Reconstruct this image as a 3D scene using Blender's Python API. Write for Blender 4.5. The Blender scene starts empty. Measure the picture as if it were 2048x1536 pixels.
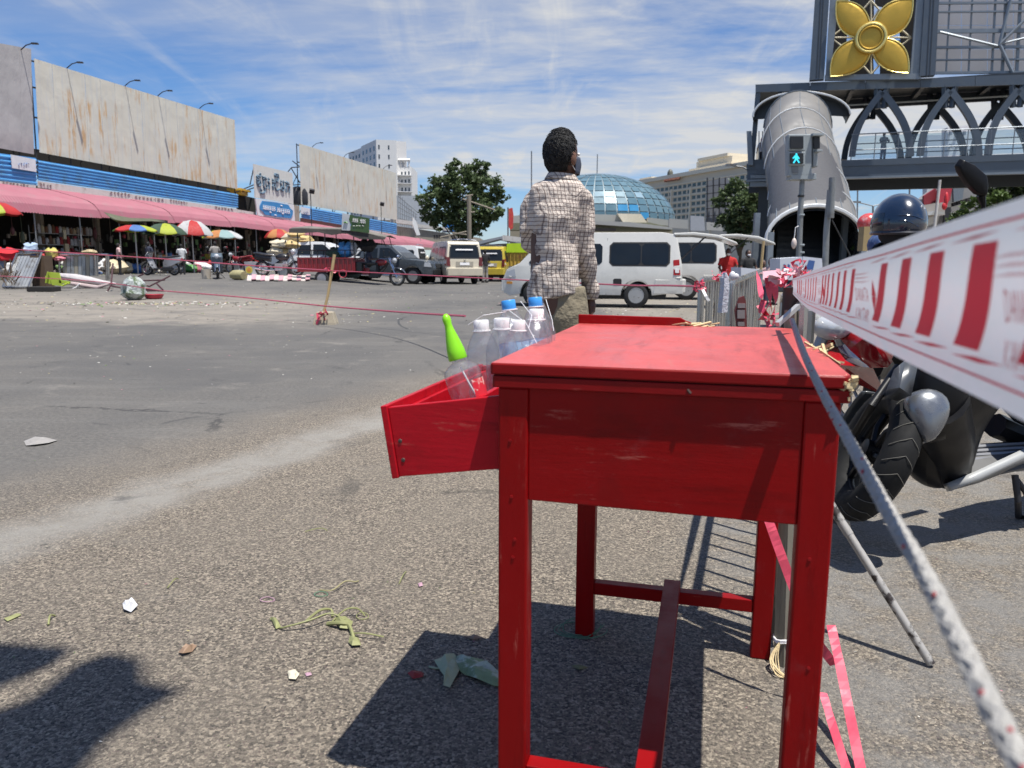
import bpy, bmesh, math, random
import numpy as np
from mathutils import Vector, Matrix, Euler
random.seed(7)
R = math.radians
SC = bpy.context.scene
COL = SC.collection

# ------------------------------------------------------------------ camera
FPX, CAMH, YHOR, ROLL = 1518.0, 1.05, 525.4, 0.0042       # focal length in px of a 2048 px wide picture
TH = math.atan((768 - YHOR) / FPX)
cam = bpy.data.cameras.new('camera')
cam.sensor_width = 36.0
cam.lens = FPX / 2048 * 36.0
cam.clip_start = 0.02
cam.clip_end = 3000
cam.dof.use_dof = True
cam.dof.focus_distance = 2.6
cam.dof.aperture_fstop = 8.0
camo = bpy.data.objects.new('camera', cam)
COL.objects.link(camo)
camo.matrix_world = Matrix.Translation((0, 0, CAMH)) @ Matrix.Rotation(math.pi/2 - TH, 4, 'X') @ Matrix.Rotation(ROLL, 4, 'Z')
SC.camera = camo

# ------------------------------------------------------------------ sun, sky, exposure
SUNV = Vector((0.207, -0.205, 1.0)).normalized()           # towards the sun
sun = bpy.data.lights.new('sun', 'SUN')
sun.energy = 5.0
sun.angle = R(0.53)
sun.color = (1.0, 0.965, 0.90)
suno = bpy.data.objects.new('sun', sun)
COL.objects.link(suno)
suno.rotation_euler = SUNV.to_track_quat('Z', 'Y').to_euler()
SC.view_settings.view_transform = 'Standard'
SC.view_settings.look = 'None'
SC.view_settings.exposure = 0.53
SC.cycles.transparent_max_bounces = 24
SC.view_settings.gamma = 1.0
SC.view_settings.use_curve_mapping = False

W = bpy.data.worlds.new('World')
SC.world = W
W.use_nodes = True
nt = W.node_tree
nt.nodes.clear()
def wn(t, **k):
    n = nt.nodes.new(t)
    for a, b in k.items(): setattr(n, a, b)
    return n
def wmath(op, a, b=None, clamp=False):
    n = wn('ShaderNodeMath', operation=op); n.use_clamp = clamp
    for i, x in enumerate((a, b)):
        if x is None: continue
        if isinstance(x, (int, float)): n.inputs[i].default_value = x
        else: nt.links.new(x, n.inputs[i])
    return n.outputs[0]
sky = wn('ShaderNodeTexSky', sky_type='NISHITA', sun_disc=False)
sky.sun_elevation = math.asin(SUNV.z)
sky.sun_rotation = math.atan2(SUNV.x, SUNV.y)
sky.air_density = 1.0; sky.dust_density = 0.1; sky.ozone_density = 1.6
tc = wn('ShaderNodeTexCoord')
sep = wn('ShaderNodeSeparateXYZ'); nt.links.new(tc.outputs['Generated'], sep.inputs[0])
zz = wmath('ADD', wmath('MAXIMUM', sep.outputs[2], 0.0), 0.16)
cx = wmath('DIVIDE', sep.outputs[0], zz); cy = wmath('DIVIDE', sep.outputs[1], zz)
cmb = wn('ShaderNodeCombineXYZ'); nt.links.new(cx, cmb.inputs[0]); nt.links.new(cy, cmb.inputs[1])
def cloud(scale, sx, sy, rot, lo, hi, det=9, dist=0.6, rough=0.6, loc=(0, 0, 0)):
    mp = wn('ShaderNodeMapping'); mp.inputs['Scale'].default_value = (sx, sy, 1); mp.inputs['Rotation'].default_value = (0, 0, rot)
    mp.inputs['Location'].default_value = loc
    nt.links.new(cmb.outputs[0], mp.inputs[0])
    nz = wn('ShaderNodeTexNoise'); nz.inputs['Scale'].default_value = scale; nz.inputs['Detail'].default_value = det
    nz.inputs['Roughness'].default_value = rough; nz.inputs['Distortion'].default_value = dist
    nt.links.new(mp.outputs[0], nz.inputs['Vector'])
    mr = wn('ShaderNodeMapRange'); mr.interpolation_type = 'SMOOTHSTEP'
    mr.inputs[1].default_value = lo; mr.inputs[2].default_value = hi
    nt.links.new(nz.outputs['Fac'], mr.inputs[0])
    return mr.outputs[0]
bank = cloud(0.55, 0.55, 1.3, 0.15, 0.44, 0.60, 10, 0.5, 0.62, (3.1, 1.7, 0))
wisp = cloud(1.5, 2.2, 0.45, -0.35, 0.48, 0.72, 8, 1.4, 0.6, (1.2, 5.0, 0))
rip = cloud(5.0, 0.7, 1.6, 0.2, 0.35, 0.75, 4, 0.4, 0.6)
# more cloud to the right and low down, clear blue up left
bias = wmath('ADD', wmath('MULTIPLY', sep.outputs[0], 0.95), 0.72)
lowb = wmath('MULTIPLY', wmath('SUBTRACT', 0.16, sep.outputs[2]), 2.6)
cov = wmath('ADD', wmath('MULTIPLY', bank, wmath('ADD', bias, wmath('MAXIMUM', lowb, 0.0)), True), wmath('MULTIPLY', wisp, wmath('ADD', wmath('MULTIPLY', sep.outputs[0], 0.35), 0.38)))
cov = wmath('MULTIPLY', cov, wmath('ADD', wmath('MULTIPLY', rip, 0.45), 0.70))
cov = wmath('MAXIMUM', cov, wmath('MULTIPLY', wmath('SUBTRACT', 0.11, sep.outputs[2]), 4.2), False)
cov = wmath('MINIMUM', cov, 0.96, True)
tint = wn('ShaderNodeMix', data_type='RGBA', blend_type='MULTIPLY'); tint.inputs[0].default_value = 1.0
nt.links.new(sky.outputs[0], tint.inputs[6]); tint.inputs[7].default_value = (0.88, 1.25, 1.75, 1)
mixc = wn('ShaderNodeMix', data_type='RGBA')
nt.links.new(cov, mixc.inputs[0]); nt.links.new(tint.outputs[2], mixc.inputs[6]); mixc.inputs[7].default_value = (9.6, 9.7, 9.8, 1)
bg = wn('ShaderNodeBackground'); bg.inputs[1].default_value = 0.050
nt.links.new(mixc.outputs[2], bg.inputs[0])
wo = wn('ShaderNodeOutputWorld'); nt.links.new(bg.outputs[0], wo.inputs[0])

# ------------------------------------------------------------------ picture px -> place in the world
def ray(px, py):
    a, b = px - 1024, py - 768
    c, s = math.cos(ROLL), math.sin(ROLL)
    a, b = a*c + b*s, -a*s + b*c
    return Vector((a/FPX, math.cos(TH) - b/FPX*math.sin(TH), -math.sin(TH) - b/FPX*math.cos(TH)))
C0 = Vector((0, 0, CAMH))
def AY(px, py, Y):
    d = ray(px, py); return C0 + d*(Y/d.y)
def AZ(px, py, z=0.0):
    d = ray(px, py); return C0 + d*((z - CAMH)/d.z)
def sst(a, b, x):
    t = min(1, max(0, (x-a)/(b-a))); return t*t*(3-2*t)
def terr(x, y):
    return 0.35*sst(21, 38, y)*sst(-4.5, -10, x)
def GZ(px, py):
    z = 0.0
    for _ in range(12):
        p = AZ(px, py, z); z = 0.5*z + 0.5*terr(p.x, p.y)
    return AZ(px, py, z)

# ------------------------------------------------------------------ objects
ORG = {}
def tag(o, label=None, cat=None, group=None, kind=None):
    if label: o['label'] = label
    if cat: o['category'] = cat
    if group: o['group'] = group
    if kind: o['kind'] = kind
    return o
def thing(name, loc, label, cat, group=None, rz=0.0):
    o = bpy.data.objects.new(name, None); COL.objects.link(o)
    o.location = Vector(loc); o.rotation_euler = (0, 0, rz); o.empty_display_size = 0.2
    ORG[o.name] = Vector(loc)
    return tag(o, label, cat, group)
def place(o, loc, rz=0.0, s=1.0, rx=0.0, ry=0.0):
    o.location = Vector(loc); o.rotation_euler = (rx, ry, rz); o.scale = (s, s, s); return o
def dup(root, loc, rz=0.0, s=1.0, label=None, group=None, cat=None):
    r = root.copy(); COL.objects.link(r); place(r, loc, rz, s)
    if label: r['label'] = label
    if group: r['group'] = group
    if cat: r['category'] = cat
    for ch in list(root.children):
        c = ch.copy(); COL.objects.link(c); c.parent = r
        for g in list(ch.children):
            d = g.copy(); COL.objects.link(d); d.parent = c
    return r
def recolor(root, old, new):
    for o in [root] + list(root.children_recursive):
        for sl in getattr(o, 'material_slots', []):
            if sl.material == old:
                sl.link = 'OBJECT'; sl.material = new

class MB:
    def __init__(s): s.v = []; s.f = []; s.mi = []; s.cur = 0
    def add(s, vs, fs):
        b = len(s.v); s.v += [Vector(x) for x in vs]
        for f in fs: s.f.append([i+b for i in f]); s.mi.append(s.cur)
    def box(s, c, sz, M=None):
        c = Vector(c); x, y, z = [q/2 for q in sz]
        vs = [Vector((i, j, k)) for i in (-x, x) for j in (-y, y) for k in (-z, z)]
        if M is not None: vs = [M @ q for q in vs]
        s.add([c+q for q in vs], [(0,1,3,2),(4,6,7,5),(0,4,5,1),(2,3,7,6),(0,2,6,4),(1,5,7,3)]); return s
    def prism(s, pts, vec):
        n = len(pts); p = [Vector(q) for q in pts]; v = Vector(vec)
        s.add(p + [q+v for q in p], [tuple(range(n))[::-1], tuple(range(n, 2*n))] + [(i, (i+1) % n, n+(i+1) % n, n+i) for i in range(n)]); return s
    def loft(s, secs, cap=True, closed=True):
        n = len(secs[0]); b = []
        vs = [q for sec in secs for q in sec]; fs = []
        for i in range(len(secs)-1):
            for j in range(n if closed else n-1):
                a, c = i*n+j, i*n+(j+1) % n
                fs.append((a, c, c+n, a+n))
        if cap and closed: fs += [tuple(range(n))[::-1], tuple(range((len(secs)-1)*n, len(secs)*n))]
        s.add(vs, fs); return s
    def tube(s, pts, r, seg=8, ry=None, up=(0, 0, 1), cap=True, closed=False):
        P = [Vector(p) for p in pts]; n = len(P)
        rr = r if isinstance(r, (list, tuple)) else [r]*n
        ry = rr if ry is None else (ry if isinstance(ry, (list, tuple)) else [ry]*n)
        secs = []; prev = None
        for i, p in enumerate(P):
            if closed: t = P[(i+1) % n]-P[i-1]
            else: t = (P[min(i+1, n-1)]-P[max(i-1, 0)])
            t = t.normalized() if t.length > 1e-9 else Vector((0, 0, 1))
            u = Vector(up) if prev is None else prev
            u = u - t*u.dot(t)
            if u.length < 1e-3: u = Vector((1, 0, 0)) - t*t.x
            u.normalize(); prev = u; w = t.cross(u)
            secs.append([p + w*(rr[i]*math.cos(2*math.pi*k/seg)) + u*(ry[i]*math.sin(2*math.pi*k/seg)) for k in range(seg)])
        if closed: secs.append(secs[0])
        s.loft(secs, cap and not closed); return s
    def lathe(s, prof, seg=20, M=None):
        M = M or Matrix.Identity(4); secs = []
        for r, z in prof:
            secs.append([M @ Vector((r*math.cos(2*math.pi*k/seg), r*math.sin(2*math.pi*k/seg), z)) for k in range(seg)])
        s.loft(secs); return s
    def ball(s, c, r, seg=14, rings=8, M=None):
        rx, ry, rz = r if isinstance(r, (tuple, list)) else (r, r, r)
        c = Vector(c); secs = []
        for i in range(rings+1):
            a = math.pi*(i/rings) ; a = min(max(a, 0.04), math.pi-0.04)
            sec = [Vector((rx*math.sin(a)*math.cos(2*math.pi*k/seg), ry*math.sin(a)*math.sin(2*math.pi*k/seg), -rz*math.cos(a))) for k in range(seg)]
            if M is not None: sec = [M @ q for q in sec]
            secs.append([c+q for q in sec])
        s.loft(secs); return s
    def grid(s, fn, nu, nv):
        vs = [fn(i/nu, j/nv) for i in range(nu+1) for j in range(nv+1)]
        fs = [(i*(nv+1)+j, (i+1)*(nv+1)+j, (i+1)*(nv+1)+j+1, i*(nv+1)+j+1) for i in range(nu) for j in range(nv)]
        s.add(vs, fs); return s
    def quad(s, a, b, c, d): s.add([a, b, c, d], [(0, 1, 2, 3)]); return s
    def build(s, name, mat, parent=None, smooth=False, bevel=0, seg=2, solid=0, remesh=0, sub=0, smod=0, label=None):
        me = bpy.data.meshes.new(name)
        if parent is not None: org = ORG.get(parent.name, Vector((0, 0, 0)))
        else:
            a = np.array([tuple(q) for q in s.v]); org = Vector((a[:, 0].mean(), a[:, 1].mean(), a[:, 2].min()))
        me.from_pydata([tuple(q-org) for q in s.v], [], s.f)
        for m in (mat if isinstance(mat, (list, tuple)) else [mat]): me.materials.append(m)
        if max(s.mi, default=0) > 0: me.polygons.foreach_set('material_index', s.mi)
        if smooth: me.polygons.foreach_set('use_smooth', [True]*len(me.polygons))
        me.update()
        bm = bmesh.new(); bm.from_mesh(me); bmesh.ops.recalc_face_normals(bm, faces=bm.faces); bm.to_mesh(me); bm.free()
        if smooth and not remesh:
            try: me.set_sharp_from_angle(angle=R(42))
            except Exception: pass
        o = bpy.data.objects.new(name, me); COL.objects.link(o)
        if parent is not None: o.parent = parent
        else: o.location = org
        ORG[o.name] = org
        if solid:
            m = o.modifiers.new('solid', 'SOLIDIFY'); m.thickness = solid; m.offset = 0
        if remesh:
            m = o.modifiers.new('remesh', 'REMESH'); m.mode = 'VOXEL'; m.voxel_size = remesh; m.use_smooth_shade = True
        if smod:
            m = o.modifiers.new('smooth', 'SMOOTH'); m.factor = 0.5; m.iterations = smod
        if bevel:
            m = o.modifiers.new('bevel', 'BEVEL'); m.width = bevel; m.segments = seg; m.limit_method = 'ANGLE'; m.angle_limit = R(35)
        if sub:
            m = o.modifiers.new('sub', 'SUBSURF'); m.levels = sub; m.render_levels = sub
        if label: o['label'] = label
        return o
def inst(name, me_obj, parent, loc, rot=(0, 0, 0), sc=(1, 1, 1), mat=None):
    o = bpy.data.objects.new(name, me_obj.data); COL.objects.link(o); o.parent = parent
    o.location = loc; o.rotation_euler = rot; o.scale = sc
    if mat: o.material_slots[0].link = 'OBJECT'; o.material_slots[0].material = mat
    return o
def axM(loc, zdir, xdir=(1, 0, 0)):
    z = Vector(zdir).normalized(); x = Vector(xdir); x = (x - z*x.dot(z))
    if x.length < 1e-4: x = Vector((0, 1, 0)) - z*z.y
    x.normalize(); y = z.cross(x)
    M = Matrix.Identity(4)
    for i in range(3): M[i][0] = x[i]; M[i][1] = y[i]; M[i][2] = z[i]; M[i][3] = Vector(loc)[i]
    return M

# ------------------------------------------------------------------ materials
MATS = {}
class NT:
    def __init__(s, name):
        s.m = bpy.data.materials.new(name); s.m.use_nodes = True; s.t = s.m.node_tree; s.n = s.t.nodes; s.n.clear()
        s.out = s.n.new('ShaderNodeOutputMaterial'); s.b = s.n.new('ShaderNodeBsdfPrincipled'); s.t.links.new(s.b.outputs[0], s.out.inputs[0])
        s.tc = s.n.new('ShaderNodeTexCoord')
    def L(s, a, b): s.t.links.new(a, b)
    def map(s, sc=(1, 1, 1), rot=(0, 0, 0), src='Object', loc=(0, 0, 0)):
        m = s.n.new('ShaderNodeMapping'); m.inputs['Scale'].default_value = sc; m.inputs['Rotation'].default_value = rot; m.inputs['Location'].default_value = loc
        if src == 'World':
            g = s.n.new('ShaderNodeNewGeometry'); s.L(g.outputs['Position'], m.inputs[0])
        else: s.L(s.tc.outputs[src], m.inputs[0])
        return m.outputs[0]
    def noise(s, vec, scale, det=4, rough=0.55, dist=0.0):
        n = s.n.new('ShaderNodeTexNoise'); n.inputs['Scale'].default_value = scale; n.inputs['Detail'].default_value = det
        n.inputs['Roughness'].default_value = rough; n.inputs['Distortion'].default_value = dist
        s.L(vec, n.inputs['Vector']); return n.outputs['Fac']
    def voro(s, vec, scale, feature='F1', out='Distance', rnd=1.0):
        n = s.n.new('ShaderNodeTexVoronoi'); n.feature = feature; n.inputs['Scale'].default_value = scale; n.inputs['Randomness'].default_value = rnd
        s.L(vec, n.inputs['Vector']); return n.outputs[out]
    def rng(s, x, a, b, c=0.0, d=1.0, smooth=True):
        n = s.n.new('ShaderNodeMapRange'); n.interpolation_type = 'SMOOTHSTEP' if smooth else 'LINEAR'
        n.inputs[1].default_value = a; n.inputs[2].default_value = b; n.inputs[3].default_value = c; n.inputs[4].default_value = d
        s.L(x, n.inputs[0]); return n.outputs[0]
    def math(s, op, a, b=None, clamp=False):
        n = s.n.new('ShaderNodeMath'); n.operation = op; n.use_clamp = clamp
        for i, x in enumerate((a, b)):
            if x is None: continue
            if isinstance(x, (int, float)): n.inputs[i].default_value = x
            else: s.L(x, n.inputs[i])
        return n.outputs[0]
    def mix(s, f, a, b, blend='MIX'):
        n = s.n.new('ShaderNodeMix'); n.data_type = 'RGBA'; n.blend_type = blend
        if isinstance(f, (int, float)): n.inputs[0].default_value = f
        else: s.L(f, n.inputs[0])
        for k, x in ((6, a), (7, b)):
            if isinstance(x, (tuple, list)): n.inputs[k].default_value = (*x[:3], 1)
            else: s.L(x, n.inputs[k])
        return n.outputs[2]
    def sepx(s, v):
        n = s.n.new('ShaderNodeSeparateXYZ'); s.L(v, n.inputs[0]); return n.outputs
    def bump(s, h, strength=0.3, dist=0.01, nrm=None):
        n = s.n.new('ShaderNodeBump'); n.inputs['Strength'].default_value = strength; n.inputs['Distance'].default_value = dist
        s.L(h, n.inputs['Height'])
        if nrm is not None: s.L(nrm, n.inputs['Normal'])
        return n.outputs[0]
    def fin(s, col=None, rough=None, nrm=None, metal=None, spec=None):
        for k, x in (('Base Color', col), ('Roughness', rough), ('Metallic', metal), ('Specular IOR Level', spec)):
            if x is None: continue
            if isinstance(x, (int, float)): s.b.inputs[k].default_value = x
            elif isinstance(x, (tuple, list)): s.b.inputs[k].default_value = (*x[:3], 1)
            else: s.L(x, s.b.inputs[k])
        if nrm is not None: s.L(nrm, s.b.inputs['Normal'])
        return s.m
def mat(name, col, rough=0.6, metal=0.0, var=0.18, sc=4.0, bump=0.0, bsc=60.0, bd=0.004, coat=0.0, spec=0.5, dirt=None, dsc=3.0, dlo=0.5, dhi=0.75, stretch=(1, 1, 1), trans=0.0):
    if name in MATS: return MATS[name]
    t = NT(name); v = t.map(stretch)
    n = t.noise(v, sc, 5, 0.6)
    c = t.mix(n, tuple(x*(1-var) for x in col), tuple(min(1, x*(1+var)) for x in col))
    if dirt is not None:
        d = t.rng(t.noise(t.map(stretch, loc=(3, 7, 1)), dsc, 8, 0.65), dlo, dhi)
        c = t.mix(d, c, dirt)
    nr = t.bump(t.noise(v, bsc, 4, 0.6), bump, bd) if bump else None
    t.fin(c, t.rng(t.noise(v, sc*2.3, 3), 0.3, 0.7, max(0.02, rough-0.08), min(1, rough+0.08)), nr, metal, spec)
    t.b.inputs['Coat Weight'].default_value = coat; t.b.inputs['Coat Roughness'].default_value = 0.08
    if trans: t.b.inputs['Transmission Weight'].default_value = trans
    MATS[name] = t.m
    return t.m
# ------------------------------------------------------------------ ground
def m_ground():
    t = NT('asphalt_ground'); P = t.map((1, 1, 1), src='World'); s = t.sepx(P)
    # line of the worn pale strip: from (-1.9,2.6) towards (-0.8,5.8)
    warp = t.math('MULTIPLY', t.math('SUBTRACT', t.noise(P, 1.6, 5, 0.6), 0.5), 0.55)
    d = t.math('ADD', t.math('ADD', t.math('MULTIPLY', s[0], -0.915), t.math('MULTIPLY', s[1], 0.404)), -2.93)
    d = t.math('ADD', d, warp)
    coarse = t.rng(d, -0.10, 1.1, 1.0, 0.0)
    bandl = t.rng(t.math('ABSOLUTE', t.math('ADD', d, 0.10)), 0.06, 0.34, 1.0, 0.0)
    grit = t.voro(P, 150, 'F1', 'Distance'); gcol = t.voro(P, 150, 'F1', 'Color')
    grit2 = t.voro(P, 170, 'F1', 'Distance'); fine = t.noise(P, 240, 3, 0.7); med = t.noise(P, 38, 6, 0.7); big = t.noise(P, 2.2, 6, 0.6); huge = t.noise(P, 0.35, 6, 0.6, 0.4)
    gs = t.sepx(gcol)
    hi = t.noise(P, 84, 9, 0.78, 0.2); vf = t.noise(P, 190, 4, 0.75)
    val = t.math('ADD', t.math('ADD', t.math('MULTIPLY', gs[0], 0.26), t.math('MULTIPLY', hi, 0.62)), t.math('MULTIPLY', vf, 0.42))
    c1 = t.mix(t.rng(val, 0.46, 0.66), (0.046, 0.041, 0.037), (0.215, 0.182, 0.143))
    c1 = t.mix(t.rng(val, 0.64, 0.86), c1, (0.56, 0.475, 0.365))
    c1 = t.mix(t.math('MULTIPLY', t.rng(gs[1], 0.80, 0.92), t.rng(grit, 0.45, 0.2)), c1, (0.15, 0.10, 0.10))
    c1 = t.mix(t.rng(big, 0.38, 0.68, 0.0, 0.35), c1, (0.235, 0.205, 0.165))
    # smoother, darker traffic asphalt
    st = t.noise(t.map((0.35, 2.6, 1), (0, 0, 0.12), 'World'), 1.4, 8, 0.68, 0.6)
    c2 = t.mix(t.rng(med, 0.3, 0.75), (0.080, 0.075, 0.069), (0.165, 0.154, 0.138))
    c2 = t.mix(t.rng(st, 0.45, 0.75, 0.0, 0.40), c2, (0.175, 0.168, 0.155))
    c2 = t.mix(t.rng(huge, 0.42, 0.62, 0.0, 0.5), c2, (0.065, 0.065, 0.066))
    c2 = t.mix(t.rng(fine, 0.45, 0.8, 0.0, 0.5), c2, (0.175, 0.17, 0.16))
    c = t.mix(coarse, c2, c1)
    c = t.mix(t.math('MULTIPLY', bandl, t.rng(t.noise(P, 5, 8, 0.75), 0.25, 0.62, 0.25, 0.85)), c, (0.36, 0.34, 0.305))
    # dust and trodden dirt: far left by the market, and by the vans
    dl = t.math('ADD', t.math('MULTIPLY', s[1], 1.0), t.math('MULTIPLY', s[0], 0.20)); dl = t.math('ADD', dl, t.math('MULTIPLY', warp, 6.0))
    dust = t.math('MULTIPLY', t.rng(dl, 11.0, 12.6), t.math('MULTIPLY', t.rng(dl, 17.5, 26.0, 1.0, 0.0), t.rng(s[0], -5.5, -2.0, 1.0, 0.0)))
    dr = t.math('MULTIPLY', t.rng(s[0], 1.6, 2.6), t.math('MULTIPLY', t.rng(s[1], 7.5, 10.5), t.rng(s[1], 24, 30, 1.0, 0.0)))
    dust = t.math('MAXIMUM', dust, dr)
    dcol = t.mix(t.noise(P, 3.0, 8, 0.7), (0.17, 0.152, 0.128), (0.30, 0.268, 0.225))
    c = t.mix(t.math('MULTIPLY', dust, t.rng(t.noise(P, 1.1, 8, 0.7), 0.28, 0.6, 0.35, 1.0)), c, dcol)
    # worn pale concrete under the fence, right foreground
    rp = t.math('MULTIPLY', t.rng(t.math('ADD', s[0], t.math('MULTIPLY', warp, 1.2)), 0.55, 0.95), t.rng(s[1], 4.5, 7.0, 1.0, 0.0))
    c = t.mix(t.math('MULTIPLY', rp, t.rng(t.noise(P, 4.3, 8, 0.75), 0.36, 0.62, 0.05, 0.75)), c, (0.27, 0.262, 0.248))
    # stains
    c = t.mix(t.rng(t.noise(P, 0.9, 7, 0.7, 1.0), 0.60, 0.72, 0.0, 0.45), c, (0.045, 0.044, 0.044))
    stain = t.rng(t.noise(P, 2.6, 5, 0.6, 0.6), 0.63, 0.72, 0.0, 0.5)
    c = t.mix(stain, c, (0.035, 0.035, 0.038))
    h = t.math('ADD', t.math('MULTIPLY', t.math('SUBTRACT', 1.0, grit), 0.5), t.math('MULTIPLY', val, 1.3))
    h = t.math('MULTIPLY', t.math('ADD', h, t.math('MULTIPLY', med, 1.2)), t.rng(coarse, 0, 1, 0.35, 1.0))
    # oil drips and patches
    oil = t.rng(t.noise(t.map((1, 1, 1), src='World', loc=(7, 2, 0)), 6.5, 5, .6, .8), .66, .74, 0.0, 0.55); c = t.mix(oil, c, (0.032, 0.030, 0.028))
    lp_ = t.rng(t.noise(t.map((1, 1, 1), src='World', loc=(1, 8, 0)), 1.7, 8, .7, .5), .56, .70, 0.0, 0.35); c = t.mix(lp_, c, (0.27, 0.245, 0.21))
    # fine cracks in the asphalt
    cr = t.voro(t.map((1, 1, 1), src='World', loc=(.3, .7, 0)), 0.42, 'DISTANCE_TO_EDGE'); crd = t.math('ADD', cr, t.math('MULTIPLY', t.math('SUBTRACT', t.noise(P, 5, 6, .7), .5), .10))
    ck = t.math('MULTIPLY', t.rng(t.math('ABSOLUTE', crd), 0.0, 0.010, 1.0, 0.0), t.rng(t.noise(P, .5, 3), .5, .62)); c = t.mix(t.math('MULTIPLY', ck, .7), c, (0.03, 0.03, 0.03))
    nr = t.bump(h, 0.95, 0.012)
    nr = t.bump(fine, 0.35, 0.002, nr)
    return t.fin(c, t.rng(med, 0.3, 0.8, 0.72, 0.92), nr, None, 0.35)
def axis(lo, hi, near, g=1.28, c=0.0, lim=1e9):
    a = [c]; st = near
    while a[-1] < hi: a.append(min(hi, a[-1]+st)); st *= g
    b = [c]; st = near
    while b[-1] > lo: b.append(max(lo, b[-1]-st)); st *= g
    return sorted(set(a+b))
xs = sorted(set(axis(-900, 900, 1.5, 1.25) + [x*0.5 for x in range(-50, -6)])); ys = sorted(set(axis(-60, 1500, 1.5, 1.2, 5.0) + [20+k for k in range(22)]))
mb = MB(); mb.add([(x, y, terr(x, y)) for x in xs for y in ys], [(i*len(ys)+j, (i+1)*len(ys)+j, (i+1)*len(ys)+j+1, i*len(ys)+j+1) for i in range(len(xs)-1) for j in range(len(ys)-1)])
tag(mb.build('ground', m_ground(), smooth=True), kind='structure')
# ------------------------------------------------------------------ red desk
def m_redwood(name, grain=(1, 1, 1), base=(0.225, 0.0020, 0.0030), worn=0.5, rough=0.32, spec=0.16):
    t = NT(name); v = t.map(grain); o = t.map((1, 1, 1))
    g = t.noise(v, 22, 8, 0.7, 0.3); g2 = t.noise(v, 5, 4, 0.6); sp = t.noise(o, 9, 7, 0.7)
    c = t.mix(g2, tuple(x*0.78 for x in base), tuple(x*1.2 for x in base))
    c = t.mix(t.rng(g, 0.50, 0.72, 0.0, 0.6), c, tuple(x*.42 for x in base)); big_ = t.noise(o, 3.2, 6, 0.65); c = t.mix(t.rng(big_, 0.52, 0.70, 0.0, 0.55), c, tuple(x*.55+.004 for x in base))
    c = t.mix(t.math('MULTIPLY', t.rng(sp, 0.56, 0.74), worn), c, (0.20, 0.035, 0.035))
    scr = t.rng(t.noise(t.map(tuple(q*1.0 for q in grain), loc=(5, 2, 8)), 46, 6, 0.7), 0.60, 0.68, 0.0, 0.55)
    c = t.mix(t.math('MULTIPLY', scr, t.rng(sp, .42, .6)), c, (0.42, 0.13, 0.10)); chip = t.rng(t.noise(t.map((1, 1, 1), loc=(9, 3, 4)), 34, 6, .75), .70, .73); c = t.mix(t.math('MULTIPLY', chip, t.rng(big_, .45, .6)), c, (0.045, 0.012, 0.012))
    dots = t.rng(t.noise(o, 75, 2, 0.5), 0.77, 0.80)
    c = t.mix(dots, c, (0.06, 0.02, 0.02))
    nr = t.bump(g, 0.35, 0.003); nr = t.bump(t.noise(o, 12, 5, 0.6), 0.12, 0.006, nr); nr = t.bump(dots, -0.5, 0.002, nr)
    return t.fin(c, t.rng(sp, 0.35, 0.75, rough, rough+0.25), nr, 0.0, spec)
DX, DY, DYAW = -0.0371, 1.235, 0.2557
DW, DL, DH = 0.5538, 0.8711, 0.888
cu = Vector((math.cos(DYAW), -math.sin(DYAW), 0)); cv = Vector((math.sin(DYAW), math.cos(DYAW), 0)); cz = Vector((0, 0, 1))
def DP(u, v, z): return Vector((DX, DY, 0)) + cu*u + cv*v + cz*z
redU = m_redwood('red_paint_grain_across', (0.12, 1, 1)); redV = m_redwood('red_paint_grain_along', (1, 0.12, 1)); redZ = m_redwood('red_paint_upright', (1, 1, 0.12))
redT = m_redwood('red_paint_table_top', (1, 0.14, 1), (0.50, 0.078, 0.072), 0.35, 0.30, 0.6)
redD = m_redwood('red_paint_worn_edge', (0.12, 1, 1), (0.20, 0.004, 0.005), 1.0, 0.38)
rawwood = mat('raw_splintered_wood', (0.55, 0.43, 0.24), 0.85, var=0.3, sc=40, bump=0.8, bsc=120)
iron = mat('nail_iron', (0.10, 0.07, 0.06), 0.5, 0.6)
desk = thing('red_desk', DP(0.28, 0.43, 0), 'red painted wooden desk with an open side drawer of plastic bottles, in the foreground', 'desk', rz=-DYAW)
ORG[desk.name] = Vector((0, 0, 0))            # parts below are written in the desk's own axes (u, v, z), origin at its front left corner
desk.location = (DX, DY, 0)
def dbox(name, u0, u1, v0, v1, z0, z1, m, bevel=0.0025, parent=desk, label=None, jit=0.0):
    b = MB(); b.box(((u0+u1)/2, (v0+v1)/2, (z0+z1)/2), (u1-u0, v1-v0, z1-z0))
    return b.build(name, m, parent, bevel=bevel, label=label)
OI, OF, LW = 0.012, 0.0095, 0.0513
LEGZ = DH - 0.041
VL = 0.820
for u0 in (OI, DW-OI-LW+0.0):
    for v0, z0 in ((OF, 0.0), (VL, 0.0)):
        dbox('leg', u0, u0+LW, v0, v0+LW*0.8, z0, LEGZ, redZ, 0.004)
AP = 0.655
def slant(name, pts, vec, m, parent=desk, bevel=0.002, label=None):
    b = MB(); b.prism(pts, vec); return b.build(name, m, parent, bevel=bevel, label=label)
slant('end_panel', [(OI+LW, OF+0.004, AP), (DW-OI-LW, OF+0.004, AP-0.004), (DW-OI-LW, OF+0.004, LEGZ), (OI+LW, OF+0.004, LEGZ)], (0, 0.018, 0), redU, label='front end panel of the desk')
dbox('end_panel', OI+LW, DW-OI-LW, VL+0.012, VL+0.030, 0.70, LEGZ, redU)
dbox('side_panel', DW-OI-0.022, DW-OI-0.004, OF+LW*0.8, VL, 0.66, LEGZ, redV)
dbox('side_panel', OI+0.004, OI+0.020, OF+LW*0.8, VL, 0.66, 0.700, redV)
dbox('desk_floor', OI+0.022, DW-OI-0.024, OF+0.024, VL+0.010, 0.664, 0.676, redV)
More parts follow.
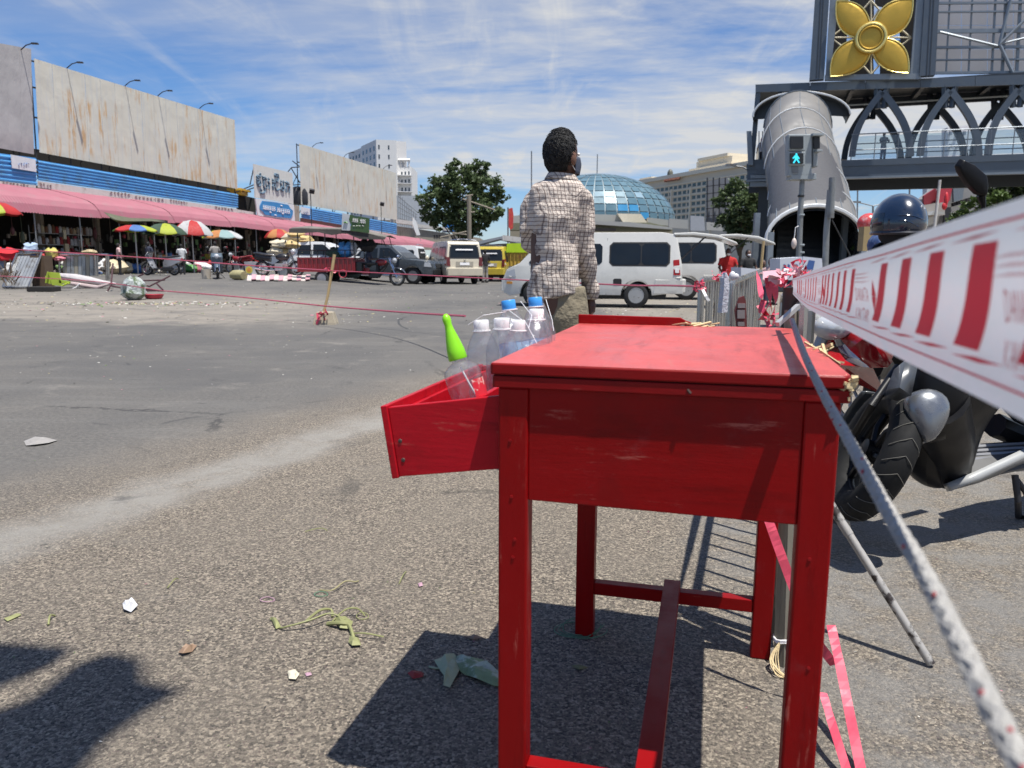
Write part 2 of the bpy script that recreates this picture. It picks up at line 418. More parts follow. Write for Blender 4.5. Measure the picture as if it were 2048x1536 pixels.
# stretchers
dbox('stretcher', OI+LW, DW-OI-LW, VL+0.004, VL+0.036, 0.128, 0.163, redU, 0.002)
dbox('stretcher', OI+LW, DW-OI-LW, OF+0.004, OF+0.036, 0.128, 0.163, redU, 0.002)
dbox('stretcher', DW/2-0.022, DW/2+0.022, OF+0.0, VL+0.036, 0.1635, 0.184, redV, 0.002)
# two layer top: under-board, then the lid with a slightly bowed rear edge and a broken front right corner
def topsheet(z0, z1, u0, u1, v0, v1, cut, name, m, rz0=0.0, bow=0.0):
    pts = [(u0+0.004, v0), (u1-cut*0.5, v0), (u1-cut*0.35, v0+cut*0.3), (u1, v0+cut*0.9), (u1, v1*0.45), (u1-0.004, v1*0.47), (u1-0.001, v1*0.62), (u1, v1-0.02), (u1-0.02, v1), (u0+0.25, v1+bow), (u0+0.006, v1), (u0, v1-0.006), (u0, v0+0.004)]
    b = MB(); b.prism([Vector((p[0], p[1], z0)) for p in pts], (0, 0, z1-z0)); o = b.build(name, m, desk, bevel=0.003, seg=3); return o
topsheet(DH-0.041, DH-0.0215, 0.003, DW-0.001, 0.002, DL, 0.006, 'under_board', redD)
topsheet(DH-0.0195, DH-.0008, 0.0, DW, 0.0, DL, 0.020, 'tabletop', redD, bow=0.003)
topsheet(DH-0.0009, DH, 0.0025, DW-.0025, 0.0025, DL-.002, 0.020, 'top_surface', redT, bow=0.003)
dbox('gap_shade', 0.006, DW-0.03, 0.006, DL-0.01, DH-0.0220, DH-0.0190, mat('dark_gap', (0.02, 0.002, 0.002), 0.9), 0)  # dark filler sheet: the shade between the two boards put into colour
b = MB(); b.prism([(0.0, DL-0.016, DH), (0.265, DL-0.016, DH), (0.300, DL-0.016, DH+0.008), (0.285, DL-0.016, DH+0.013), (0.27, DL-0.016, DH+0.021), (0.0, DL-0.016, DH+0.024)], (0, 0.016, 0)); b.build('back_rail', redU, desk, bevel=0.0015)
def splinter(c, sz, n, name, seed, parent, m=rawwood):
    rr = random.Random(seed); b = MB()
    for _ in range(n):
        p = Vector(c) + Vector([rr.uniform(-0.5, 0.5)*q for q in sz]); l = [max(0.0015, q*rr.uniform(0.15, 0.5)) for q in sz]
        b.box(p, l, Euler((rr.uniform(-.4, .4), rr.uniform(-.4, .4), rr.uniform(-.6, .6))).to_matrix())
    return b.build(name, m, parent)
splinter((0.31, DL-0.008, DH+0.003), (0.10, 0.018, 0.008), 16, 'splintered_end', 3, desk)
splinter((DW-0.006, 0.006, DH-0.009), (0.020, 0.014, 0.018), 22, 'splintered_corner', 4, desk)
splinter((DW-0.003, 0.33, DH-0.006), (0.010, 0.20, 0.012), 26, 'splintered_edge', 5, desk)
splinter((DW-0.004, 0.004, DH-0.030), (0.008, 0.008, 0.012), 5, 'splintered_corner', 6, desk)
# nails and dents
for (u, v, z) in ((OI+0.021, OF-0.001, 0.757), (OI+0.030, OF-0.001, 0.585), (OI+0.027, OF-0.001, 0.553), (DW-OI-0.03, OF-0.001, 0.60), (OI+0.024, OF-0.001, 0.66), (DW-OI-0.02, OF-0.001, 0.42)):
    b = MB(); b.lathe([(0.0004, 0.0004), (0.0028, 0.0003), (0.003, -.001), (0.0004, -0.003)], 10, axM((u, v, z), (0.1, -1, 0.1))); b.build('nail', redD, desk)
# slot-like gouge in the under board
b = MB(); b.tube([(0.318, 0.0012, DH-0.030), (0.323, 0.0008, DH-0.036)], 0.0022, 6); b.build('nail', iron, desk)
# ---- the drawer: pulled out to the left and sagging
SAG = R(8.6)
def XD(u, v, z):   # drawer frame -> desk frame; hinge at u=0.03,z=0.845
    du, dz = u, z
    return Vector((0.03 + du*math.cos(SAG) - dz*math.sin(SAG), v, 0.83 + du*math.sin(SAG) + dz*math.cos(SAG)))
def drbox(name, u0, u1, v0, v1, z0, z1, m, parent, bevel=0.0015):
    b = MB(); vs = [XD(u, v, z) for u in (u0, u1) for v in (v0, v1) for z in (z0, z1)]
    b.add(vs, [(0,1,3,2),(4,6,7,5),(0,4,5,1),(2,3,7,6),(0,2,6,4),(1,5,7,3)]); return b.build(name, m, parent, bevel=bevel)
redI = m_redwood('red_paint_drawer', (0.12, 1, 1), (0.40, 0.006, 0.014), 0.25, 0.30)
U0, U1, V0, V1, DZ = -0.232, 0.30, OF+0.030, 0.62, 0.127
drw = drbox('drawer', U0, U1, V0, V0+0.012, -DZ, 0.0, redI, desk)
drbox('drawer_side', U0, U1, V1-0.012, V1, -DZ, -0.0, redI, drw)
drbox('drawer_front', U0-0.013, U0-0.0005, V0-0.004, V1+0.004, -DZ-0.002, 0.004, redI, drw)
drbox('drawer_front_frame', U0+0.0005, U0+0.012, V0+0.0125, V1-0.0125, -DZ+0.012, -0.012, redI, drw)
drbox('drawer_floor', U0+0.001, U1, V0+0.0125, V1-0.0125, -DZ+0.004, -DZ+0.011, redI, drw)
drbox('drawer_divider', -0.075, -0.063, V0+0.0125, V0+0.24, -DZ+0.012, -0.002, redI, drw)
for z in (-0.062, -0.097):
    q = XD(U0+0.013, V0-0.0005, z); b = MB(); b.lathe([(0.0004, 0.0012), (0.0035, 0.0006), (0.004, 0)], 10, axM(q, (0, -1, 0))); b.build('nail', iron, drw)
def DW3(px, py, Y): return AY(px, py, Y)

# ------------------------------------------------------------------ clear plastic bottles standing in the drawer
def m_clear(name, tint, rough=0.04, haze=0.12, fres=1.45):
    t = NT(name); tr = t.n.new('ShaderNodeBsdfTransparent'); tr.inputs[0].default_value = (*tint, 1)
    gl = t.n.new('ShaderNodeBsdfGlossy'); gl.inputs['Roughness'].default_value = rough
    df = t.n.new('ShaderNodeBsdfDiffuse'); df.inputs[0].default_value = (0.75, 0.78, 0.82, 1)
    tl = t.n.new('ShaderNodeBsdfTranslucent'); tl.inputs[0].default_value = (0.8, 0.82, 0.85, 1)
    fr = t.n.new('ShaderNodeLayerWeight'); fr.inputs[0].default_value = .22
    nz = t.noise(t.map(), 60, 4, 0.6, 0.5); bp = t.bump(nz, 0.7, 0.006); t.L(bp, gl.inputs['Normal']); t.L(bp, fr.inputs['Normal'])
    t.L(t.mix(t.math('POWER', fr.outputs['Facing'], 2.0), tint, tuple(x*.50 for x in tint)), tr.inputs[0])
    a = t.n.new('ShaderNodeMixShader'); t.L(t.rng(nz, 0.35, 0.8, haze*0.3, haze*1.7), a.inputs[0]); t.L(tr.outputs[0], a.inputs[1])
    dm = t.n.new('ShaderNodeMixShader'); dm.inputs[0].default_value = 0.5; t.L(df.outputs[0], dm.inputs[1]); t.L(tl.outputs[0], dm.inputs[2]); t.L(dm.outputs[0], a.inputs[2])
    b2 = t.n.new('ShaderNodeMixShader'); t.L(t.math('ADD', t.math('MULTIPLY', t.math('POWER', fr.outputs['Facing'], 2.8), .95), .04, True), b2.inputs[0]); t.L(a.outputs[0], b2.inputs[1]); t.L(gl.outputs[0], b2.inputs[2])
    t.L(b2.outputs[0], t.out.inputs[0]); return t.m
clear = m_clear('clear_bottle_plastic', (0.94, 0.96, 0.98), 0.03, 0.13)
film = m_clear('shrink_film', (0.97, 0.98, 0.99), 0.12, 0.16)
capW = mat('white_cap', (0.80, 0.78, 0.77), 0.35, var=0.04); capB = mat('blue_cap', (0.05, 0.30, 0.72), 0.35, var=0.06)
labB = mat('pale_blue_label', (0.32, 0.55, 0.80), 0.4, var=0.25, sc=30)
def bottle(name, base, up, r, h, cap, label, group, lab=None):
    T = thing(name, base, label, 'bottle', group); M = axM(Vector(base), up)
    b = MB(); pr = [(0.001, 0.0), (r*0.85, 0.0), (r, 0.006)]
    z = 0.012
    while z < h*0.60:
        pr += [(r, z), (r*0.955, z+0.006), (r, z+0.012)]; z += 0.019
    pr += [(r, h*0.64), (r*0.97, h*0.70), (r*0.78, h*0.79), (r*0.52, h*0.86), (r*0.42, h*0.885), (r*0.42, h*0.93)]
    b.lathe(pr, 24, M); b.build('bottle_body', clear, T, smooth=True)
    b = MB(); b.lathe([(r*.43, h*.868), (r*.56, h*.872), (r*.56, h*.880), (r*.43, h*.884)], 20, M); b.build('neck_ring', cap if cap is capW else capW, T, smooth=True)
    if lab:
        b = MB(); n = 24; b.loft([[M @ Vector((r*1.012*math.cos(6.2832*k/n), r*1.012*math.sin(6.2832*k/n), zz)) for k in range(n)] for zz in (h*0.32, h*0.55)], cap=False); b.build('label', lab, T, smooth=True)
    b = MB(); c = r*0.47; b.lathe([(c*0.98, h*0.885), (c, h*0.89), (c, h*0.965), (c*0.9, h*0.975), (0.001, h*0.976)], 26, M); b.build('cap', cap, T, smooth=True)
    return T
def bpx(px, py, Y): return AY(px, py, Y)
G_B = 'small clear water bottles wrapped in film behind the desk edge'
UPB = Vector((-0.05, 0.05, 1)).normalized()
spots = [(962, 640, 1.50, capW, 'clear bottle with a white cap, nearest to the green spray bottle', (-0.06, 0.02, 1)),
         (1003, 636, 1.49, capW, 'clear bottle with a white cap, second in the wrapped pack', (-0.02, 0, 1)),
         (1016, 600, 1.64, capB, 'clear bottle with a blue cap at the back of the wrapped pack, left one', (-0.14, 0.05, 1)),
         (1070, 594, 1.68, capB, 'clear bottle with a blue cap at the back of the wrapped pack, right one', (-0.08, 0.05, 1)),
         (1073, 618, 1.56, capW, 'clear bottle with a white cap, nearest to the desk lid', (-0.02, 0, 1)),
         (1036, 640, 1.55, capW, 'clear bottle with a white cap between the two blue capped ones', (0.0, 0, 1))]
for (px, py, Y, cp, lb, up) in spots:
    h = 0.215; r = 0.0325; u = Vector(up).normalized(); top = bpx(px, py, Y)
    bottle('water_bottle', top - u*h*0.976, u, r, h, cp, lb, G_B, labB if cp is capB or px == 1073 else None)
# shrink film round the pack: a crumpled closed sleeve
hull = [(934, 650, 1.47), (1000, 628, 1.445), (1050, 640, 1.47), (1098, 632, 1.52), (1106, 610, 1.60), (1092, 592, 1.72), (1040, 596, 1.72), (990, 606, 1.66), (945, 632, 1.58)]
secs = []
rr = random.Random(5)
for (dz, sc_) in ((-0.20, 1.0), (-0.15, 1.03), (-0.10, 1.04), (-0.055, 1.02), (-0.022, 0.92), (0.0, 0.80), (0.010, 0.55)):
    base = [bpx(*q) for q in hull]; cc = sum(base, Vector())/len(base)
    sec = []
    for i in range(len(base)*3):
        a, c_ = base[i//3], base[(i//3+1) % len(base)]; p = a.lerp(c_, (i % 3)/3); p = Vector((cc.x+(p.x-cc.x)*sc_, cc.y+(p.y-cc.y)*sc_, p.z+dz)); p += Vector([rr.uniform(-.006, .006) for _ in range(3)])
        sec.append(p)
    secs.append(sec)
n_ = len(secs[0]); b = MB(); b.loft([q[:n_//2+3] for q in secs[2:6]], cap=False, closed=False); tag(b.build('plastic_wrap', film), 'crumpled clear shrink film wrapped round the pack of water bottles in the drawer', 'plastic wrap')
b = MB()
for q in ([(1018, 622, 1.50), (1050, 645, 1.46), (1072, 690, 1.44)], [(935, 648, 1.44), (965, 628, 1.43), (1015, 622, 1.44)], [(1040, 600, 1.60), (1062, 628, 1.53), (1060, 655, 1.49)], [(1090, 600, 1.6), (1106, 640, 1.54), (1108, 662, 1.53)]):
    b.tube([bpx(*w)+Vector([rr.uniform(-.003, .003) for _ in range(3)]) for w in q], 0.0006, 5)
b.build('film_fold', mat('film_fold_white', (0.8, 0.8, 0.82), 0.3), None); fo = bpy.data.objects['film_fold']; fo.parent = bpy.data.objects['plastic_wrap']; fo.location = ORG['film_fold'] - ORG['plastic_wrap']
# spray bottle with the green nozzle cap
green = mat('green_cap', (0.22, 0.62, 0.01), 0.35, var=0.12, sc=25)
pb = bpx(951, 838, 1.345); pt = bpx(890, 628, 1.36); up = (pt-pb).normalized(); H_ = (pt-pb).length
T = thing('spray_bottle', pb, 'clear bottle with a lime green nozzle cap leaning in the open drawer', 'bottle'); M = axM(pb, up, cv)
b = MB(); hb = H_*0.55; n = 28
secs = []
for z, a, c_ in ((0, .030, .022), (.006, .034, .026), (.02, .034, .026), (.03, .0325, .025), (.04, .034, .026), (.05, .0325, .025), (.06, .034, .026), (hb*.80, .034, .026), (hb*.88, .032, .024), (hb*.95, .022, .018), (hb, .0125, .0125), (hb+.012, .0115, .0115)):
    secs.append([M @ Vector((c_*math.cos(6.2832*k/n), a*math.sin(6.2832*k/n), z)) for k in range(n)])
b.loft(secs); b.build('bottle_body', clear, T, smooth=True)
b = MB(); b.lathe([(.0165, hb+.004), (.0172, hb+.006), (.0160, hb+.022), (.0125, hb+.040), (.0082, hb+.058), (.0066, hb+.068), (.0078, hb+.076), (.0070, hb+.083), (.003, hb+.088), (.0005, hb+.0885)], 26, M); b.build('nozzle_cap', green, T, smooth=True)
b = MB(); b.tube([M @ Vector((0, 0, hb-.01)), M @ Vector((.004, -.006, hb*.6)), M @ Vector((.012, -.012, hb*.3)), M @ Vector((.012, -.018, .004))], 0.0018, 6); b.build('dip_tube', capW, T, smooth=True)
b = MB(); b.loft([[M @ Vector((.0268*math.cos(6.2832*k/40), .0350*math.sin(6.2832*k/40), z)) for k in range(24, 37)] for z in (hb*.12, hb*.66)], cap=False, closed=False); b.build('label', mat('red_bottle_label', (0.62, 0.03, 0.05), 0.4, dirt=(0.75, 0.55, 0.5), dsc=45, dlo=.55, dhi=.62), T, smooth=True)
# ------------------------------------------------------------------ market hall on the left
HE = Vector((0.1908, 0.9816, 0)); HN = Vector((0.9816, -0.1908, 0)); HP0 = Vector((-23.6, 35.0, 0))
def HP(px, py, off=0.0):
    d = ray(px, py); p0 = HP0 + HN*off
    k = (p0 - C0).dot(HN)/d.dot(HN); return C0 + d*k
def HT(t, off, z): return HP0 + HE*t + HN*off + Vector((0, 0, z))
def ht(p): return (p - HP0).dot(HE)
def prof(pts, off):
    a = sorted((ht(HP(x, y, off)), HP(x, y, off).z) for x, y in pts)
    X = [q[0] for q in a]; Z = [q[1] for q in a]
    def f(t):
        if t <= X[0]: return Z[0] + (Z[1]-Z[0])/(X[1]-X[0])*(t-X[0])
        if t >= X[-1]: return Z[-1] + (Z[-1]-Z[-2])/(X[-1]-X[-2])*(t-X[-1])
        return float(np.interp(t, X, Z))
    return f
def m_sheet():
    t = NT('rusty_grey_sheet'); P = t.map((1, 1, 0.22), src='World'); Q = t.map((1, 1, 1), src='World'); O = t.map((1, 1, 1))
    c = t.mix(t.noise(Q, 0.7, 6, 0.6), (0.50, 0.475, 0.41), (0.68, 0.65, 0.56))
    c = t.mix(t.rng(t.noise(t.map((3, 3, .3), src='World'), 1.6, 6, .6), .45, .75, 0, .5), c, (0.46, 0.49, 0.52))
    streak = t.noise(t.map((2.2, 2.2, 0.32), src='World', loc=(4, 1, 2)), 1.1, 10, 0.72); patch = t.noise(t.map((1, 1, 1), src='World', loc=(2, 9, 0)), 0.32, 3, 0.5)
    r = t.math('MULTIPLY', t.rng(streak, 0.50, 0.62), t.rng(patch, 0.44, 0.56))
    r2 = t.rng(t.math('ADD', t.math('MULTIPLY', streak, 0.6), t.math('MULTIPLY', t.noise(Q, 3.2, 8, .75), .45)), 0.56, 0.66, 0, 0.6)
    c = t.mix(t.math('MULTIPLY', r2, t.rng(patch, .40, .62)), c, (0.58, 0.40, 0.24))
    c = t.mix(t.math('MULTIPLY', r, .8), c, (0.50, 0.29, 0.12))
    nr = t.bump(t.noise(Q, 1.0, 3, 0.5), 0.35, 0.10)
    return t.fin(c, 0.55, nr, 0.0, 0.4)
def m_sheet2():
    t = NT('dull_grey_sheet'); Q = t.map((1, 1, .6), src='World')
    c = t.mix(t.noise(Q, 0.6, 6, 0.6), (0.32, 0.31, 0.31), (0.46, 0.44, 0.44)); P = t.map(src='World')
    c = t.mix(t.rng(t.sepx(P)[2], 6.2, 8.2, 0.6, 0.0), c, (0.36, 0.27, 0.28))
    return t.fin(c, 0.6, t.bump(t.noise(Q, 1.5, 4, .5), .5, .1), 0, .3)
sheetM = m_sheet(); sheetM2 = m_sheet2()
darkst = mat('dark_steel', (0.035, 0.035, 0.04), 0.5, 0.4); greyst = mat('grey_steel', (0.22, 0.23, 0.24), 0.45, 0.5, dirt=(0.15, 0.09, 0.05))
blueM = mat('blue_cladding', (0.085, 0.30, 0.60), 0.42, var=0.22, sc=0.8, dirt=(0.10, 0.22, 0.34), dsc=1.2)
whiteM = mat('dirty_white_paint', (0.55, 0.53, 0.50), 0.6, var=0.15, sc=3, dirt=(0.30, 0.26, 0.22), dsc=2.5)
pinkM = mat('faded_pink_metal_roof', (0.31, 0.108, 0.138), 0.55, var=0.15, sc=0.9, dirt=(0.26, 0.14, 0.15), dsc=1.6, stretch=(1, 1, 1))
concM = mat('stained_concrete', (0.30, 0.27, 0.22), 0.85, var=0.25, sc=2, bump=0.4, bsc=20, bd=0.03, dirt=(0.12, 0.10, 0.08), dsc=1.5)
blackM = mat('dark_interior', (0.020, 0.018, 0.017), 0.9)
hall = thing('market_hall', HP0, 'long low market hall with a pink corrugated awning and blue cladding strip', 'market hall')
e_pts = [(-160, 412), (0, 422), (207, 436), (480, 455), (600, 468), (720, 481), (792, 490), (880, 497)]
r_pts = [(-160, 349), (0, 368), (235, 396), (470, 425), (600, 444), (720, 462), (878, 482)]
zr = prof(r_pts, -3.3); ze = prof(e_pts, 0.0)
T0 = -14.0; T1 = ht(HP(878, 490, -0.5))
def awn(t, s, j):
    off = -3.3 + 3.3*s + (0.0 if s < .86 else -(s-.86)*1.6); a, b_ = zr(t), ze(t)
    drop = max(0.0, (s-0.62)/0.38)
    z = a + (b_-a)*(0.55*s + 0.45*(drop**2.2 if s > .62 else 0)) 
    return HT(t, off, z)
nsh = 0; t = T0; k = 0
while t < T1:
    w = 2.05 + 0.1*((k*7) % 3); t2 = min(T1, t+w)
    b = MB(); n = max(4, int((t2-t)/0.17))
    dz = 0.02*((k*5) % 3) - 0.02
    vs = []; ns = 10
    for i in range(n*2+1):
        tt = t + (t2-t)*i/(n*2)
        for j in range(ns+1):
            p = awn(tt, j/ns, 0); p = p + Vector((0, 0, dz + (0.035 if i % 2 else 0.0)))
            vs.append(p)
    b.add(vs, [(i*(ns+1)+j, (i+1)*(ns+1)+j, (i+1)*(ns+1)+j+1, i*(ns+1)+j+1) for i in range(n*2) for j in range(ns)])
    b.build('awning_sheet', pinkM, hall); t = t2; k += 1
# wall behind the ridge, columns, back wall and floor of the hall
b = MB()
TT = [T0 + (T1-T0)*i/30 for i in range(31)]
b.loft([[HT(q, -3.55, 0.3), HT(q, -3.35, 0.3), HT(q, -3.35, zr(q)+0.05), HT(q, -3.55, zr(q)+0.05)] for q in TT]); 
b.build('front_beam', blackM, hall)
bpy.data.objects['front_beam'].hide_render = False
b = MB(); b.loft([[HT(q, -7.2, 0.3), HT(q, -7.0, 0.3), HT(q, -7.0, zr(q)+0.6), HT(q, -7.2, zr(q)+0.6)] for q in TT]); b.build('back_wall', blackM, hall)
bpy.data.objects.remove(bpy.data.objects['front_beam'])
b = MB(); b.loft([[HT(q, -7.0, zr(q)-.1), HT(q, -3.3, zr(q)-.06), HT(q, -3.3, zr(q)+.02), HT(q, -7.0, zr(q)+.02)] for q in TT]); b.build('flat_roof', concM, hall)
for i in range(18):
    q = T0 + 3.2 + i*4.2
    if q > T1: break
    b = MB(); b.box(HT(q, -2.9, 0.35+1.6), (0.28, 0.28, 3.2)); b.build('column', concM, hall)
for i in range(24):
    q = T0 + 2 + i*3.0
    if q > T1-2: break
    b = MB(); b.tube([HT(q, -0.45, 0.3), HT(q, -0.45, ze(q)+0.15)], 0.035, 6); b.build('post', greyst, hall)
# lettered fascia boards under the cladding
def panelH(name, quad, off, m, parent, th=0.06, bevel=0):
    P = [HP(x, y, off) for x, y in quad]; b = MB(); b.prism(P, -HN*th); return b.build(name, m, parent, bevel=bevel)
def cladding(quad, ribs, parent, off=-3.38):
    (x0, y0), (x1, y1), (x2, y2), (x3, y3) = quad      # top-left, top-right, bottom-right, bottom-left
    P = [HP(x, y, off) for x, y in quad]; secs = []; n = ribs*4
    L = []; Rr = []
    for i in range(n+1):
        f = i/n; ph = i % 4; o = (0.0, 0.0, 0.07, 0.07)[ph]
        f2 = (i - (0 if ph in (0, 2) else 0.0))/n
        L.append(P[0].lerp(P[3], f2) + HN*o); Rr.append(P[1].lerp(P[2], f2) + HN*o)
    b = MB(); b.loft([L, Rr], cap=False, closed=False); return b.build('blue_cladding', blueM, parent)
cladding([(-150, 287), (72, 316), (72, 370), (-150, 344)], 6, hall)
cladding([(75, 320), (475, 388), (475, 416), (75, 360)], 6, hall)
cladding([(602, 412), (793, 447), (793, 469), (602, 436)], 6, hall)
b = MB()
def scrawl(b, fn, x0, x1, y0, y1, n, seed, th=0.03):
    """rows of letter-like strokes, too small in the photograph to read"""
    rr = random.Random(seed)
    for i in range(n):
        a = x0 + (x1-x0)*(i+0.15)/n; c = x0 + (x1-x0)*(i+0.8)/n
        for _ in range(2):
            pts = [(rr.uniform(a, c), rr.uniform(y0, y1)) for _ in range(3)]
            b.tube([fn(*p) for p in pts], th, 4)
letM = mat('grey_lettering', (0.22, 0.17, 0.17), 0.7)
for q in ([(-150, 344), (72, 371), (72, 382), (-150, 352)], [(77, 362), (475, 418), (475, 427), (77, 375)], [(476, 419), (512, 425), (512, 436), (476, 430)], [(735, 459), (793, 470), (793, 477), (735, 467)]):
    panelH('lettered_board', q, -3.30, whiteM, hall)
def onb(x, y): return HP(x, y, -3.27)
for (x0, y0, x1, y1, n, sd) in ((5, 364, 60, 371, 8, 1), (80, 367, 105, 371, 4, 2), (220, 384, 262, 388, 6, 3), (270, 393, 330, 399, 8, 9), (340, 399, 372, 405, 6, 4), (430, 413, 468, 419, 6, 5), (480, 425, 508, 430, 4, 8)):
    b = MB(); rr = random.Random(sd)
    for i in range(n):
        xa = x0+(x1-x0)*i/n; xb = xa+(x1-x0)/n*.7; ym = y0+(y1-y0)*i/n
        for _ in range(3):
            b.tube([onb(rr.uniform(xa, xb), ym+rr.uniform(-1.5, 3)) for _ in range(3)], 0.020, 4)
    b.build('lettering', letM, hall)['kind'] = 'stuff'
# small white notice boards fixed to the cladding
for q, sd in (([(22, 309), (71, 319), (73, 344), (25, 336)], 1), ([(602, 413), (620, 417), (620, 430), (602, 427)], 2)):
    nb = panelH('notice_board', q, -3.22, mat('white_board', (0.62, 0.64, 0.66), 0.4), hall, 0.04)
    b = MB(); rr = random.Random(sd); x0, y0 = q[0]; x1 = q[1][0]
    for i in range(5):
        xa = x0+(x1-x0)*(.3+.1*i); b.tube([HP(rr.uniform(xa, xa+3), (q[0][1]+q[3][1])/2+6+rr.uniform(-3, 3), -3.19) for _ in range(3)], 0.02, 4)
    b.build('lettering', mat('blue_lettering', (0.05, 0.12, 0.30), .6), hall)['kind'] = 'stuff'

def billboard(name, quad, off, ncol, m, label, lamps, under=True):
    P = [HP(x, y, off) for x, y in quad]; c = (P[2]+P[3])/2
    T = thing(name, (c.x, c.y, c.z), label, 'billboard', 'bare sheet metal billboards above the market hall')
    rr = random.Random(len(label))
    for i in range(ncol):
        a, c_ = i/ncol, (i+1)/ncol-0.0015
        p = [P[0].lerp(P[1], a), P[0].lerp(P[1], c_), P[3].lerp(P[2], c_), P[3].lerp(P[2], a)]
        o = HN*rr.uniform(0, 0.012); b = MB()
        n = 6
        cols = [[(p[0].lerp(p[3], j/n)) + o + HN*rr.uniform(-.004, .004) for j in range(n+1)], [(p[0].lerp(p[3], j/n)).lerp(p[1].lerp(p[2], j/n), .5) + o + HN*rr.uniform(-.012, .012) for j in range(n+1)], [(p[1].lerp(p[2], j/n)) + o + HN*rr.uniform(-.004, .004) for j in range(n+1)]]
        b.loft(cols, cap=False, closed=False); b.build('sheet_panel', m, T, solid=0.02)
    # frame behind
    b = MB()
    for f in (0.02, 0.3, 0.62, 0.97): b.tube([P[0].lerp(P[3], f)-HN*0.2, P[1].lerp(P[2], f)-HN*0.2], 0.05, 4)
    for i in range(ncol//2+1):
        f = min(1, i*2/ncol); a = P[0].lerp(P[1], f)-HN*0.25; d = P[3].lerp(P[2], f)-HN*0.25
        b.tube([a, d-Vector((0, 0, 1.4))], 0.05, 4); b.tube([a.lerp(d, .5), d-HN*2.0-Vector((0, 0, .8))], 0.035, 4)
    b.build('frame', darkst, T)
    for (x, y, s_) in lamps:
        p = HP(x, y, off); b = MB()
        b.tube([p-HN*0.2-Vector((0, 0, .4)), p+Vector((0, 0, -.1)), p+HN*0.35+Vector((0, 0, .12)), p+HN*0.85+Vector((0, 0, .22))], 0.03, 5); b.box(p+HN*0.9+Vector((0, 0, .18)), (0.32, 0.16, 0.07), Matrix.Rotation(0.19, 3, 'Z'))
        b.build('lamp_arm', darkst, T)
    return T
billboard('billboard', [(-190, 52), (62, 98), (68, 309), (-190, 262)], -3.9, 9, sheetM2, 'dull grey blank billboard at the left edge above the market hall', [(41, 96, 1)])
billboard('billboard', [(68, 117), (469, 240), (475, 378), (79, 305)], -3.9, 16, sheetM, 'long rust streaked blank billboard above the market hall, the larger rusty one', [(133, 133, 1), (250, 168, 1), (316, 188, 1), (400, 213, 1)])
billboard('billboard', [(598, 287), (792, 346), (794, 440), (602, 409)], -3.9, 14, sheetM, 'shorter rust streaked blank billboard between the market sign and the tree', [(626, 290, 1), (690, 309, 1), (768, 334, 1)])
# overhanging spotlight bars on the second board, braces beside the sign
T = thing('sign_bracing', HP(590, 400, -4.2), 'dark steel braces joining the market sign to the rusty billboard', 'steel braces')
b = MB()
for (x0, y0, x1, y1) in ((575, 345, 583, 335), (583, 335, 599, 334), (583, 337, 600, 366), (586, 370, 600, 369), (500, 370, 509, 329), (470, 385, 509, 369), (480, 385, 509, 375), (585, 322, 598, 332)):
    b.tube([HP(x0, y0, -4.0), HP(x1, y1, -4.0)], 0.05, 5)
b.build('brace', darkst, T)
# ---- market name sign in painted Khmer letters
def pane(name, quad, off, m, parent, th=0.1): return panelH(name, quad, off, m, parent, th)
T = thing('market_sign', HP(548, 440, -3.0), 'white market name sign in grey-blue Khmer letters over a blue lettered plaque', 'sign')
pane('upper_board', [(508, 328), (585, 346), (587, 408), (511, 395)], -3.0, mat('cream_board', (0.60, 0.59, 0.56), 0.6, var=.08, dirt=(.5, .45, .4)), T)
pane('lower_board', [(511, 397), (588, 409), (590, 442), (516, 431)], -2.95, mat('white_board2', (0.66, 0.67, 0.68), 0.5, var=.05), T)
def cpx(x, y, off): return HP(500 + x/11.82, 320 + y/11.82, off)
strokes = [[(155,400),(178,368),(205,395),(238,395),(245,350),(235,310)], [(150,470),(185,455),(160,430),(200,430)], [(158,490),(168,560),(198,620),(235,610),(250,560),(235,480)], [(185,560),(215,500)],
 [(280,400),(318,405),(300,450),(330,470),(315,520),(318,600),(345,680),(350,740),(320,785),(262,790),(235,770)], [(250,690),(272,725)], [(345,395),(360,470),(385,440),(350,425)], [(425,435),(450,460),(425,500),(455,560),(452,690)], [(375,600),(400,600),(388,680)], [(330,420),(380,450)],
 [(522,460),(550,480),(530,520),(552,560),(530,620),(548,710)], [(590,470),(640,520),(672,440),(655,330)], [(580,370),(590,330),(625,335),(640,370),(605,390),(580,365)], [(600,560),(590,640),(612,710),(650,720),(682,690)], [(600,540),(570,520)],
 [(718,490),(742,520),(715,545),(742,600),(722,690),(760,740),(798,700),(790,560),(800,520),(775,505)], [(745,640),(788,650)], [(840,540),(860,515),(885,560),(925,570),(905,530)], [(850,770),(848,690),(862,620),(900,605),(930,640),(925,780)], [(850,600),(880,620)]]
b = MB()
for st in strokes: b.tube([cpx(x, y, -2.97) for x, y in st], 0.10, 6)
b.build('painted_letters', mat('slate_blue_letters', (0.10, 0.16, 0.22), 0.6), T)
q = [(285,965),(600,1000),(900,1060),(955,1150),(1010,1200),(1005,1290),(965,1380),(640,1345),(350,1295),(300,1220),(228,1165),(225,1090)]
b = MB(); b.prism([cpx(x, y, -2.92) for x, y in q], HN*0.03); b.build('blue_plaque', mat('plaque_blue', (0.04, 0.22, 0.48), 0.5), T)
b = MB()
for x0 in (325, 365, 405, 445, 490, 540, 585, 660, 700, 745, 790, 835, 880, 925):
    y0 = 1070 + (x0-325)*0.16 + (10 if x0 > 640 else 0)
    b.tube([cpx(x, y, -2.87) for x, y in ((x0-12, y0), (x0+10, y0+12), (x0-10, y0+45), (x0+12, y0+85))], 0.045, 5); b.tube([cpx(x0-14, y0+90, -2.87), cpx(x0+14, y0+60, -2.87)], 0.035, 4)
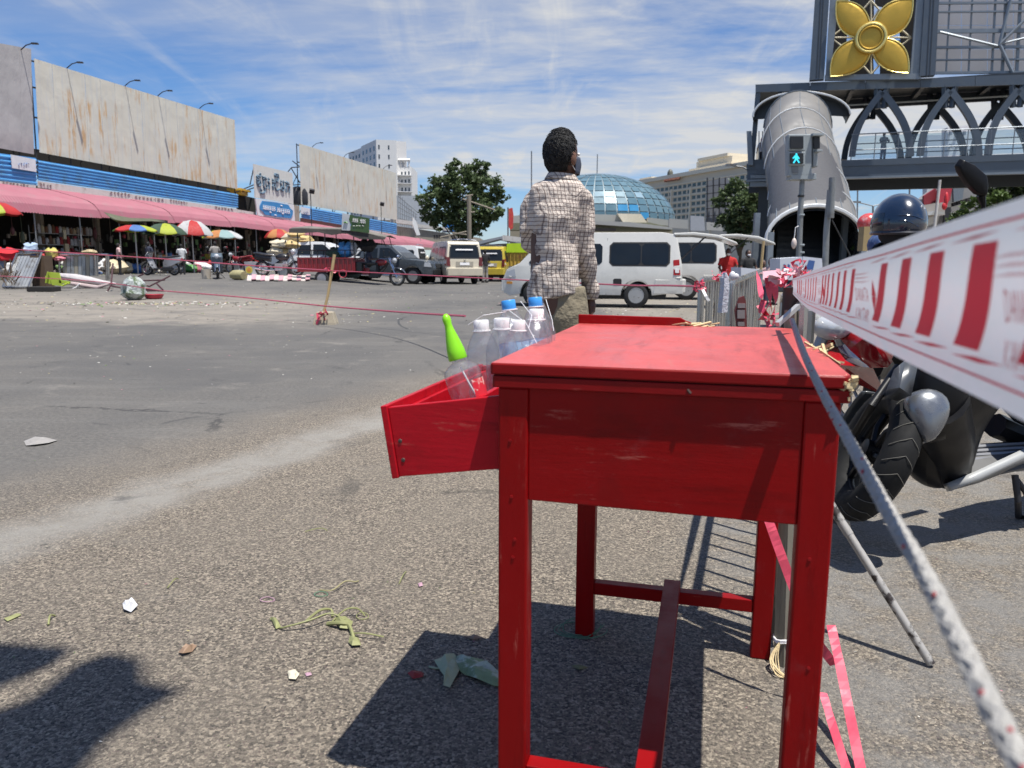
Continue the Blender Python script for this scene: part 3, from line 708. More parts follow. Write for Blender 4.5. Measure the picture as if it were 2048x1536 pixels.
for x0, y0 in ((740, 1075), (480, 1230), (775, 1265), (600, 1300)): b.tube([cpx(x0-18, y0, -2.87), cpx(x0+18, y0+10, -2.87)], 0.05, 5)
b.build('painted_letters', mat('white_letters', (0.7, 0.72, 0.74), 0.6), T)
# wall pier, dark tank and yellow finial between the boards
T = thing('wall_pier', HP(597, 440, -3.3), 'narrow stained concrete pier between the market sign and the rusty billboard', 'pier')
pane('pier', [(588, 410), (599, 412), (599, 445), (590, 443)], -3.2, concM, T, 0.4)
b = MB(); M = Matrix.Translation(HP(596, 405, -4.6)); b.lathe([(0.9, -.2), (0.95, 0), (0.95, .9), (.7, 1.35), (.2, 1.5), (.01, 1.52)], 18, M); tag(b.build('water_tank', darkst, smooth=True), 'round black water tank behind the right edge of the market sign', 'water tank')
b = MB(); b.box(HP(478, 384, -4.5), (0.9, 1.6, 0.5)); b.box(HP(478, 381, -4.5), (1.3, 2.0, 0.15)); tag(b.build('yellow_sign', mat('yellow_paint', (0.65, 0.42, 0.05), .5, dirt=(.4, .1, .05), dsc=3)), 'small yellow and red sign peeping out behind the long rusty billboard', 'sign')
# dark storey between the hall sections
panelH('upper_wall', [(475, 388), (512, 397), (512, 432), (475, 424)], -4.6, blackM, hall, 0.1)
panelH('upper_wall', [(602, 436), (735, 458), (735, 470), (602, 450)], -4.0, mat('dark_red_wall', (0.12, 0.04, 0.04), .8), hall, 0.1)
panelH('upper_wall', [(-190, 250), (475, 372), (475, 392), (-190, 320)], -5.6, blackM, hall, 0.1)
# two floodlights on thin poles in front of the awning
fl = None
for (x, yt, yb, lb) in ((621, 385, 560, 'floodlight on a thin pole in front of the market sign and awning'), (762, 410, 540, 'floodlight on a thin pole behind the dark pickup truck')):
    p = HP(x, yt, 1.2); g = Vector((p.x, p.y, terr(p.x, p.y))); T = thing('floodlight', g, lb, 'floodlight', 'floodlights on thin poles before the awning')
    b = MB(); b.tube([g, p], 0.035, 6); b.build('pole', darkst, T)
    b = MB(); b.box(p + Vector((0.12, 0, 0.1)), (0.42, 0.22, 0.36), Euler((0.5, 0.2, 0.3)).to_matrix()); b.build('lamp_head', darkst, T, bevel=0.02)
# far end of the hall: concrete parapet, lattice frame, blue tank, flag
T = thing('concrete_building', HP(850, 480, -5), 'low weathered concrete building with a ledge beyond the market hall', 'building')
panelH('wall', [(793, 452), (960, 476), (1000, 500), (793, 500)], -4.5, concM, T, 2.0); panelH('ledge', [(793, 438), (835, 444), (835, 451), (793, 446)], -4.1, whiteM, T, .8); panelH('ledge', [(835, 448), (900, 456), (900, 462), (835, 455)], -4.2, whiteM, T, .8)
for x in (868, 873, 878): panelH('window', [(x, 470), (x+3, 470.5), (x+3, 476), (x, 475.5)], -4.45, blackM, T, .05)
T = thing('scaffold_frame', HP(815, 450, -6), 'tall lattice frame of thin steel bars at the end of the rusty billboard', 'steel frame')
for i in range(9):
    x = 796+i*4.4; yt = 384+i*5.5; b = MB(); b.tube([HP(x, yt, -6), HP(x, 450+i*1.0, -6)], 0.045, 5); b.build('upright', greyst, T)
for yy in range(0, 6):
    b = MB(); b.tube([HP(796, 392+yy*11, -6), HP(834, 424+yy*5.5, -6)], 0.04, 5); b.build('crossbar', greyst, T)
b = MB(); b.box(HP(822, 425, -12), (7, 0.4, 5.5)); b.build('backing', mat('pale_shed', (.42, .44, .46), .6), T)
T = thing('water_tank', HP(900, 463, -5), 'bright blue water tank on a rooftop stand left of the utility pole', 'water tank')
tp = HP(900, 463, -5.0); tr_ = 1.25
b = MB(); b.lathe([(.01, 0), (tr_, 0), (tr_, .25), (tr_*1.02, .3), (tr_, .35), (tr_, 1.9), (tr_*.8, 2.15), (.4, 2.2), (.4, 2.35), (.01, 2.4)], 22, Matrix.Translation(tp)); b.build('tank', mat('tank_blue', (0.015, 0.13, 0.42), .4), T, smooth=True)
b = MB()
for dx in (-1, 1):
    for dy in (-1, 1): b.tube([tp+Vector((dx, dy, 0)), tp+Vector((dx*1.1, dy*1.1, -2.2))], .06, 5)
b.tube([tp+Vector((-1.4, 0, -.1)), tp+Vector((2.6, 0, -.1))], .07, 5); b.tube([tp+Vector((1.2, 0, -2)), tp+Vector((2.8, 0, .2))], .06, 5); b.build('stand', greyst, T)
T = thing('flag', HP(838, 480, 0.5), 'limp white flag on a leaning pole at the end of the pink awning', 'flag')
b = MB(); b.tube([HP(842, 482, .5), HP(824, 436, .5)], .04, 5); b.build('pole', whiteM, T)
b = MB(); b.prism([HP(x, y, .55) for x, y in ((826, 435), (831, 441), (836, 457), (840, 470), (833, 471), (828, 459), (825, 449))], HN*.04); b.build('cloth', mat('white_cloth', (.72, .72, .72), .7), T)

# ---- stalls in the shade under the awning
woodM = mat('stall_wood', (.10, .065, .04), .8, var=.4, sc=8); 
goods = [mat('goods_'+n, c, .6, var=.3, sc=12) for n, c in (('red', (.35, .03, .03)), ('cream', (.5, .42, .28)), ('white', (.55, .55, .55)), ('green', (.08, .25, .06)), ('orange', (.5, .2, .04)), ('brown', (.16, .08, .04)), ('blue', (.06, .15, .35)), ('yellow', (.5, .4, .06)), ('pink', (.5, .16, .2)))]
def hx(px, py, off): return HP(px, py, off)
def shelf_rack(px, label, cols=12, off=-2.6, y0=438, y1=482, w=3.0, seed=1):
    base = HP(px, 500, off); t0 = ht(base); z0 = 0.4
    T = thing('shelf_rack', HT(t0, off, z0), label, 'shelf rack', 'shelf racks in the shade of the market hall')
    rr = random.Random(seed)
    b = MB()
    for q in (-w/2, w/2):
        for o in (-.2, .2): b.tube([HT(t0+q, off+o, z0), HT(t0+q, off+o, z0+2.5)], .03, 4)
    b.build('frame', greyst, T)
    for zz in (0.9, 1.5, 2.1):
        b = MB(); c = HT(t0, off, z0+zz); b.box(c, (w, .45, .03), Matrix.Rotation(math.atan2(HE.y, HE.x), 3, 'Z')); b.build('shelf', whiteM, T)
        for i in range(cols):
            r_ = w/cols*.40; p = HT(t0-w/2+w*(i+.5)/cols, off+.05, z0+zz+.015); h = rr.uniform(.3, .48)
            b = MB(); b.lathe([(.001, 0), (r_, 0), (r_, h*.75), (r_*.6, h*.9), (r_*.55, h), (.001, h)], 8, Matrix.Translation(p)); b.build('jar', rr.choice([goods[0], goods[1], goods[2], goods[2], goods[5]]), T, smooth=True)
    return T
shelf_rack(112, 'shelf rack of pale bottles and jars under the pink awning, behind the tipped metal table', 12, seed=1)
shelf_rack(160, 'second shelf rack of small jars under the awning, right of the first rack', 8, seed=2, w=2.0, off=-2.9)
def sack(c, r, m, name='sack', parent=None, seed=0, rot=0.0):
    rr = random.Random(seed); b = MB(); rx, ry, rz = r; n = 12; secs = []
    for i in range(9):
        a = math.pi*(i/8); a = min(max(a, .12), math.pi-.12); f = math.sin(a)**.6
        def lw(k): return 1 + .16*math.sin(3*6.283*k/n + seed*1.7) + .12*math.sin(5*6.283*k/n + i*1.3 + seed) + .10*math.sin(i*2.1+seed*3)
        secs.append([Vector(c) + Matrix.Rotation(rot, 3, 'Z') @ Vector((rx*f*math.cos(6.283*k/n)*(1+rr.uniform(-.07, .07))*lw(k), ry*f*math.sin(6.283*k/n)*(1+rr.uniform(-.07, .07))*lw(k), rz*(1-math.cos(a))*(1+.16*math.sin(2*6.283*k/n+seed)))) for k in range(n)])
    b.loft(secs); return b.build(name, m, parent, smooth=True)
# goods heaped at the front of the stalls
rr = random.Random(11)
names = ['crate', 'basket', 'bundle', 'sack']
gl = ['low heap on the market floor left of the parked scooter', 'heap before the stall posts']
lab_m = ['red', 'cream', 'white', 'green', 'orange', 'brown', 'blue', 'yellow', 'pink']
STUFFS = [(20, 520, 2, .55), (66, 500, 6, .5), (205, 527, 2, .75), (222, 524, 2, .6), (234, 533, 1, .7), (250, 533, 1, .6), (268, 538, 6, .5), (280, 540, 8, .4), (355, 538, 2, .5), (372, 543, 3, .5), (382, 546, 3, .45), (392, 540, 8, .5), (404, 541, 2, .6),
 (416, 525, 0, .7), (345, 525, 1, .6), (366, 520, 2, .6), (470, 548, 2, .7), (492, 545, 2, .5), (300, 521, 5, .5), (130, 520, 5, .6), (560, 545, 5, .5), (585, 548, 6, .5), (455, 552, 1, .5), (504, 540, 4, .5), (180, 515, 6, .5)]
wh = ['below the far left parasol', 'under the shelf racks', 'beside the tipped steel stall', 'beside the steel stall table', 'right of the steel stall', 'among the pale sacks', 'left of the parked scooter', 'just left of the scooter', 'right of the parked scooter', 'lying by the white bags', 'nearest the cardboard box', 'in the pale row of bags', 'beside the cardboard box', 'behind the small motorbike', 'behind the scooter seat', 'behind the red parasol pole', 'by the wicker barrel', 'behind the plastic bucket', 'behind the scooter handlebar', 'at the foot of the first rack', 'by the white pickup wheel', 'beside the laid out mat', 'left of the wicker barrel', 'behind the long mat', 'at the foot of the second rack']
for i, (x, y, ci, s_) in enumerate(STUFFS):
    p = HP(x, y, 0.6 if y > 530 else -0.9); z = terr(p.x, p.y)
    o = sack((p.x, p.y, z), (s_*.95, s_*.7, s_*.5), goods[ci], 'goods_bag', None, i, rr.uniform(0, 3))
    tag(o, 'lumpy %s goods bag %s in the market' % (lab_m[ci], wh[i]), 'goods bag', 'goods heaped along the market front')
# hanging goods under the awning
hgoods = [mat('hanging_'+str(i), c, .7, var=.3, sc=10) for i, c in enumerate(((.10, .08, .05), (.06, .07, .04), (.16, .13, .10), (.10, .03, .03)))]
for i, x in enumerate((25, 45, 190, 222, 262, 285, 305, 330, 350, 405, 430, 446, 500, 520, 545)):
    p = HP(x, 462 + (i*13) % 22, -1.2); b = MB(); b.ball(p, (rr.uniform(.08, .16), .10, rr.uniform(.2, .4)), 8, 6); b.tube([p, p+Vector((0, 0, 1.2))], .012, 4)
    tag(b.build('hanging_bag', rr.choice(hgoods), smooth=True), 'small bundle of goods hanging in the dark stalls under the awning, %s from the left' % 'first second third fourth fifth sixth seventh eighth ninth tenth eleventh twelfth thirteenth fourteenth fifteenth'.split()[i], 'hanging bag', 'goods hanging under the awning')
# stall counters
for i, x in enumerate((60, 150, 250, 330, 420, 500, 560)):
    t0 = ht(HP(x, 520, -1.6)); T = thing('stall_counter', HT(t0, -1.6, .35), 'dark wooden stall counter under the awning, %s in the row from the left' % ('first second third fourth fifth sixth seventh'.split()[i]), 'counter', 'stall counters under the awning')
    b = MB(); b.box(HT(t0, -1.6, .35+.85), (2.6, .9, .06), Matrix.Rotation(math.atan2(HE.y, HE.x), 3, 'Z')); b.build('counter_top', woodM, T)
    for q in (-1.2, 1.2):
        for o in (-.4, .4): b = MB(); b.box(HT(t0+q, -1.6+o, .35+.41), (.07, .07, .82)); b.build('leg', woodM, T)
    for k in range(6):
        c = HT(t0-1.1+k*.42, -1.6+rr.uniform(-.2, .2), .35+.88); b = MB(); h = rr.uniform(.12, .35); b.box(c+Vector((0, 0, h/2)), (.34, .34, h), Matrix.Rotation(rr.uniform(0, 1), 3, 'Z'))
        tag(b.build('produce_box', goods[(i*3+k*2) % 9], bevel=.02), '%s box, %s on the %s stall counter from the left' % (('red cream white green orange brown blue yellow pink'.split())[(i*3+k*2) % 9], 'first second third fourth fifth last'.split()[k], 'first second third fourth fifth sixth seventh'.split()[i]), 'box', 'boxes on the stall counters')

# ---- parasols along the stall fronts
def parasol(pxc, pyt, pyb, hw, label, cols, off=1.0, pole=True, nseg=8, drop=0.35, lean=0.0, ybase=None, soft=0):
    c = HP(pxc, pyb, off); k = c.y/FPX; Rr = hw*k; ht_ = (pyb-pyt)*k; g = Vector((c.x, c.y, terr(c.x, c.y)))
    T = thing('parasol', g, label, 'parasol', 'parasols over the stall fronts')
    rr = random.Random(int(pxc)); sub = 3; ring = []
    apex = c + Vector((lean*Rr, 0, ht_))
    for i in range(nseg):
        b = MB(); secs = []
        for j in range(sub+1):
            a = 2*math.pi*(i+j/sub)/nseg + .2; d = Vector((math.cos(a), math.sin(a), 0)); sag = -0.06*Rr*math.sin(math.pi*j/sub)
            col = [apex, apex.lerp(c, .25)*1.0 + d*Rr*.45 + Vector((0, 0, sag*.5+ht_*.12)), apex.lerp(c, .65) + d*Rr*.8 + Vector((0, 0, sag+ht_*.08)), c + d*Rr + Vector((0, 0, sag)), c + d*Rr*1.005 + Vector((0, 0, sag-drop*.35*Rr*.4+rr.uniform(-1, 1)*soft))]
            secs.append(col)
        b.loft(secs, cap=False, closed=False); b.build('canopy_panel', cols[i % len(cols)], T, smooth=True)
    if pole:
        b = MB(); b.tube([g, apex], .035, 6); b.build('pole', whiteM, T)
        b = MB()
        for i in range(nseg):
            a = 2*math.pi*i/nseg + .2; b.tube([apex+Vector((0, 0, -.1)), c+Vector((math.cos(a), math.sin(a), 0))*Rr*.97], .012, 4)
        b.build('ribs', darkst, T)
    return T
def cl(n, c): c = tuple(x*.62 for x in c); return mat('cloth_'+n, c, .7, var=.12, sc=5, dirt=tuple(x*.6 for x in c), dsc=4)
cR, cW, cG, cY, cB, cDG = cl('red', (.55, .02, .02)), cl('white', (.62, .62, .62)), cl('green', (.22, .42, .08)), cl('lime', (.45, .52, .03)), cl('blue', (.08, .2, .5)), cl('dark_green', (.05, .10, .06))
cO = cl('orange', (.6, .25, .08)); cA = cl('aqua', (.3, .45, .45))
parasol(-12, 404, 425, 48, 'faded red and yellow parasol cut off at the left edge under the awning', [cR, cR, cY, cR], off=1.6)
parasol(270, 450, 460, 40, 'flat parasol of blue, red and lime panels left of the red and white one', [cR, cB, cY, cR, cG], off=1.2)
parasol(330, 447, 466, 40, 'dark green sagging parasol with a lime edge between two coloured ones', [cDG, cDG, cY, cDG], off=1.5)
parasol(384, 441, 468, 39, 'red and white panelled parasol on a pale pole', [cR, cW], off=2.0)
parasol(445, 460, 474, 38, 'low parasol of lime, orange and pale blue panels right of the red and white one', [cY, cO, cA, cW], off=1.2, pole=False)
0 and parasol(506, 463, 474, 33, 'pale green and lime parasol left of the sacks on the pickup', [cA, cG, cY], off=1.0)
parasol(556, 458, 474, 26, 'bright red parasol right behind the sacks on the white pickup', [cR, cO], off=0.6)
# tarpaulin hanging from the awning edge
b = MB(); tp_ = [(207, 424), (235, 431), (262, 436), (300, 437), (335, 441)]; bt = [(240, 448), (252, 449), (275, 445), (305, 443), (336, 447)]
b.loft([[HP(x, y, .1) for x, y in tp_], [HP((x+x2)/2, (y+y2)/2+2, .5) for (x, y), (x2, y2) in zip(tp_, bt)], [HP(x, y, .2) for x, y in bt]], cap=False, closed=False)
tag(b.build('tarpaulin', cl('khaki', (.14, .15, .09)), smooth=True, solid=.01), 'rolled khaki tarpaulin hanging from the broken awning edge', 'tarpaulin')

# goods too jumbled to count at the foot of the stalls
clm = [mat('clutter_'+str(i), c, .75, var=.3, sc=10) for i, c in enumerate(((.50, .48, .44), (.40, .33, .20), (.05, .045, .04), (.16, .13, .10), (.30, .04, .05), (.10, .16, .28), (.45, .38, .34), (.12, .20, .07)))]
b = MB(); rr = random.Random(77)
for _ in range(520):
    t0 = rr.uniform(-9, 30); of = rr.uniform(-2.2, .9); b.cur = rr.choice([0, 0, 1, 2, 2, 3, 3, 4, 5, 6, 6, 7]); s_ = rr.uniform(.10, .34); z = .35 + (0 if rr.random() < .7 else rr.uniform(.1, .5))
    Mx = Euler((rr.uniform(-.4, .4), rr.uniform(-.4, .4), rr.uniform(0, 3))).to_matrix()
    if rr.random() < .5: b.box(HT(t0, of, z+s_*.3), (s_*rr.uniform(.6, 1.6), s_, s_*rr.uniform(.4, 1)), Mx)
    else: b.ball(HT(t0, of, z+s_*.3), (s_*rr.uniform(.5, .9), s_*.6, s_*rr.uniform(.3, .6)), 7, 5, Mx)
for _ in range(300):
    t0 = rr.uniform(-9, 32); of = rr.uniform(-2.9, -.8); b.cur = rr.choice([2, 2, 3, 3, 3, 1, 4, 7]); s_ = rr.uniform(.08, .25); b.box(HT(t0, of, rr.uniform(1.0, 2.6)), (s_, s_*.6, s_*rr.uniform(.8, 2.4)), Matrix.Rotation(rr.uniform(0, 3), 3, 'Z'))
tag(b.build('market_clutter', clm), 'jumble of small bags boxes and cloths in the shaded stalls', kind='stuff')
# ------------------------------------------------------------------ footbridge on the right
BA = AY(1505, 250, 47.0); BB = AY(2048, 250, 42.5); BE = (BB-BA); BE.z = 0; BE.normalize(); BNV = Vector((BE.y, -BE.x, 0))   # towards the camera
def BP(px, py, off=0.0):
    d = ray(px, py); p0 = BA + BNV*off; k = (p0-C0).dot(BNV)/d.dot(BNV); return C0 + d*k
def bt(p): return (p-BA).dot(BE)
slate = mat('slate_blue_steel', (0.085, 0.105, 0.13), 0.38, 0.25, var=.15, sc=1.5); slated = mat('slate_dark_steel', (0.035, 0.042, 0.052), 0.45, .2); slatel = mat('slate_light_steel', (0.20, 0.23, 0.26), 0.4, .3)
def bquad(name, q, off, m, parent, th, bevel=0):
    b = MB(); b.prism([BP(x, y, off) for x, y in q], -BNV*th); return b.build(name, m, parent, bevel=bevel)
BR = thing('footbridge', BP(1700, 362, 0) - Vector((0, 0, 6)), 'dark steel footbridge with pointed arches, a roof and a glass railing', 'footbridge')
for i in range(8):
    x0 = 1511+i*110; x1 = x0+109.2
    yt = lambda x: 169-.037*(x-1511); yb = lambda x: 184.5-.029*(x-1511)
    bquad('fascia_panel', [(x0, yt(x0)), (x1, yt(x1)), (x1, yb(x1)), (x0, yb(x0))], 0.0, slate, BR, .15)
def bslab(name, px0, px1, zt, th, o0, o1, m, bevel=0):
    a, c = BP(px0, 200), BP(px1, 200); b = MB(); vs = []
    for p in (a, c):
        for o in (o0, o1):
            for z in (zt-th, zt): q = p + BNV*o; vs.append(Vector((q.x, q.y, z)))
    b.add(vs, [(0,1,3,2),(4,6,7,5),(0,4,5,1),(2,3,7,6),(0,2,6,4),(1,5,7,3)]); return b.build(name, m, BR, bevel=bevel)
zr0 = BP(1760, 182).z; zd = BP(1760, 318).z; zd2 = BP(1760, 362).z
bslab('roof_slab', 1512, 2420, zr0+.55, .12, -4.2, -0.16, slated)
bslab('deck_girder', 1500, 2420, zd, .35, -4.2, 0.06, slate)
bslab('deck_girder', 1502, 2420, zd-.352, zd-zd2-.6, -.3, -0.0, slate)
bslab('deck_girder', 1502, 2420, zd-.352, zd-zd2-.2, -4.2, -3.9, slated)
bslab('deck_floor', 1502, 2420, zd-.352, .2, -3.89, -.31, slated)
bslab('ledge', 1500, 2420, zd2+.28, .12, -.25, .12, slatel)
bslab('back_beam', 1512, 2420, zr0+.40, .55, -4.2, -4.0, slated)
for i in range(12):
    px = 1560+i*72; a = BP(px, 200); b = MB(); b.box(a - BNV*2.1 + Vector((0, 0, zr0+.30-a.z)), (.22, 4.0, .3), Matrix.Rotation(math.atan2(BE.y, BE.x), 3, 'Z')); b.build('roof_beam', slated, BR)
b = MB(); a, c = BP(1700, 200)-BNV*2.6, BP(2400, 200)-BNV*2.6; b.tube([Vector((a.x, a.y, zr0-.2)), Vector((c.x, c.y, zr0-.2))], .05, 6); b.build('light_rail', mat('pale_light_rail', (.65, .65, .62), .5), BR)
def ogive(xa, ya, xl, xr, yf, off, m, w=0.34, d=0.35):
    A = BP(xa, ya, off); F0 = BP(xl, yf, off); F1 = BP(xr, yf, off)
    for F in (F0, F1):
        n = 12; pts = []
        for i in range(n+1):
            s_ = i/n; 
            p = F.lerp(A, s_); bul = (A-F).length*.10*math.sin(math.pi*min(1, s_*1.0)); dr = (F-((F0+F1)/2)).normalized()
            pts.append(p + dr*bul)
        dirv = BE; secs = []
        for i, p in enumerate(pts):
            t = (pts[min(i+1, n)]-pts[max(0, i-1)]).normalized(); s1 = t.cross(BNV).normalized()*w/2; s2 = BNV*d/2
            secs.append([p-s1-s2, p+s1-s2, p+s1+s2, p-s1+s2])
        b = MB(); b.loft(secs); b.build('arch_rib', m, BR)
    for sx in (-1, 1):
        b = MB(); t0_ = A + BE*sx*.15 ; b.tube([t0_ - Vector((0, 0, .9)), BP(xa+sx*11, 168, off)], .16, 4); b.build('arch_strut', m, BR)
per = 133
for k in range(-1, 5):
    xa = 1764+k*136
    if k >= 0: ogive(xa, 184-k*2.2, xa-60, xa+57, 313-k*1.6, -.15, slate)
    xb = 1742 + k*128
    if xb > 1650: ogive(xb, 208, xb-54, xb+60, 320, -3.9, slated)
glassM = m_clear('railing_glass', (.80, .88, .92), .05, .10)
for i in range(16):
    x0 = 1702+i*46; b = MB(); p0, p1 = BP(x0, 316, .0), BP(x0+45, 316, .0); z0 = zd+.05; z1 = zd+1.3
    b.prism([Vector((p0.x, p0.y, z0)), Vector((p1.x, p1.y, z0)), Vector((p1.x, p1.y, z1)), Vector((p0.x, p0.y, z1))], -BNV*.03); b.build('glass_pane', glassM, BR)
    b = MB(); b.tube([Vector((p0.x, p0.y, zd)), Vector((p0.x, p0.y, zd+1.4))], .03, 5); b.build('rail_post', slatel, BR)
b = MB(); p0, p1 = BP(1700, 316), BP(2400, 316)
for z in (zd+1.42, zd+.55): b.tube([Vector((p0.x, p0.y, z)), Vector((p1.x, p1.y, z))], .035, 6)
b.build('handrail', slatel, BR)
b = MB(); p0, p1 = BP(1700, 316, -3.9), BP(2400, 316, -3.9)
for z in (zd+1.42, zd+.8): b.tube([Vector((p0.x, p0.y, z)), Vector((p1.x, p1.y, z))], .035, 6)
b.build('handrail', slatel, BR)
# left end of the bridge: platform edge, posts, drum of the stair head
for (q, o, m) in (([(1511, 184), (1521, 184), (1508, 330), (1499, 330)], -.1, slate), ([(1500, 320), (1536, 318), (1536, 348), (1500, 350)], .05, slate), ([(1501, 350), (1540, 350), (1540, 356), (1501, 357)], .1, slatel), ([(1501, 364), (1540, 364), (1538, 373), (1499, 373)], .0, slatel), ([(1493, 262), (1503, 262), (1506, 330), (1496, 330)], .4, slatel)):
    bquad('end_frame', q, o, m, BR, .3)
for x in (1517, 1524): bquad('rail_post', [(x, 262), (x+2, 262), (x+2, 320), (x, 320)], .05, slatel, BR, .06)
# piers
for (x0, x1, y1) in ((1518, 1536, 520), (1536, 1546, 520)):
    p0 = BP(x0, 370, -1.0); p1 = BP(x1, 370, -1.0); b = MB(); b.prism([Vector((p0.x, p0.y, 0)), Vector((p1.x, p1.y, 0)), Vector((p1.x, p1.y, zd2)), Vector((p0.x, p0.y, zd2))], -BNV*.8); b.build('pier', slated, BR)
p0 = BP(2500, 370, -1.0); b = MB(); b.box(Vector((p0.x, p0.y, zd2/2)), (1, 1, zd2)); b.build('pier', slated, BR)
# stair canopy: a barrel vault coming down towards the camera
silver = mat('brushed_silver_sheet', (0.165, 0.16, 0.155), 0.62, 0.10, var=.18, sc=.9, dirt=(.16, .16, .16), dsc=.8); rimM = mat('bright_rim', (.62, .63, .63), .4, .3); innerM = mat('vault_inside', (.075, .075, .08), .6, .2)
ST = thing('stair_canopy', AY(1630, 520, 27) , 'curved silver barrel vault over the stairs that climb to the footbridge', 'stair canopy')
rings = [(1600, 183, 64, 250, 43.5), (1600, 217, 68, 290, 41.5), (1610, 257, 72, 335, 39), (1622, 318, 77, 395, 35.5), (1628, 371, 84, 430, 32), (1634, 414, 93, 478, 28.5)]
def vring(cx, ya, hw, yb, Y, n=16, gr=0.0):
    out = []; z_t = AY(cx, ya, Y).z; k = Y/FPX; r = hw*k; c = AY(cx, ya, Y); zb = z_t - min(r*1.05, (yb-ya)*k)
    for i in range(n+1):
        a = math.pi*i/n; out.append(Vector((c.x - (r+gr)*math.cos(a), Y, zb + (z_t-zb+gr)*math.sin(a))))
    return out
for i in range(len(rings)-1):
    a, c = rings[i], rings[i+1]
    mid = tuple((p+q)/2 for p, q in zip(a, c)); b = MB(); b.loft([vring(*a), vring(*mid), vring(*c)], cap=False, closed=False)
    b.build('vault_sheet', silver, ST, smooth=True, solid=.04)
for i in range(len(rings)-1):      # lengthwise seams between the roof sheets
    a, c = vring(*rings[i], gr=.02), vring(*rings[i+1], gr=.02)
    for j in (3, 5, 8, 11, 13): b = MB(); b.tube([a[j], c[j]], .018, 4); b.build('sheet_seam', slatel, ST)
for i, rg in enumerate(rings):
    b = MB(); b.tube(vring(*rg, gr=.05), (.035 if i < len(rings)-1 else .08), 6, up=(0, 1, 0)); b.build('vault_rim', rimM if i else slate, ST, smooth=True)
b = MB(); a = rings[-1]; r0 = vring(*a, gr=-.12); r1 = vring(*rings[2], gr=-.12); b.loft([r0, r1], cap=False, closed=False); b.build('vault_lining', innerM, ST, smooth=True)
for k_ in range(26):      # stair treads
    f = k_/25; Y = 29+f*14; z = .25+f*(zd-.25); xc = AY(1632-30*f, 400, Y).x; b = MB(); b.box((xc, Y, z-.08), (3.0-.4*f, .56, .16+.12)); b.build('stair_tread', slated, ST)
for sx in (-1, 1):        # side cladding and posts of the stair
    b = MB(); pts = []
    p = [Vector((AY(1634, 478, 28.5).x + sx*1.62, 28.6, 0)), Vector((AY(1634, 478, 28.5).x + sx*1.62, 28.6, 1.9)), Vector((AY(1600, 250, 43).x+sx*1.5, 43, zd+1.2)), Vector((AY(1600, 250, 43).x+sx*1.5, 43, zd-.9)), Vector((AY(1620, 478, 31).x + sx*1.6, 31, 0))]
    b.prism(p, (sx*.06, 0, 0)); b.build('side_cladding', mat('smoky_panel', (.05, .055, .065), .25, .3), ST)
    for Y, h in ((28.5, 2.2), (30.2, 3.0)): 
        x = AY(1634, 478, 28.5).x + sx*1.72; b = MB(); b.box((x, Y, h/2), (.2, .2, h)); b.build('post', slatel, ST)
# wide hood where the vault meets the bridge
HD = thing('stair_hood', BP(1600, 240, 1.0), 'broad half-round hood behind the top of the silver stair vault', 'canopy hood')
for sx, (x0, x1, ya, yb) in ((-1, (1506, 1600, 185, 234)), (1, (1600, 1701, 183, 228))):
    n = 10; A = []; B_ = []
    for i in range(n+1):
        a = math.pi/2*i/n
        px = (1600 - (1600-x0)*math.sin(a)) if sx < 0 else (1600 + (x1-1600)*math.sin(a)); py = yb - (yb-ya)*math.cos(a)
        A.append(BP(px, py, 1.6)); B_.append(BP(px, py, 1.6) - BNV*3.0)
    b = MB(); b.loft([A, B_], cap=False, closed=False); b.build('hood_sheet', slated, HD, smooth=True, solid=.05)
    b = MB(); b.tube(A, .06, 6, up=BNV); b.build('hood_rim', rimM, HD, smooth=True)
    b = MB(); q = [BP(1600, ya+2, .8)] + [x - BNV*.8 for x in A] + [BP(1600, yb, .8)]; b.prism(q, -BNV*.05); b.build('hood_back', slated, HD)
# tower with the golden flower
TW = thing('flower_tower', BP(1740, 160, .3), 'slate steel tower panel holding a large golden four-petalled flower', 'tower')
for q, o, m, th in (([(1634, -60), (1662, -60), (1648, 158), (1619, 160)], .5, slate, .5), ([(1664, -60), (1684, -60), (1660, 157), (1651, 157)], .35, slatel, .3), ([(1838, -60), (1852, -60), (1838, 152), (1820, 152)], .35, slatel, .3), ([(1853, -60), (1882, -60), (1870, 150), (1839, 152)], .5, slate, .5), ([(1650, 150), (1842, 146), (1842, 158), (1650, 160)], .42, slatel, .3),
                    ([(1660, -60), (1700, -60), (1690, 152), (1660, 155)], -1.2, blackM, .1), ([(1700, -60), (1748, -60), (1748, 60), (1700, 50)], -1.2, blackM, .1), ([(1795, 0), (1840, -40), (1835, 152), (1806, 152)], -1.2, blackM, .1), ([(1700, 90), (1745, 80), (1748, 152), (1700, 152)], -1.2, blackM, .1), ([(1760, 90), (1800, 80), (1800, 152), (1760, 152)], -1.2, blackM, .1), ([(1750, -60), (1800, -60), (1790, 20), (1750, 10)], -1.2, blackM, .1)):
    bquad('frame_panel', q, o, m, TW, th)
for xx in (1640, 1645, 1860, 1866): bquad('frame_groove', [(xx+4, -60), (xx+6, -60), (xx-6, 155), (xx-8, 155)], .52, slated, TW, .03)
gold = mat('gold_petal', (0.52, 0.33, 0.05), 0.42, 0.55, var=.1, sc=1.0); goldp = mat('gold_rim', (.75, .62, .22), .35, .6)
FC = (1742, 75)
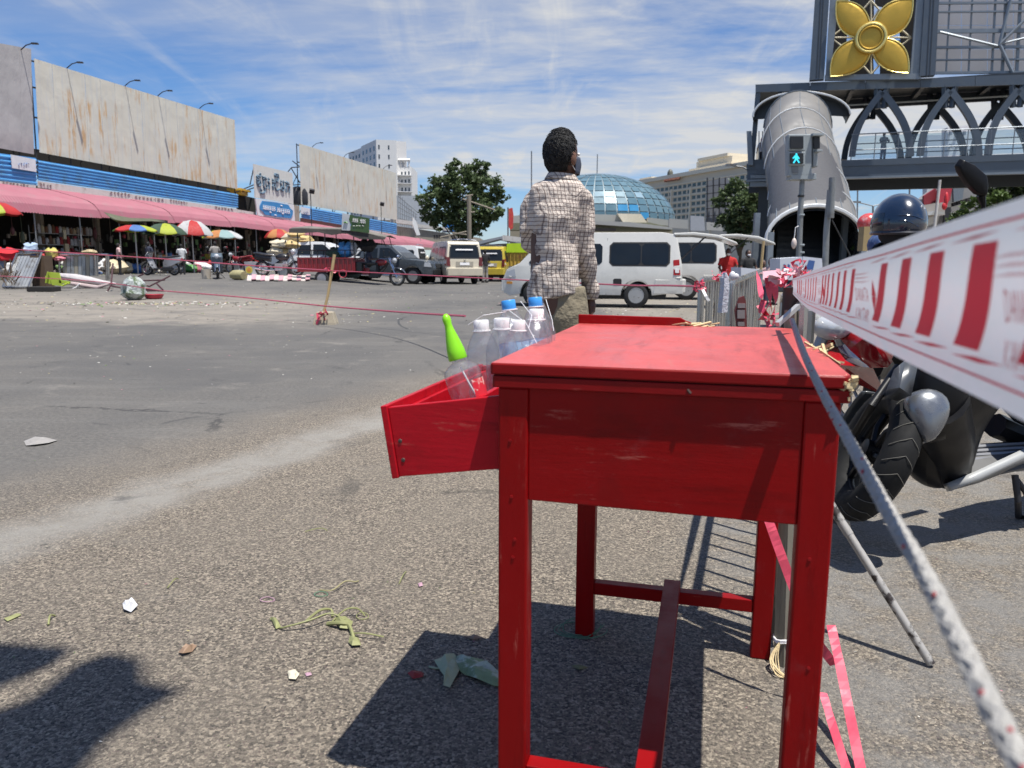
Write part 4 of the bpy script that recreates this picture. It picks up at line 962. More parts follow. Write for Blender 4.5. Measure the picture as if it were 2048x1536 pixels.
def petal(tip, a1, a2, name='petal'):
    n = 12; L = []; Rr = []
    fx, fy = FC; tx, ty = tip
    def bez(c): return [((1-s)**2*fx + 2*s*(1-s)*c[0] + s*s*tx, (1-s)**2*fy + 2*s*(1-s)*c[1] + s*s*ty) for s in [i/n for i in range(n+1)]]
    A, B_ = bez(a1), bez(a2); vs = []; m_ = 6
    secs = []
    for i in range(n+1):
        sec = []
        for j in range(m_+1):
            x = A[i][0] + (B_[i][0]-A[i][0])*j/m_; y = A[i][1] + (B_[i][1]-A[i][1])*j/m_
            sec.append(BP(x, y, .75 + .10*math.sin(math.pi*j/m_)*math.sin(math.pi*min(1, i/n*1.0)) ))
        secs.append(sec)
    b = MB(); b.loft(secs, cap=False, closed=False); b.build(name, gold, TW, smooth=True, solid=.06)
    b = MB(); b.tube([BP(x, y, .78) for x, y in A], .035, 5); b.tube([BP(x, y, .78) for x, y in B_], .035, 5); b.build('petal_rim', goldp, TW)
petal((1673, 2), (1745, -5), (1662, 85)); petal((1826, -2), (1750, -8), (1828, 82))
petal((1661, 153), (1655, 75), (1750, 152)); petal((1817, 146), (1740, 148), (1826, 68))
def bdisc(r, off, th, m, name, ring=0):
    c = BP(*FC, off); k = c.y/FPX; M = axM(c, BNV, BE); b = MB()
    if ring: b.tube([M @ Vector((r*k*math.cos(6.283*i/36), r*k*math.sin(6.283*i/36), 0)) for i in range(36)], ring, 8, closed=True, up=BNV)
    else: b.lathe([(.001, -.2), (r*k, -.2), (r*k, th), (r*k*.7, th+.08), (.001, th+.1)], 36, M)
    b.build(name, m, TW, smooth=True)
bdisc(29, 1.0, .02, gold, 'flower_center'); bdisc(25, 1.12, 0, goldp, 'flower_ring', .08); bdisc(20, 1.15, 0, gold, 'flower_ring', .05)
crm = mat('cream_bar', (.50, .45, .33), .5)
for (dx, dy) in ((0, -1), (0, 1), (-1, 0), (1, 0)):
    b = MB(); e = (FC[0]+dx*80, FC[1]+dy*74); s1 = (FC[0]+dx*60+dy*16, FC[1]+dy*56+dx*16); s2 = (FC[0]+dx*60-dy*16, FC[1]+dy*56-dx*16); c0_ = (FC[0]+dx*30, FC[1]+dy*30)
    for u_, v_ in ((c0_, e), (s1, e), (s2, e), (c0_, s1), (c0_, s2)): b.tube([BP(*u_, .2), BP(*v_, .2)], .05, 4)
    b.build('star_bar', crm, TW)
# pale scaffolded hoarding behind the tower
SCF = thing('hoarding_scaffold', BP(1960, 146, -1), 'steel lattice with pale sheeting right of the flower tower, back of a large hoarding', 'scaffold')
for i in range(5):
    for j in range(5):
        x0 = 1872+i*52; y0 = -90+j*47; q = [(x0, y0), (x0+51, y0), (x0+50, y0+46), (x0-1, y0+46)]
        bquad('sheet_panel', q, -2.2, mat('hoarding_sheet', (.42, .42, .45), .6, var=.1, sc=.6, trans=0.0), SCF, .05)
for y, w in ((-30, 5), (4, 4), (22, 3), (58, 8), (92, 5), (118, 3), (143, 5)): bquad('crossbar', [(1868, y), (2300, y-4), (2300, y-4+w), (1868, y+w)], -1.0, slatel, SCF, .15)
for x, w in ((1872, 3), (1895, 3), (1940, 3), (1986, 4), (2006, 6), (2035, 6), (2090, 5)): bquad('upright', [(x+8, -90), (x+8+w, -90), (x+w-4, 146), (x-4, 146)], -1.2, slatel, SCF, .15)
for (x0, y0, x1, y1, r) in ((2026, -20, 1998, 92, .09), (1998, 90, 2060, 30, .09), (1880, 64, 1995, 92, .07), (2000, 90, 2025, 145, .09), (2000, 88, 2050, 76, .06)):
    b = MB(); b.tube([BP(x0, y0, -.9), BP(x1, y1, -.9)], r, 6); b.build('brace', slatel, SCF)

# ------------------------------------------------------------------ pedestrian signal
sgrey = mat('signal_grey', (.27, .30, .31), .45, var=.1, sc=6, dirt=(.18, .19, .19)); sdark = mat('signal_black', (.012, .013, .015), .35)
poleM = mat('galvanised_pole', (.22, .23, .23), .5, .4, var=.2, sc=6, dirt=(.12, .11, .10))
YS = 14.5
g = AY(1602, 560, YS); TS = thing('pedestrian_signal', (g.x, YS, 0), 'pedestrian traffic signal showing a blue-green walking figure on a grey pole', 'traffic light')
def sbox(name, x0, x1, y0, y1, Y0, th, m, bevel=.01, parent=TS):
    p = [AY(x, y, Y0) for x, y in ((x0, y0), (x1, y0), (x1, y1), (x0, y1))]; b = MB(); b.prism(p, (0, th, 0)); return b.build(name, m, parent, bevel=bevel)
b = MB(); b.tube([(g.x, YS+.1, 0), AY(1601, 420, YS+.1), AY(1605, 352, YS+.1)], [.055, .052, .045], 12); b.build('pole', poleM, TS, smooth=True)
sbox('signal_body', 1578, 1624, 268, 352, YS, .22, sgrey, .02); sbox('signal_face', 1576.5, 1611, 268, 302, YS-.06, .055, sgrey, .02); sbox('signal_face', 1576.5, 1611, 302.5, 331, YS-.06, .055, sgrey, .02)
sbox('signal_lens', 1581, 1607, 272, 297, YS-.10, .035, sdark, .006); sbox('signal_lens', 1581, 1607, 306, 327, YS-.10, .035, sdark, .006)
sbox('side_signal', 1626, 1636, 267, 334, YS+.05, .32, sgrey, .02); sbox('visor', 1626, 1648, 266, 271, YS-.1, .3, sgrey, .004); sbox('visor', 1634, 1645, 299, 303, YS-.1, .3, sgrey, .004); sbox('bracket_box', 1583, 1633, 347, 359, YS, .3, sgrey, .01); sbox('nameplate', 1584, 1597, 332, 346, YS-.015, .012, mat('signal_plate', (.16, .17, .18), .4), .004); sbox('side_signal_lens', 1628, 1640, 273, 297, YS+.0, .04, sdark, .004)
walk = NT('walk_light'); em = walk.n.new('ShaderNodeEmission'); em.inputs[0].default_value = (0.06, .72, .95, 1); em.inputs[1].default_value = 1.0; walk.L(em.outputs[0], walk.out.inputs[0])
b = MB(); YW = YS-.104
for q in ([(1591.5, 306.5), (1594.5, 306.5), (1595, 310), (1591, 310)], [(1589.5, 310.5), (1595.5, 310.5), (1596, 319), (1589.5, 319)], [(1589.5, 311), (1585, 316), (1586, 318), (1590, 315)], [(1595.5, 311), (1599.5, 317), (1598, 318.5), (1595, 315)], [(1589.5, 319), (1593, 319), (1588.5, 326.5), (1585.5, 326)], [(1592.5, 319), (1596, 319), (1600, 325), (1597.5, 326.5)]): b.prism([AY(x, y, YW) for x, y in q], (0, .003, 0))
b.build('walking_figure', walk.m, TS)
for y in (392, 430, 490, 505): b = MB(); c = AY(1602, y, YS+.1); b.lathe([(.06, -.02), (.065, 0), (.06, .02)], 12, Matrix.Translation(c)); b.build('pole_band', sdark if y == 392 else sgrey, TS)
T = thing('hanging_bag', AY(1590, 500, YS), 'small clear bag with red fruit hanging on the traffic signal pole', 'bag'); b = MB(); b.ball(AY(1588, 487, YS-.02), (.05, .05, .10), 10, 7); b.build('bag', mat('pale_bag', (.6, .5, .45), .5, dirt=(.5, .08, .05), dsc=9), T, smooth=True)
b = MB(); b.tube([AY(1588, 480, YS), AY(1591, 455, YS), AY(1597, 452, YS)], .008, 5); b.build('string', capW, T)
p = AY(1653, 550, 13.2); T = thing('metal_post', (p.x, 13.2, 0), 'tall grey steel post right of the pedestrian signal', 'post')
b = MB(); b.tube([(p.x, 13.2, 0), AY(1653, 460, 13.2), AY(1660, 380, 13.2)], [.055, .05, .045], 12); b.tube([AY(1661, 436, 13.1), AY(1665, 355, 13.1)], .055, 10); b.build('post', poleM, T, smooth=True)
b = MB(); b.tube([AY(1664, 440, 13.2), AY(1700, 510, 13.3), AY(1680, 560, 13.2)], .01, 5); b.build('wire', sdark, T)

# ------------------------------------------------------------------ distant buildings
def facade(name, label, quad, Y, depth, wallm, winm, cols, rows, wf=(.6, .5), parent=None, cat='building', margin=(.02, .98, .05, .95), skip=None, roof=None):
    """front face given by four picture corners at distances Y[0] (left) and Y[1] (right)"""
    P = [AY(quad[0][0], quad[0][1], Y[0]), AY(quad[1][0], quad[1][1], Y[1]), AY(quad[2][0], quad[2][1], Y[1]), AY(quad[3][0], quad[3][1], Y[0])]
    nrm = (P[1]-P[0]); nrm.z = 0; nrm = Vector((nrm.y, -nrm.x, 0)).normalized()
    T = parent or thing(name, (P[3]+P[2])/2, label, cat)
    P[2] = Vector((P[1].x, P[1].y, P[2].z)); P[3] = Vector((P[0].x, P[0].y, P[3].z))
    b = MB(); b.prism(P, -nrm*depth); b.build('wall', wallm, T)
    def Q(u, v): return (P[0].lerp(P[1], u)).lerp(P[3].lerp(P[2], u), v)
    me = None; n = 0
    for i in range(cols):
        for j in range(rows):
            if skip and skip(i, j): continue
            u0 = margin[0] + (margin[1]-margin[0])*(i+.5-wf[0]/2)/cols; u1 = margin[0] + (margin[1]-margin[0])*(i+.5+wf[0]/2)/cols
            v0 = margin[2] + (margin[3]-margin[2])*(j+.5-wf[1]/2)/rows; v1 = margin[2] + (margin[3]-margin[2])*(j+.5+wf[1]/2)/rows
            b = MB(); b.prism([Q(u0, v0)+nrm*.04, Q(u1, v0)+nrm*.04, Q(u1, v1)+nrm*.04, Q(u0, v1)+nrm*.04], -nrm*.3); b.build('window', winm, T)
    return T, Q, nrm
cream = mat('cream_stone', (.58, .51, .40), .8, var=.08, sc=.1); cream2 = mat('cream_band', (.68, .61, .48), .8); hwin = mat('hotel_glass', (.035, .06, .06), .2, 0, var=.5, sc=.08)
HT_, HQ, HNr = facade('hotel', 'long cream hotel building with rows of windows and a stepped roof, beyond the dome', [(1256, 368), (1520, 322), (1520, 536), (1256, 536)], (215, 165), 22, cream, hwin, 27, 7, (.66, .52), margin=(.01, .99, .095, .55))
def hq(name, u0, u1, v0, v1, o, m, d=1.0):
    b = MB(); b.prism([HQ(u0, v0)+HNr*o, HQ(u1, v0)+HNr*o, HQ(u1, v1)+HNr*o, HQ(u0, v1)+HNr*o], -HNr*(d+o)); b.build(name, m, HT_)
hq('parapet', -.01, 1.01, -.015, .025, .8, cream2); hq('roof_block', .05, .16, -.055, -.016, -2, cream2, 8); hq('roof_block', .50, .80, -.05, -.016, -1, cream2, 8); hq('roof_block', .53, .78, -.12, -.051, -2, cream2, 8); hq('roof_block', .55, .76, -.15, -.121, -1.5, cream2, 8); hq('roof_block', .93, 1.0, -.15, -.016, -2, cream2, 8)
for j in range(7): hq('floor_band', 0, 1, .095+.455*j/7-.004, .095+.455*j/7+.006, .25, cream2)
for u in (.27, .40, .55, .70, .83): hq('pilaster', u-.004, u+.004, .14, 1.0, .35, cream2)
b = MB(); c = HQ(.38, -.05); b.ball(c+Vector((0,0,-.6)), (.75, .75, 1.3), 12, 8); b.build('roof_emblem', mat('emblem', (.10, .10, .08), .5), HT_, smooth=True)
b = MB(); rr = random.Random(4)
for i in range(14): a = HQ(.36+.009*i, .03)+HNr*.95; c = HQ(.365+.009*i, .055)+HNr*.95; b.tube([a, c, HQ(.368+.009*i, .035)+HNr*.95], .18, 4)
b.build('lettering', mat('brown_red_letters', (.22, .08, .05), .6), HT_)
whb = mat('white_tower_paint', (.62, .61, .60), .7, var=.06, sc=.1); whs = mat('white_tower_paint_b', (.70, .69, .67), .7, var=.05, sc=.1); twin = mat('tower_glass', (.03, .045, .06), .2)
T1_, q1, n1 = facade('apartment_tower', 'white apartment tower block rising behind the shorter rusty billboard', [(752, 279), (792, 281), (792, 440), (752, 440)], (150, 150), 14, whs, twin, 3, 8, (.28, .42), margin=(.02, .75, .03, .97), skip=lambda i, j: i == 1)
facade('', '', [(722, 293), (752, 279), (752, 440), (722, 440)], (160, 150), 6, whb, twin, 4, 9, (.35, .55), parent=T1_)
facade('', '', [(697, 306), (722, 296), (722, 440), (697, 440)], (168, 162), 6, whb, twin, 4, 9, (.4, .5), parent=T1_)
facade('', '', [(792, 335), (822, 333), (822, 440), (792, 440)], (152, 152), 10, whs, twin, 4, 6, (.4, .5), parent=T1_, margin=(.03, .97, .05, .95))
for yy in (349, 365, 382): b = MB(); b.prism([AY(790, yy, 151), AY(824, yy+1, 151), AY(824, yy+2.5, 151), AY(790, yy+1.5, 151)], (0, 1, 0)); b.build('balcony_slab', whs, T1_)
b = MB(); 
for x in (794, 802, 810, 818): b.tube([AY(x, 333, 152), AY(x, 320, 152)], .15, 4)
b.tube([AY(792, 320, 152), AY(820, 320, 152)], .3, 4); b.build('roof_pergola', whb, T1_)

# glass dome
dglass = []
for n_, c_ in (('a', (.085, .16, .20)), ('b', (.07, .14, .18)), ('c', (.10, .18, .225)), ('d', (.04, .22, .42)), ('e', (.22, .32, .38))):
    dglass.append(mat('dome_glass_'+n_, c_, .34, .1, var=.15, sc=.2))
drib = mat('dome_rib', (.30, .36, .38), .5, .3)
DC = AY(1192, 446, 120); Rd = 152*120/FPX; Hd_ = 92*120/FPX
DM = thing('glass_dome', DC, 'blue glazed dome with a grid of panes behind the man', 'dome')
def dp(a, e, r=1.0): return DC + Vector((Rd*r*math.cos(a)*math.cos(e), Rd*r*math.sin(a)*math.cos(e), Hd_*r*math.sin(e)))
rr = random.Random(9); na, ne = 44, 11
for i in range(na):
    a0, a1 = 2*math.pi*i/na, 2*math.pi*(i+1)/na
    if math.sin((a0+a1)/2) > .25: continue
    for j in range(ne):
        e0, e1 = math.pi/2*j/ne, math.pi/2*(j+1)/ne; g_ = .06
        A0, A1, E0, E1 = a0+(a1-a0)*g_, a1-(a1-a0)*g_, e0+(e1-e0)*g_, e1-(e1-e0)*g_
        k = rr.uniform(.997, 1.004); b = MB(); b.quad(dp(A0, E0, k), dp(A1, E0, k), dp(A1, E1, k), dp(A0, E1, k))
        m_ = dglass[3] if (j < 2 and rr.random() < .16) else (dglass[4] if (j < 4 and rr.random() < .04) else dglass[rr.randrange(3)])
        b.build('pane', m_, DM)
b = MB(); secs = [[dp(2*math.pi*k/48, math.pi/2*j/10, .990) for k in range(48)] for j in range(10)]; b.loft(secs); b.build('dome_shell', drib, DM)
b = MB(); b.tube([dp(0, math.pi/2, 1), dp(0, math.pi/2, 1)+Vector((0, 0, 3))], .08, 5); b.build('mast', greyst, DM)
# podium of the domed mall
MALL = thing('mall_podium', AY(1250, 520, 100), 'low beige mall building with a long ledge below the glass dome', 'building')
palem = mat('pale_concrete', (.36, .36, .34), .8, var=.1, sc=.3); beige = mat('beige_concrete', (.30, .27, .20), .8, var=.15, sc=.3); olive = mat('olive_ledge', (.17, .17, .11), .8)
def fq(name, q, Y, th, m, parent, bevel=0): b = MB(); b.prism([AY(x, y, Y) for x, y in q], (0, th, 0)); return b.build(name, m, parent, bevel=bevel)
fq('wall', [(1020, 446), (1345, 440), (1345, 542), (1020, 542)], 104, 18, beige, MALL)
fq('roof_screen', [(1175, 428), (1245, 430), (1245, 444), (1175, 446)], 100, 1, palem, MALL); fq('roof_screen', [(1235, 427), (1282, 428), (1296, 448), (1246, 444)], 99, 1, cream2, MALL); fq('roof_screen', [(1296, 435), (1340, 440), (1340, 452), (1296, 448)], 99, 1, palem, MALL)
fq('roof_screen', [(1025, 432), (1060, 428), (1060, 446), (1025, 446)], 100, 1, palem, MALL)
fq('ledge', [(1020, 446), (1300, 445), (1345, 456), (1345, 462), (1020, 460)], 97, 3, olive, MALL); fq('ledge', [(1150, 441), (1260, 444), (1345, 455), (1345, 459), (1150, 446)], 96, 3, palem, MALL)
fq('dark_band', [(1180, 456), (1232, 456), (1232, 462), (1180, 462)], 95.8, .5, blackM, MALL)
T = thing('blank_signboards', AY(1390, 470, 85), 'pale blank roadside panels right of the glass dome', 'sign panels')
fq('panel', [(1338, 437), (1376, 440), (1376, 458), (1338, 455)], 86, .3, palem, T); fq('panel', [(1381, 431), (1408, 433), (1410, 462), (1381, 461)], 84, .3, mat('grey_panel', (.33, .35, .38), .6), T); fq('panel', [(1413, 444), (1445, 447), (1445, 462), (1413, 460)], 88, .3, palem, T)
T = thing('lattice_hoarding', AY(1440, 440, 95), 'dark lattice back of a tall hoarding in front of the hotel', 'hoarding')
fq('sheet', [(1414, 362), (1470, 352), (1470, 443), (1412, 444)], 95, .3, mat('grey_hoarding', (.16, .17, .19), .6, var=.1, sc=.3), T)
for i in range(5): fq('upright', [(1414+i*12, 355), (1416+i*12, 355), (1416+i*12, 446), (1414+i*12, 446)], 94, .2, darkst, T)
for i in range(6): fq('crossbar', [(1412, 372+i*15), (1475, 365+i*15), (1475, 366.5+i*15), (1412, 373.5+i*15)], 94, .2, darkst, T)
# street right of the footbridge
T = thing('shophouse', AY(1880, 500, 70), 'grey shophouse row with a red fascia, seen under the footbridge', 'building')
fq('wall', [(1846, 398), (1880, 372), (1946, 350), (2060, 330), (2060, 560), (1846, 560)], 72, 1.2, mat('grey_render', (.24, .24, .24), .8, var=.2, sc=.3), T)
fq('red_fascia', [(1848, 392), (1872, 376), (1872, 405), (1848, 411)], 71.5, .3, mat('dark_red_sign', (.22, .02, .03), .6), T); fq('red_fascia', [(1876, 380), (1906, 368), (1900, 400), (1880, 424), (1874, 420)], 71, .3, mat('red_sign', (.40, .03, .05), .6), T)
fq('awning', [(1848, 410), (1890, 404), (1890, 430), (1846, 436)], 70.6, .8, mat('ribbed_awning', (.34, .31, .28), .7, var=.2, sc=.6), T); fq('canopy', [(1868, 422), (1890, 424), (1888, 428), (1862, 430)], 69, 2, palem, T); fq('glass', [(1906, 372), (1930, 362), (1925, 398), (1908, 404)], 71.2, .3, mat('grey_blue_glass', (.14, .17, .20), .3), T)
for i in range(4): fq('window', [(1906+i*9, 406-i*3), (1913+i*9, 404-i*3), (1913+i*9, 411-i*3), (1906+i*9, 413-i*3)], 71.3, .3, blackM, T)
fq('door', [(1890, 415), (1902, 414), (1900, 450), (1888, 450)], 71.2, .3, darkst, T)
b = MB(); b.ball(AY(1892, 400, 60), (.16, .16, .6), 8, 8); b.ball(AY(1889, 412, 60), (.22, .15, .3), 8, 6); tag(b.build('inflatable_figure', mat('bright_red', (.6, .03, .04), .5), smooth=True), 'bright red tube-like display figure before the shophouse', 'display figure')
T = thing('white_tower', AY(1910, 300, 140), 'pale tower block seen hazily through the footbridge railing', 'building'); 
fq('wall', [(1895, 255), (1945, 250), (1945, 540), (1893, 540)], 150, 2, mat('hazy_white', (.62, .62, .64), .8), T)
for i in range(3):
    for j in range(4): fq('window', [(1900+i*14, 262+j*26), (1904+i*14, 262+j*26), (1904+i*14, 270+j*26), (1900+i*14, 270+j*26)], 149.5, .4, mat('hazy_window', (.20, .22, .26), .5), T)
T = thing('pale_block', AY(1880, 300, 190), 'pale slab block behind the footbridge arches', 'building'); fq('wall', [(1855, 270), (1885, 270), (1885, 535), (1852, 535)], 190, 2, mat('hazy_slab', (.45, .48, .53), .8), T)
# lamps, masts, poles
def mast(name, label, cat, pts, r, Y, m=greyst, arms=(), heads=()):
    base = AY(pts[0][0], pts[0][1], Y); T = thing(name, (base.x, Y, 0), label, cat)
    b = MB(); b.tube([(base.x, Y, 0)] + [AY(x, y, Y) for x, y in pts], r, 8); b.build('pole', m, T, smooth=True)
    for a in arms:
        b = MB(); b.tube([AY(x, y, Y) for x, y in a], min(.06, r*.6), 6); b.build('arm', m, T, smooth=True)
    for h in heads: b = MB(); b.box(AY(*h, Y), (r*8, r*4, r*1.6)); b.build('lamp_head', m, T)
    return T
mast('street_lamp', 'double armed street lamp seen under the footbridge', 'street lamp', [(1746, 480), (1746, 412)], .09, 75, greyst, [[(1746, 412), (1730, 408), (1713, 404)], [(1746, 412), (1762, 408), (1775, 402)]], [(1713, 404), (1775, 402)])
mast('street_lamp', 'street lamp arm reaching left of the footbridge, before the hotel', 'street lamp', [(1510, 420), (1506, 340)], .10, 62, greyst, [[(1506, 345), (1485, 334), (1456, 330)]], [(1462, 330)])
mast('radio_mast', 'thin radio mast seen under the left part of the footbridge', 'mast', [(1714, 460), (1716, 340)], .12, 120, greyst, [[(1711, 380), (1720, 380)], [(1711, 365), (1720, 366)]])
mast('radio_mast', 'thin pole rising behind the black helmet', 'mast', [(1818, 420), (1820, 352), (1821, 300)], .10, 90, greyst, [[(1816, 375), (1823, 375)]])
mast('flagpole', 'pale leaning pole before the shophouse', 'pole', [(1867, 470), (1880, 360)], .07, 38, whiteM)
mast('radio_mast', 'tall thin mast left of the man', 'mast', [(1063, 420), (1063, 302)], .12, 150, greyst)
mast('utility_pole', 'weathered concrete utility pole before the central tree', 'utility pole', [(939, 520), (938, 392)], .15, 52, mat('pole_concrete', (.22, .19, .15), .9, var=.2), [[(930, 392), (946, 390)], [(936, 425), (950, 424)], [(925, 398), (938, 402), (990, 420)], [(905, 466), (938, 470)], [(880, 475), (938, 462)]])
# banners, canopy and awning by the man's left side
for x0, y0, y1, lb in ((1016, 415, 460, 'red and yellow feather banner left of the man, the left one'), (1041, 428, 465, 'red banner right beside the man\'s left arm')):
    T = thing('banner', AY(x0+5, 470, 62), lb, 'banner'); fq('cloth', [(x0, y0+3), (x0+9, y0), (x0+11, y0+15), (x0+10, y1-4), (x0+5, y1), (x0, y1-8)], 62, .05, mat('banner_red', (.55, .05, .05), .7, dirt=(.6, .4, .04), dsc=1.5), T); b = MB(); b.tube([AY(x0, y0, 62), AY(x0, 500, 62)], .06, 5); b.build('pole', greyst, T)
T = thing('market_canopy', AY(1000, 520, 55), 'grey canvas canopy over a parking stall beyond the cream van', 'canopy')
fq('roof_sheet', [(940, 486), (1006, 472), (1050, 482), (1050, 490), (1000, 478), (945, 492)], 55, 3.5, mat('canvas_grey', (.26, .28, .31), .7), T); fq('fascia', [(1005, 470), (1060, 477), (1060, 486), (1005, 481)], 54, .3, whiteM, T)
for x in (950, 1003, 1048):
    b = MB(); p = AY(x, 490, 54.5); b.tube([p, (p.x, p.y, 0)], .06, 5); b.build('post', greyst, T)
fq('shade_backdrop', [(950, 490), (1050, 485), (1050, 540), (950, 540)], 59, .3, mat('stall_shadow', (.05, .05, .05), .9), T)  # dark sheet stands in for the shade under the canopy
# ------------------------------------------------------------------ trees
barkM = mat('bark', (.10, .075, .05), .9, var=.3, sc=6, bump=.6)
def m_leaf(name, c, v=.5):
    t = NT(name); oi = t.n.new('ShaderNodeObjectInfo'); P = t.map(src='World')
    col = t.mix(t.noise(P, .9, 4, .6), tuple(x*(1-v) for x in c), tuple(x*(1+v) for x in c)); col = t.mix(t.noise(P, 6, 2), col, tuple(x*1.4 for x in c)); t.fin(col, .5, None, 0, .35)
    tr = t.n.new('ShaderNodeBsdfTranslucent'); t.L(col, tr.inputs[0]); mx = t.n.new('ShaderNodeMixShader'); mx.inputs[0].default_value = .25; t.L(t.b.outputs[0], mx.inputs[1]); t.L(tr.outputs[0], mx.inputs[2]); t.L(mx.outputs[0], t.out.inputs[0]); return t.m
leafA = m_leaf('leaves_deep', (.070, .100, .040)); leafB = m_leaf('leaves_bright', (.09, .14, .04)); leafC = m_leaf('leaves_dark', (.035, .055, .022))
def tree(label, pxc, pyt, pyb, hw, Y, blobs, leaf, n=5000, ls=.32, seed=1, base=None, name='broadleaf_tree'):
    k = Y/FPX; rr = random.Random(seed); g = AY(pxc, pyb, Y); T = thing(name, (g.x, Y, 0), label, 'tree', 'trees along the street')
    b = MB(); top = AY(pxc, pyt+(pyb-pyt)*.35, Y); b.tube([(g.x, Y, 0), (g.x+.1, Y, g.z*.6), top], [hw*k*.035+.10, hw*k*.025+.06, .04], 9); 
    cs = []
    for (dx, dy, r) in blobs:
        c = AY(pxc+dx, pyt+dy, Y); c.y += rr.uniform(-.6, .6)*r*k; cs.append((c, r*k)); b.tube([Vector((g.x, Y, max(.8, g.z*.55))), (Vector((g.x, Y, g.z))+c)/2 + Vector((0, 0, -.3)), c], [.09, .05, .02], 6)
    b.build('trunk', barkM, T, smooth=True)
    b = MB(); tot = sum(r**2 for _, r in cs)
    for c, r in cs:
        m_ = int(n*r*r/tot); nc = max(6, m_//28)
        for q in range(nc):
            d = Vector((rr.gauss(0, 1), rr.gauss(0, 1), rr.gauss(0, 1))).normalized(); p0 = c + d*r*rr.uniform(.35, 1.05)**.7; p0.z = c.z + (p0.z-c.z)*.8
            cr = r*rr.uniform(.12, .3)
            for w in range(28):
                p = p0 + Vector((rr.gauss(0, 1), rr.gauss(0, 1), rr.gauss(0, .7)))*cr*.55
                s_ = ls*rr.uniform(.6, 1.3); u = Vector((rr.gauss(0, 1), rr.gauss(0, 1), rr.gauss(0, .6))).normalized(); v = u.orthogonal().normalized(); v = (Matrix.Rotation(rr.uniform(0, 6.28), 3, u) @ v)
                b.add([p-u*s_*.5, p+v*s_*.28, p+u*s_*.5, p-v*s_*.28], [(0, 1, 2, 3)])
    b.build('crown', leaf, T)
    return T
tree('broad round tree behind the blue rooftop tank and utility pole', 925, 315, 475, 85, 70, [(-10, 30, 26), (22, 28, 28), (-38, 55, 30), (45, 58, 34), (0, 62, 40), (-62, 80, 26), (70, 75, 22), (-30, 100, 34), (32, 102, 36), (62, 110, 26), (-65, 112, 26), (0, 125, 32), (-20, 8, 10), (40, 20, 14), (-40, 128, 22), (36, 134, 24), (5, 148, 22)], leafA, 15000, .36, 1)
tree('dark leafy tree between the hotel and the footbridge pier', 1480, 360, 475, 45, 58, [(0, 15, 24), (-22, 40, 24), (20, 35, 28), (0, 60, 34), (-28, 78, 22), (26, 78, 26), (0, 95, 30), (-10, 110, 26), (24, 108, 22)], leafA, 10000, .26, 2)
tree('leafy green tree in the street under the footbridge, by the mirror', 1945, 395, 520, 40, 48, [(0, 20, 26), (-22, 40, 22), (22, 36, 24), (0, 60, 32), (-26, 70, 20), (40, 10, 26)], leafB, 5000, .24, 3)
tree('large dark tree at the right edge beneath the footbridge', 2030, 360, 520, 60, 50, [(-30, 10, 34), (10, 5, 40), (50, 10, 40), (-45, 35, 28), (0, 40, 40), (40, 45, 40), (80, 20, 40)], leafC, 9000, .26, 4)
tree('pale green shrub beside the stair posts', 1722, 470, 530, 12, 30, [(0, 10, 10), (-3, 25, 11), (3, 38, 11)], leafB, 900, .14, 5)
0 and tree('low shrub on the concrete ledge beyond the market hall', 858, 448, 478, 16, 60, [(0, 8, 9), (-10, 12, 7), (12, 10, 8)], leafB, 700, .2, 6)
# ------------------------------------------------------------------ vehicles (built facing +x, wheels on z = 0)
tyreM = mat('tyre_rubber', (.022, .022, .022), .8, var=.3, sc=20); alloyM = mat('alloy_rim', (.42, .42, .42), .35, .7); glassD = mat('dark_car_glass', (.012, .016, .02), .10, 0, var=.4, sc=2, spec=.35); chrome = mat('chrome', (.6, .6, .62), .15, 1.0)
redL = mat('tail_light_red', (.35, .01, .01), .25); lampG = mat('head_lamp_glass', (.5, .52, .55), .15, .2); trimM = mat('black_trim', (.015, .015, .016), .6); amber = mat('amber_lens', (.6, .25, .03), .3)
def carpaint(n, c, r=.3): return mat('paint_'+n, c, r, 0.0, var=.05, sc=2, coat=.5, dirt=tuple(x*.75 for x in c), dsc=1.2, dlo=.5, dhi=.85)
pWhite, pCream, pGrey, pYel, pWhite2 = carpaint('white', (.62, .61, .57)), carpaint('cream', (.58, .52, .40)), carpaint('slate', (.055, .065, .075)), carpaint('yellow', (.55, .42, .05)), carpaint('white_b', (.64, .64, .63))
def wheel(T, x, y, r, w, spokes=6, rimr=.62):
    s_ = 1 if y > 0 else -1; M = axM((x, y, r), (0, s_, 0), (1, 0, 0)); b = MB()
    b.lathe([(r*rimr, -w/2), (r*.9, -w/2), (r*.97, -w*.42), (r, -w*.25), (r, w*.25), (r*.97, w*.42), (r*.9, w/2), (r*rimr, w/2), (r*rimr*.97, w*.2), (r*rimr*.97, -w*.5)], 28, M)
    o = b.build('wheel', tyreM, T, smooth=True)
    b = MB(); b.lathe([(.01, w*.25), (r*.16, w*.28), (r*.18, w*.2)], 14, M); b.lathe([(r*rimr, w*.46), (r*rimr*.88, w*.42), (r*rimr*.86, w*.1), (r*rimr*.86, -w*.1)], 28, M)
    for i in range(spokes):
        a = 2*math.pi*i/spokes; d = Vector((math.cos(a), math.sin(a), 0)); b.tube([M @ (d*r*.12+Vector((0, 0, w*.22))), M @ (d*r*rimr*.88+Vector((0, 0, w*.36)))], r*.075, 5)
    ri = b.build('rim', alloyM, o, smooth=True)
    b = MB(); b.lathe([(.01, -.01), (r*rimr*.86, -.01), (r*rimr*.86, .01)], 20, M); b.build('brake_disc', darkst, o)
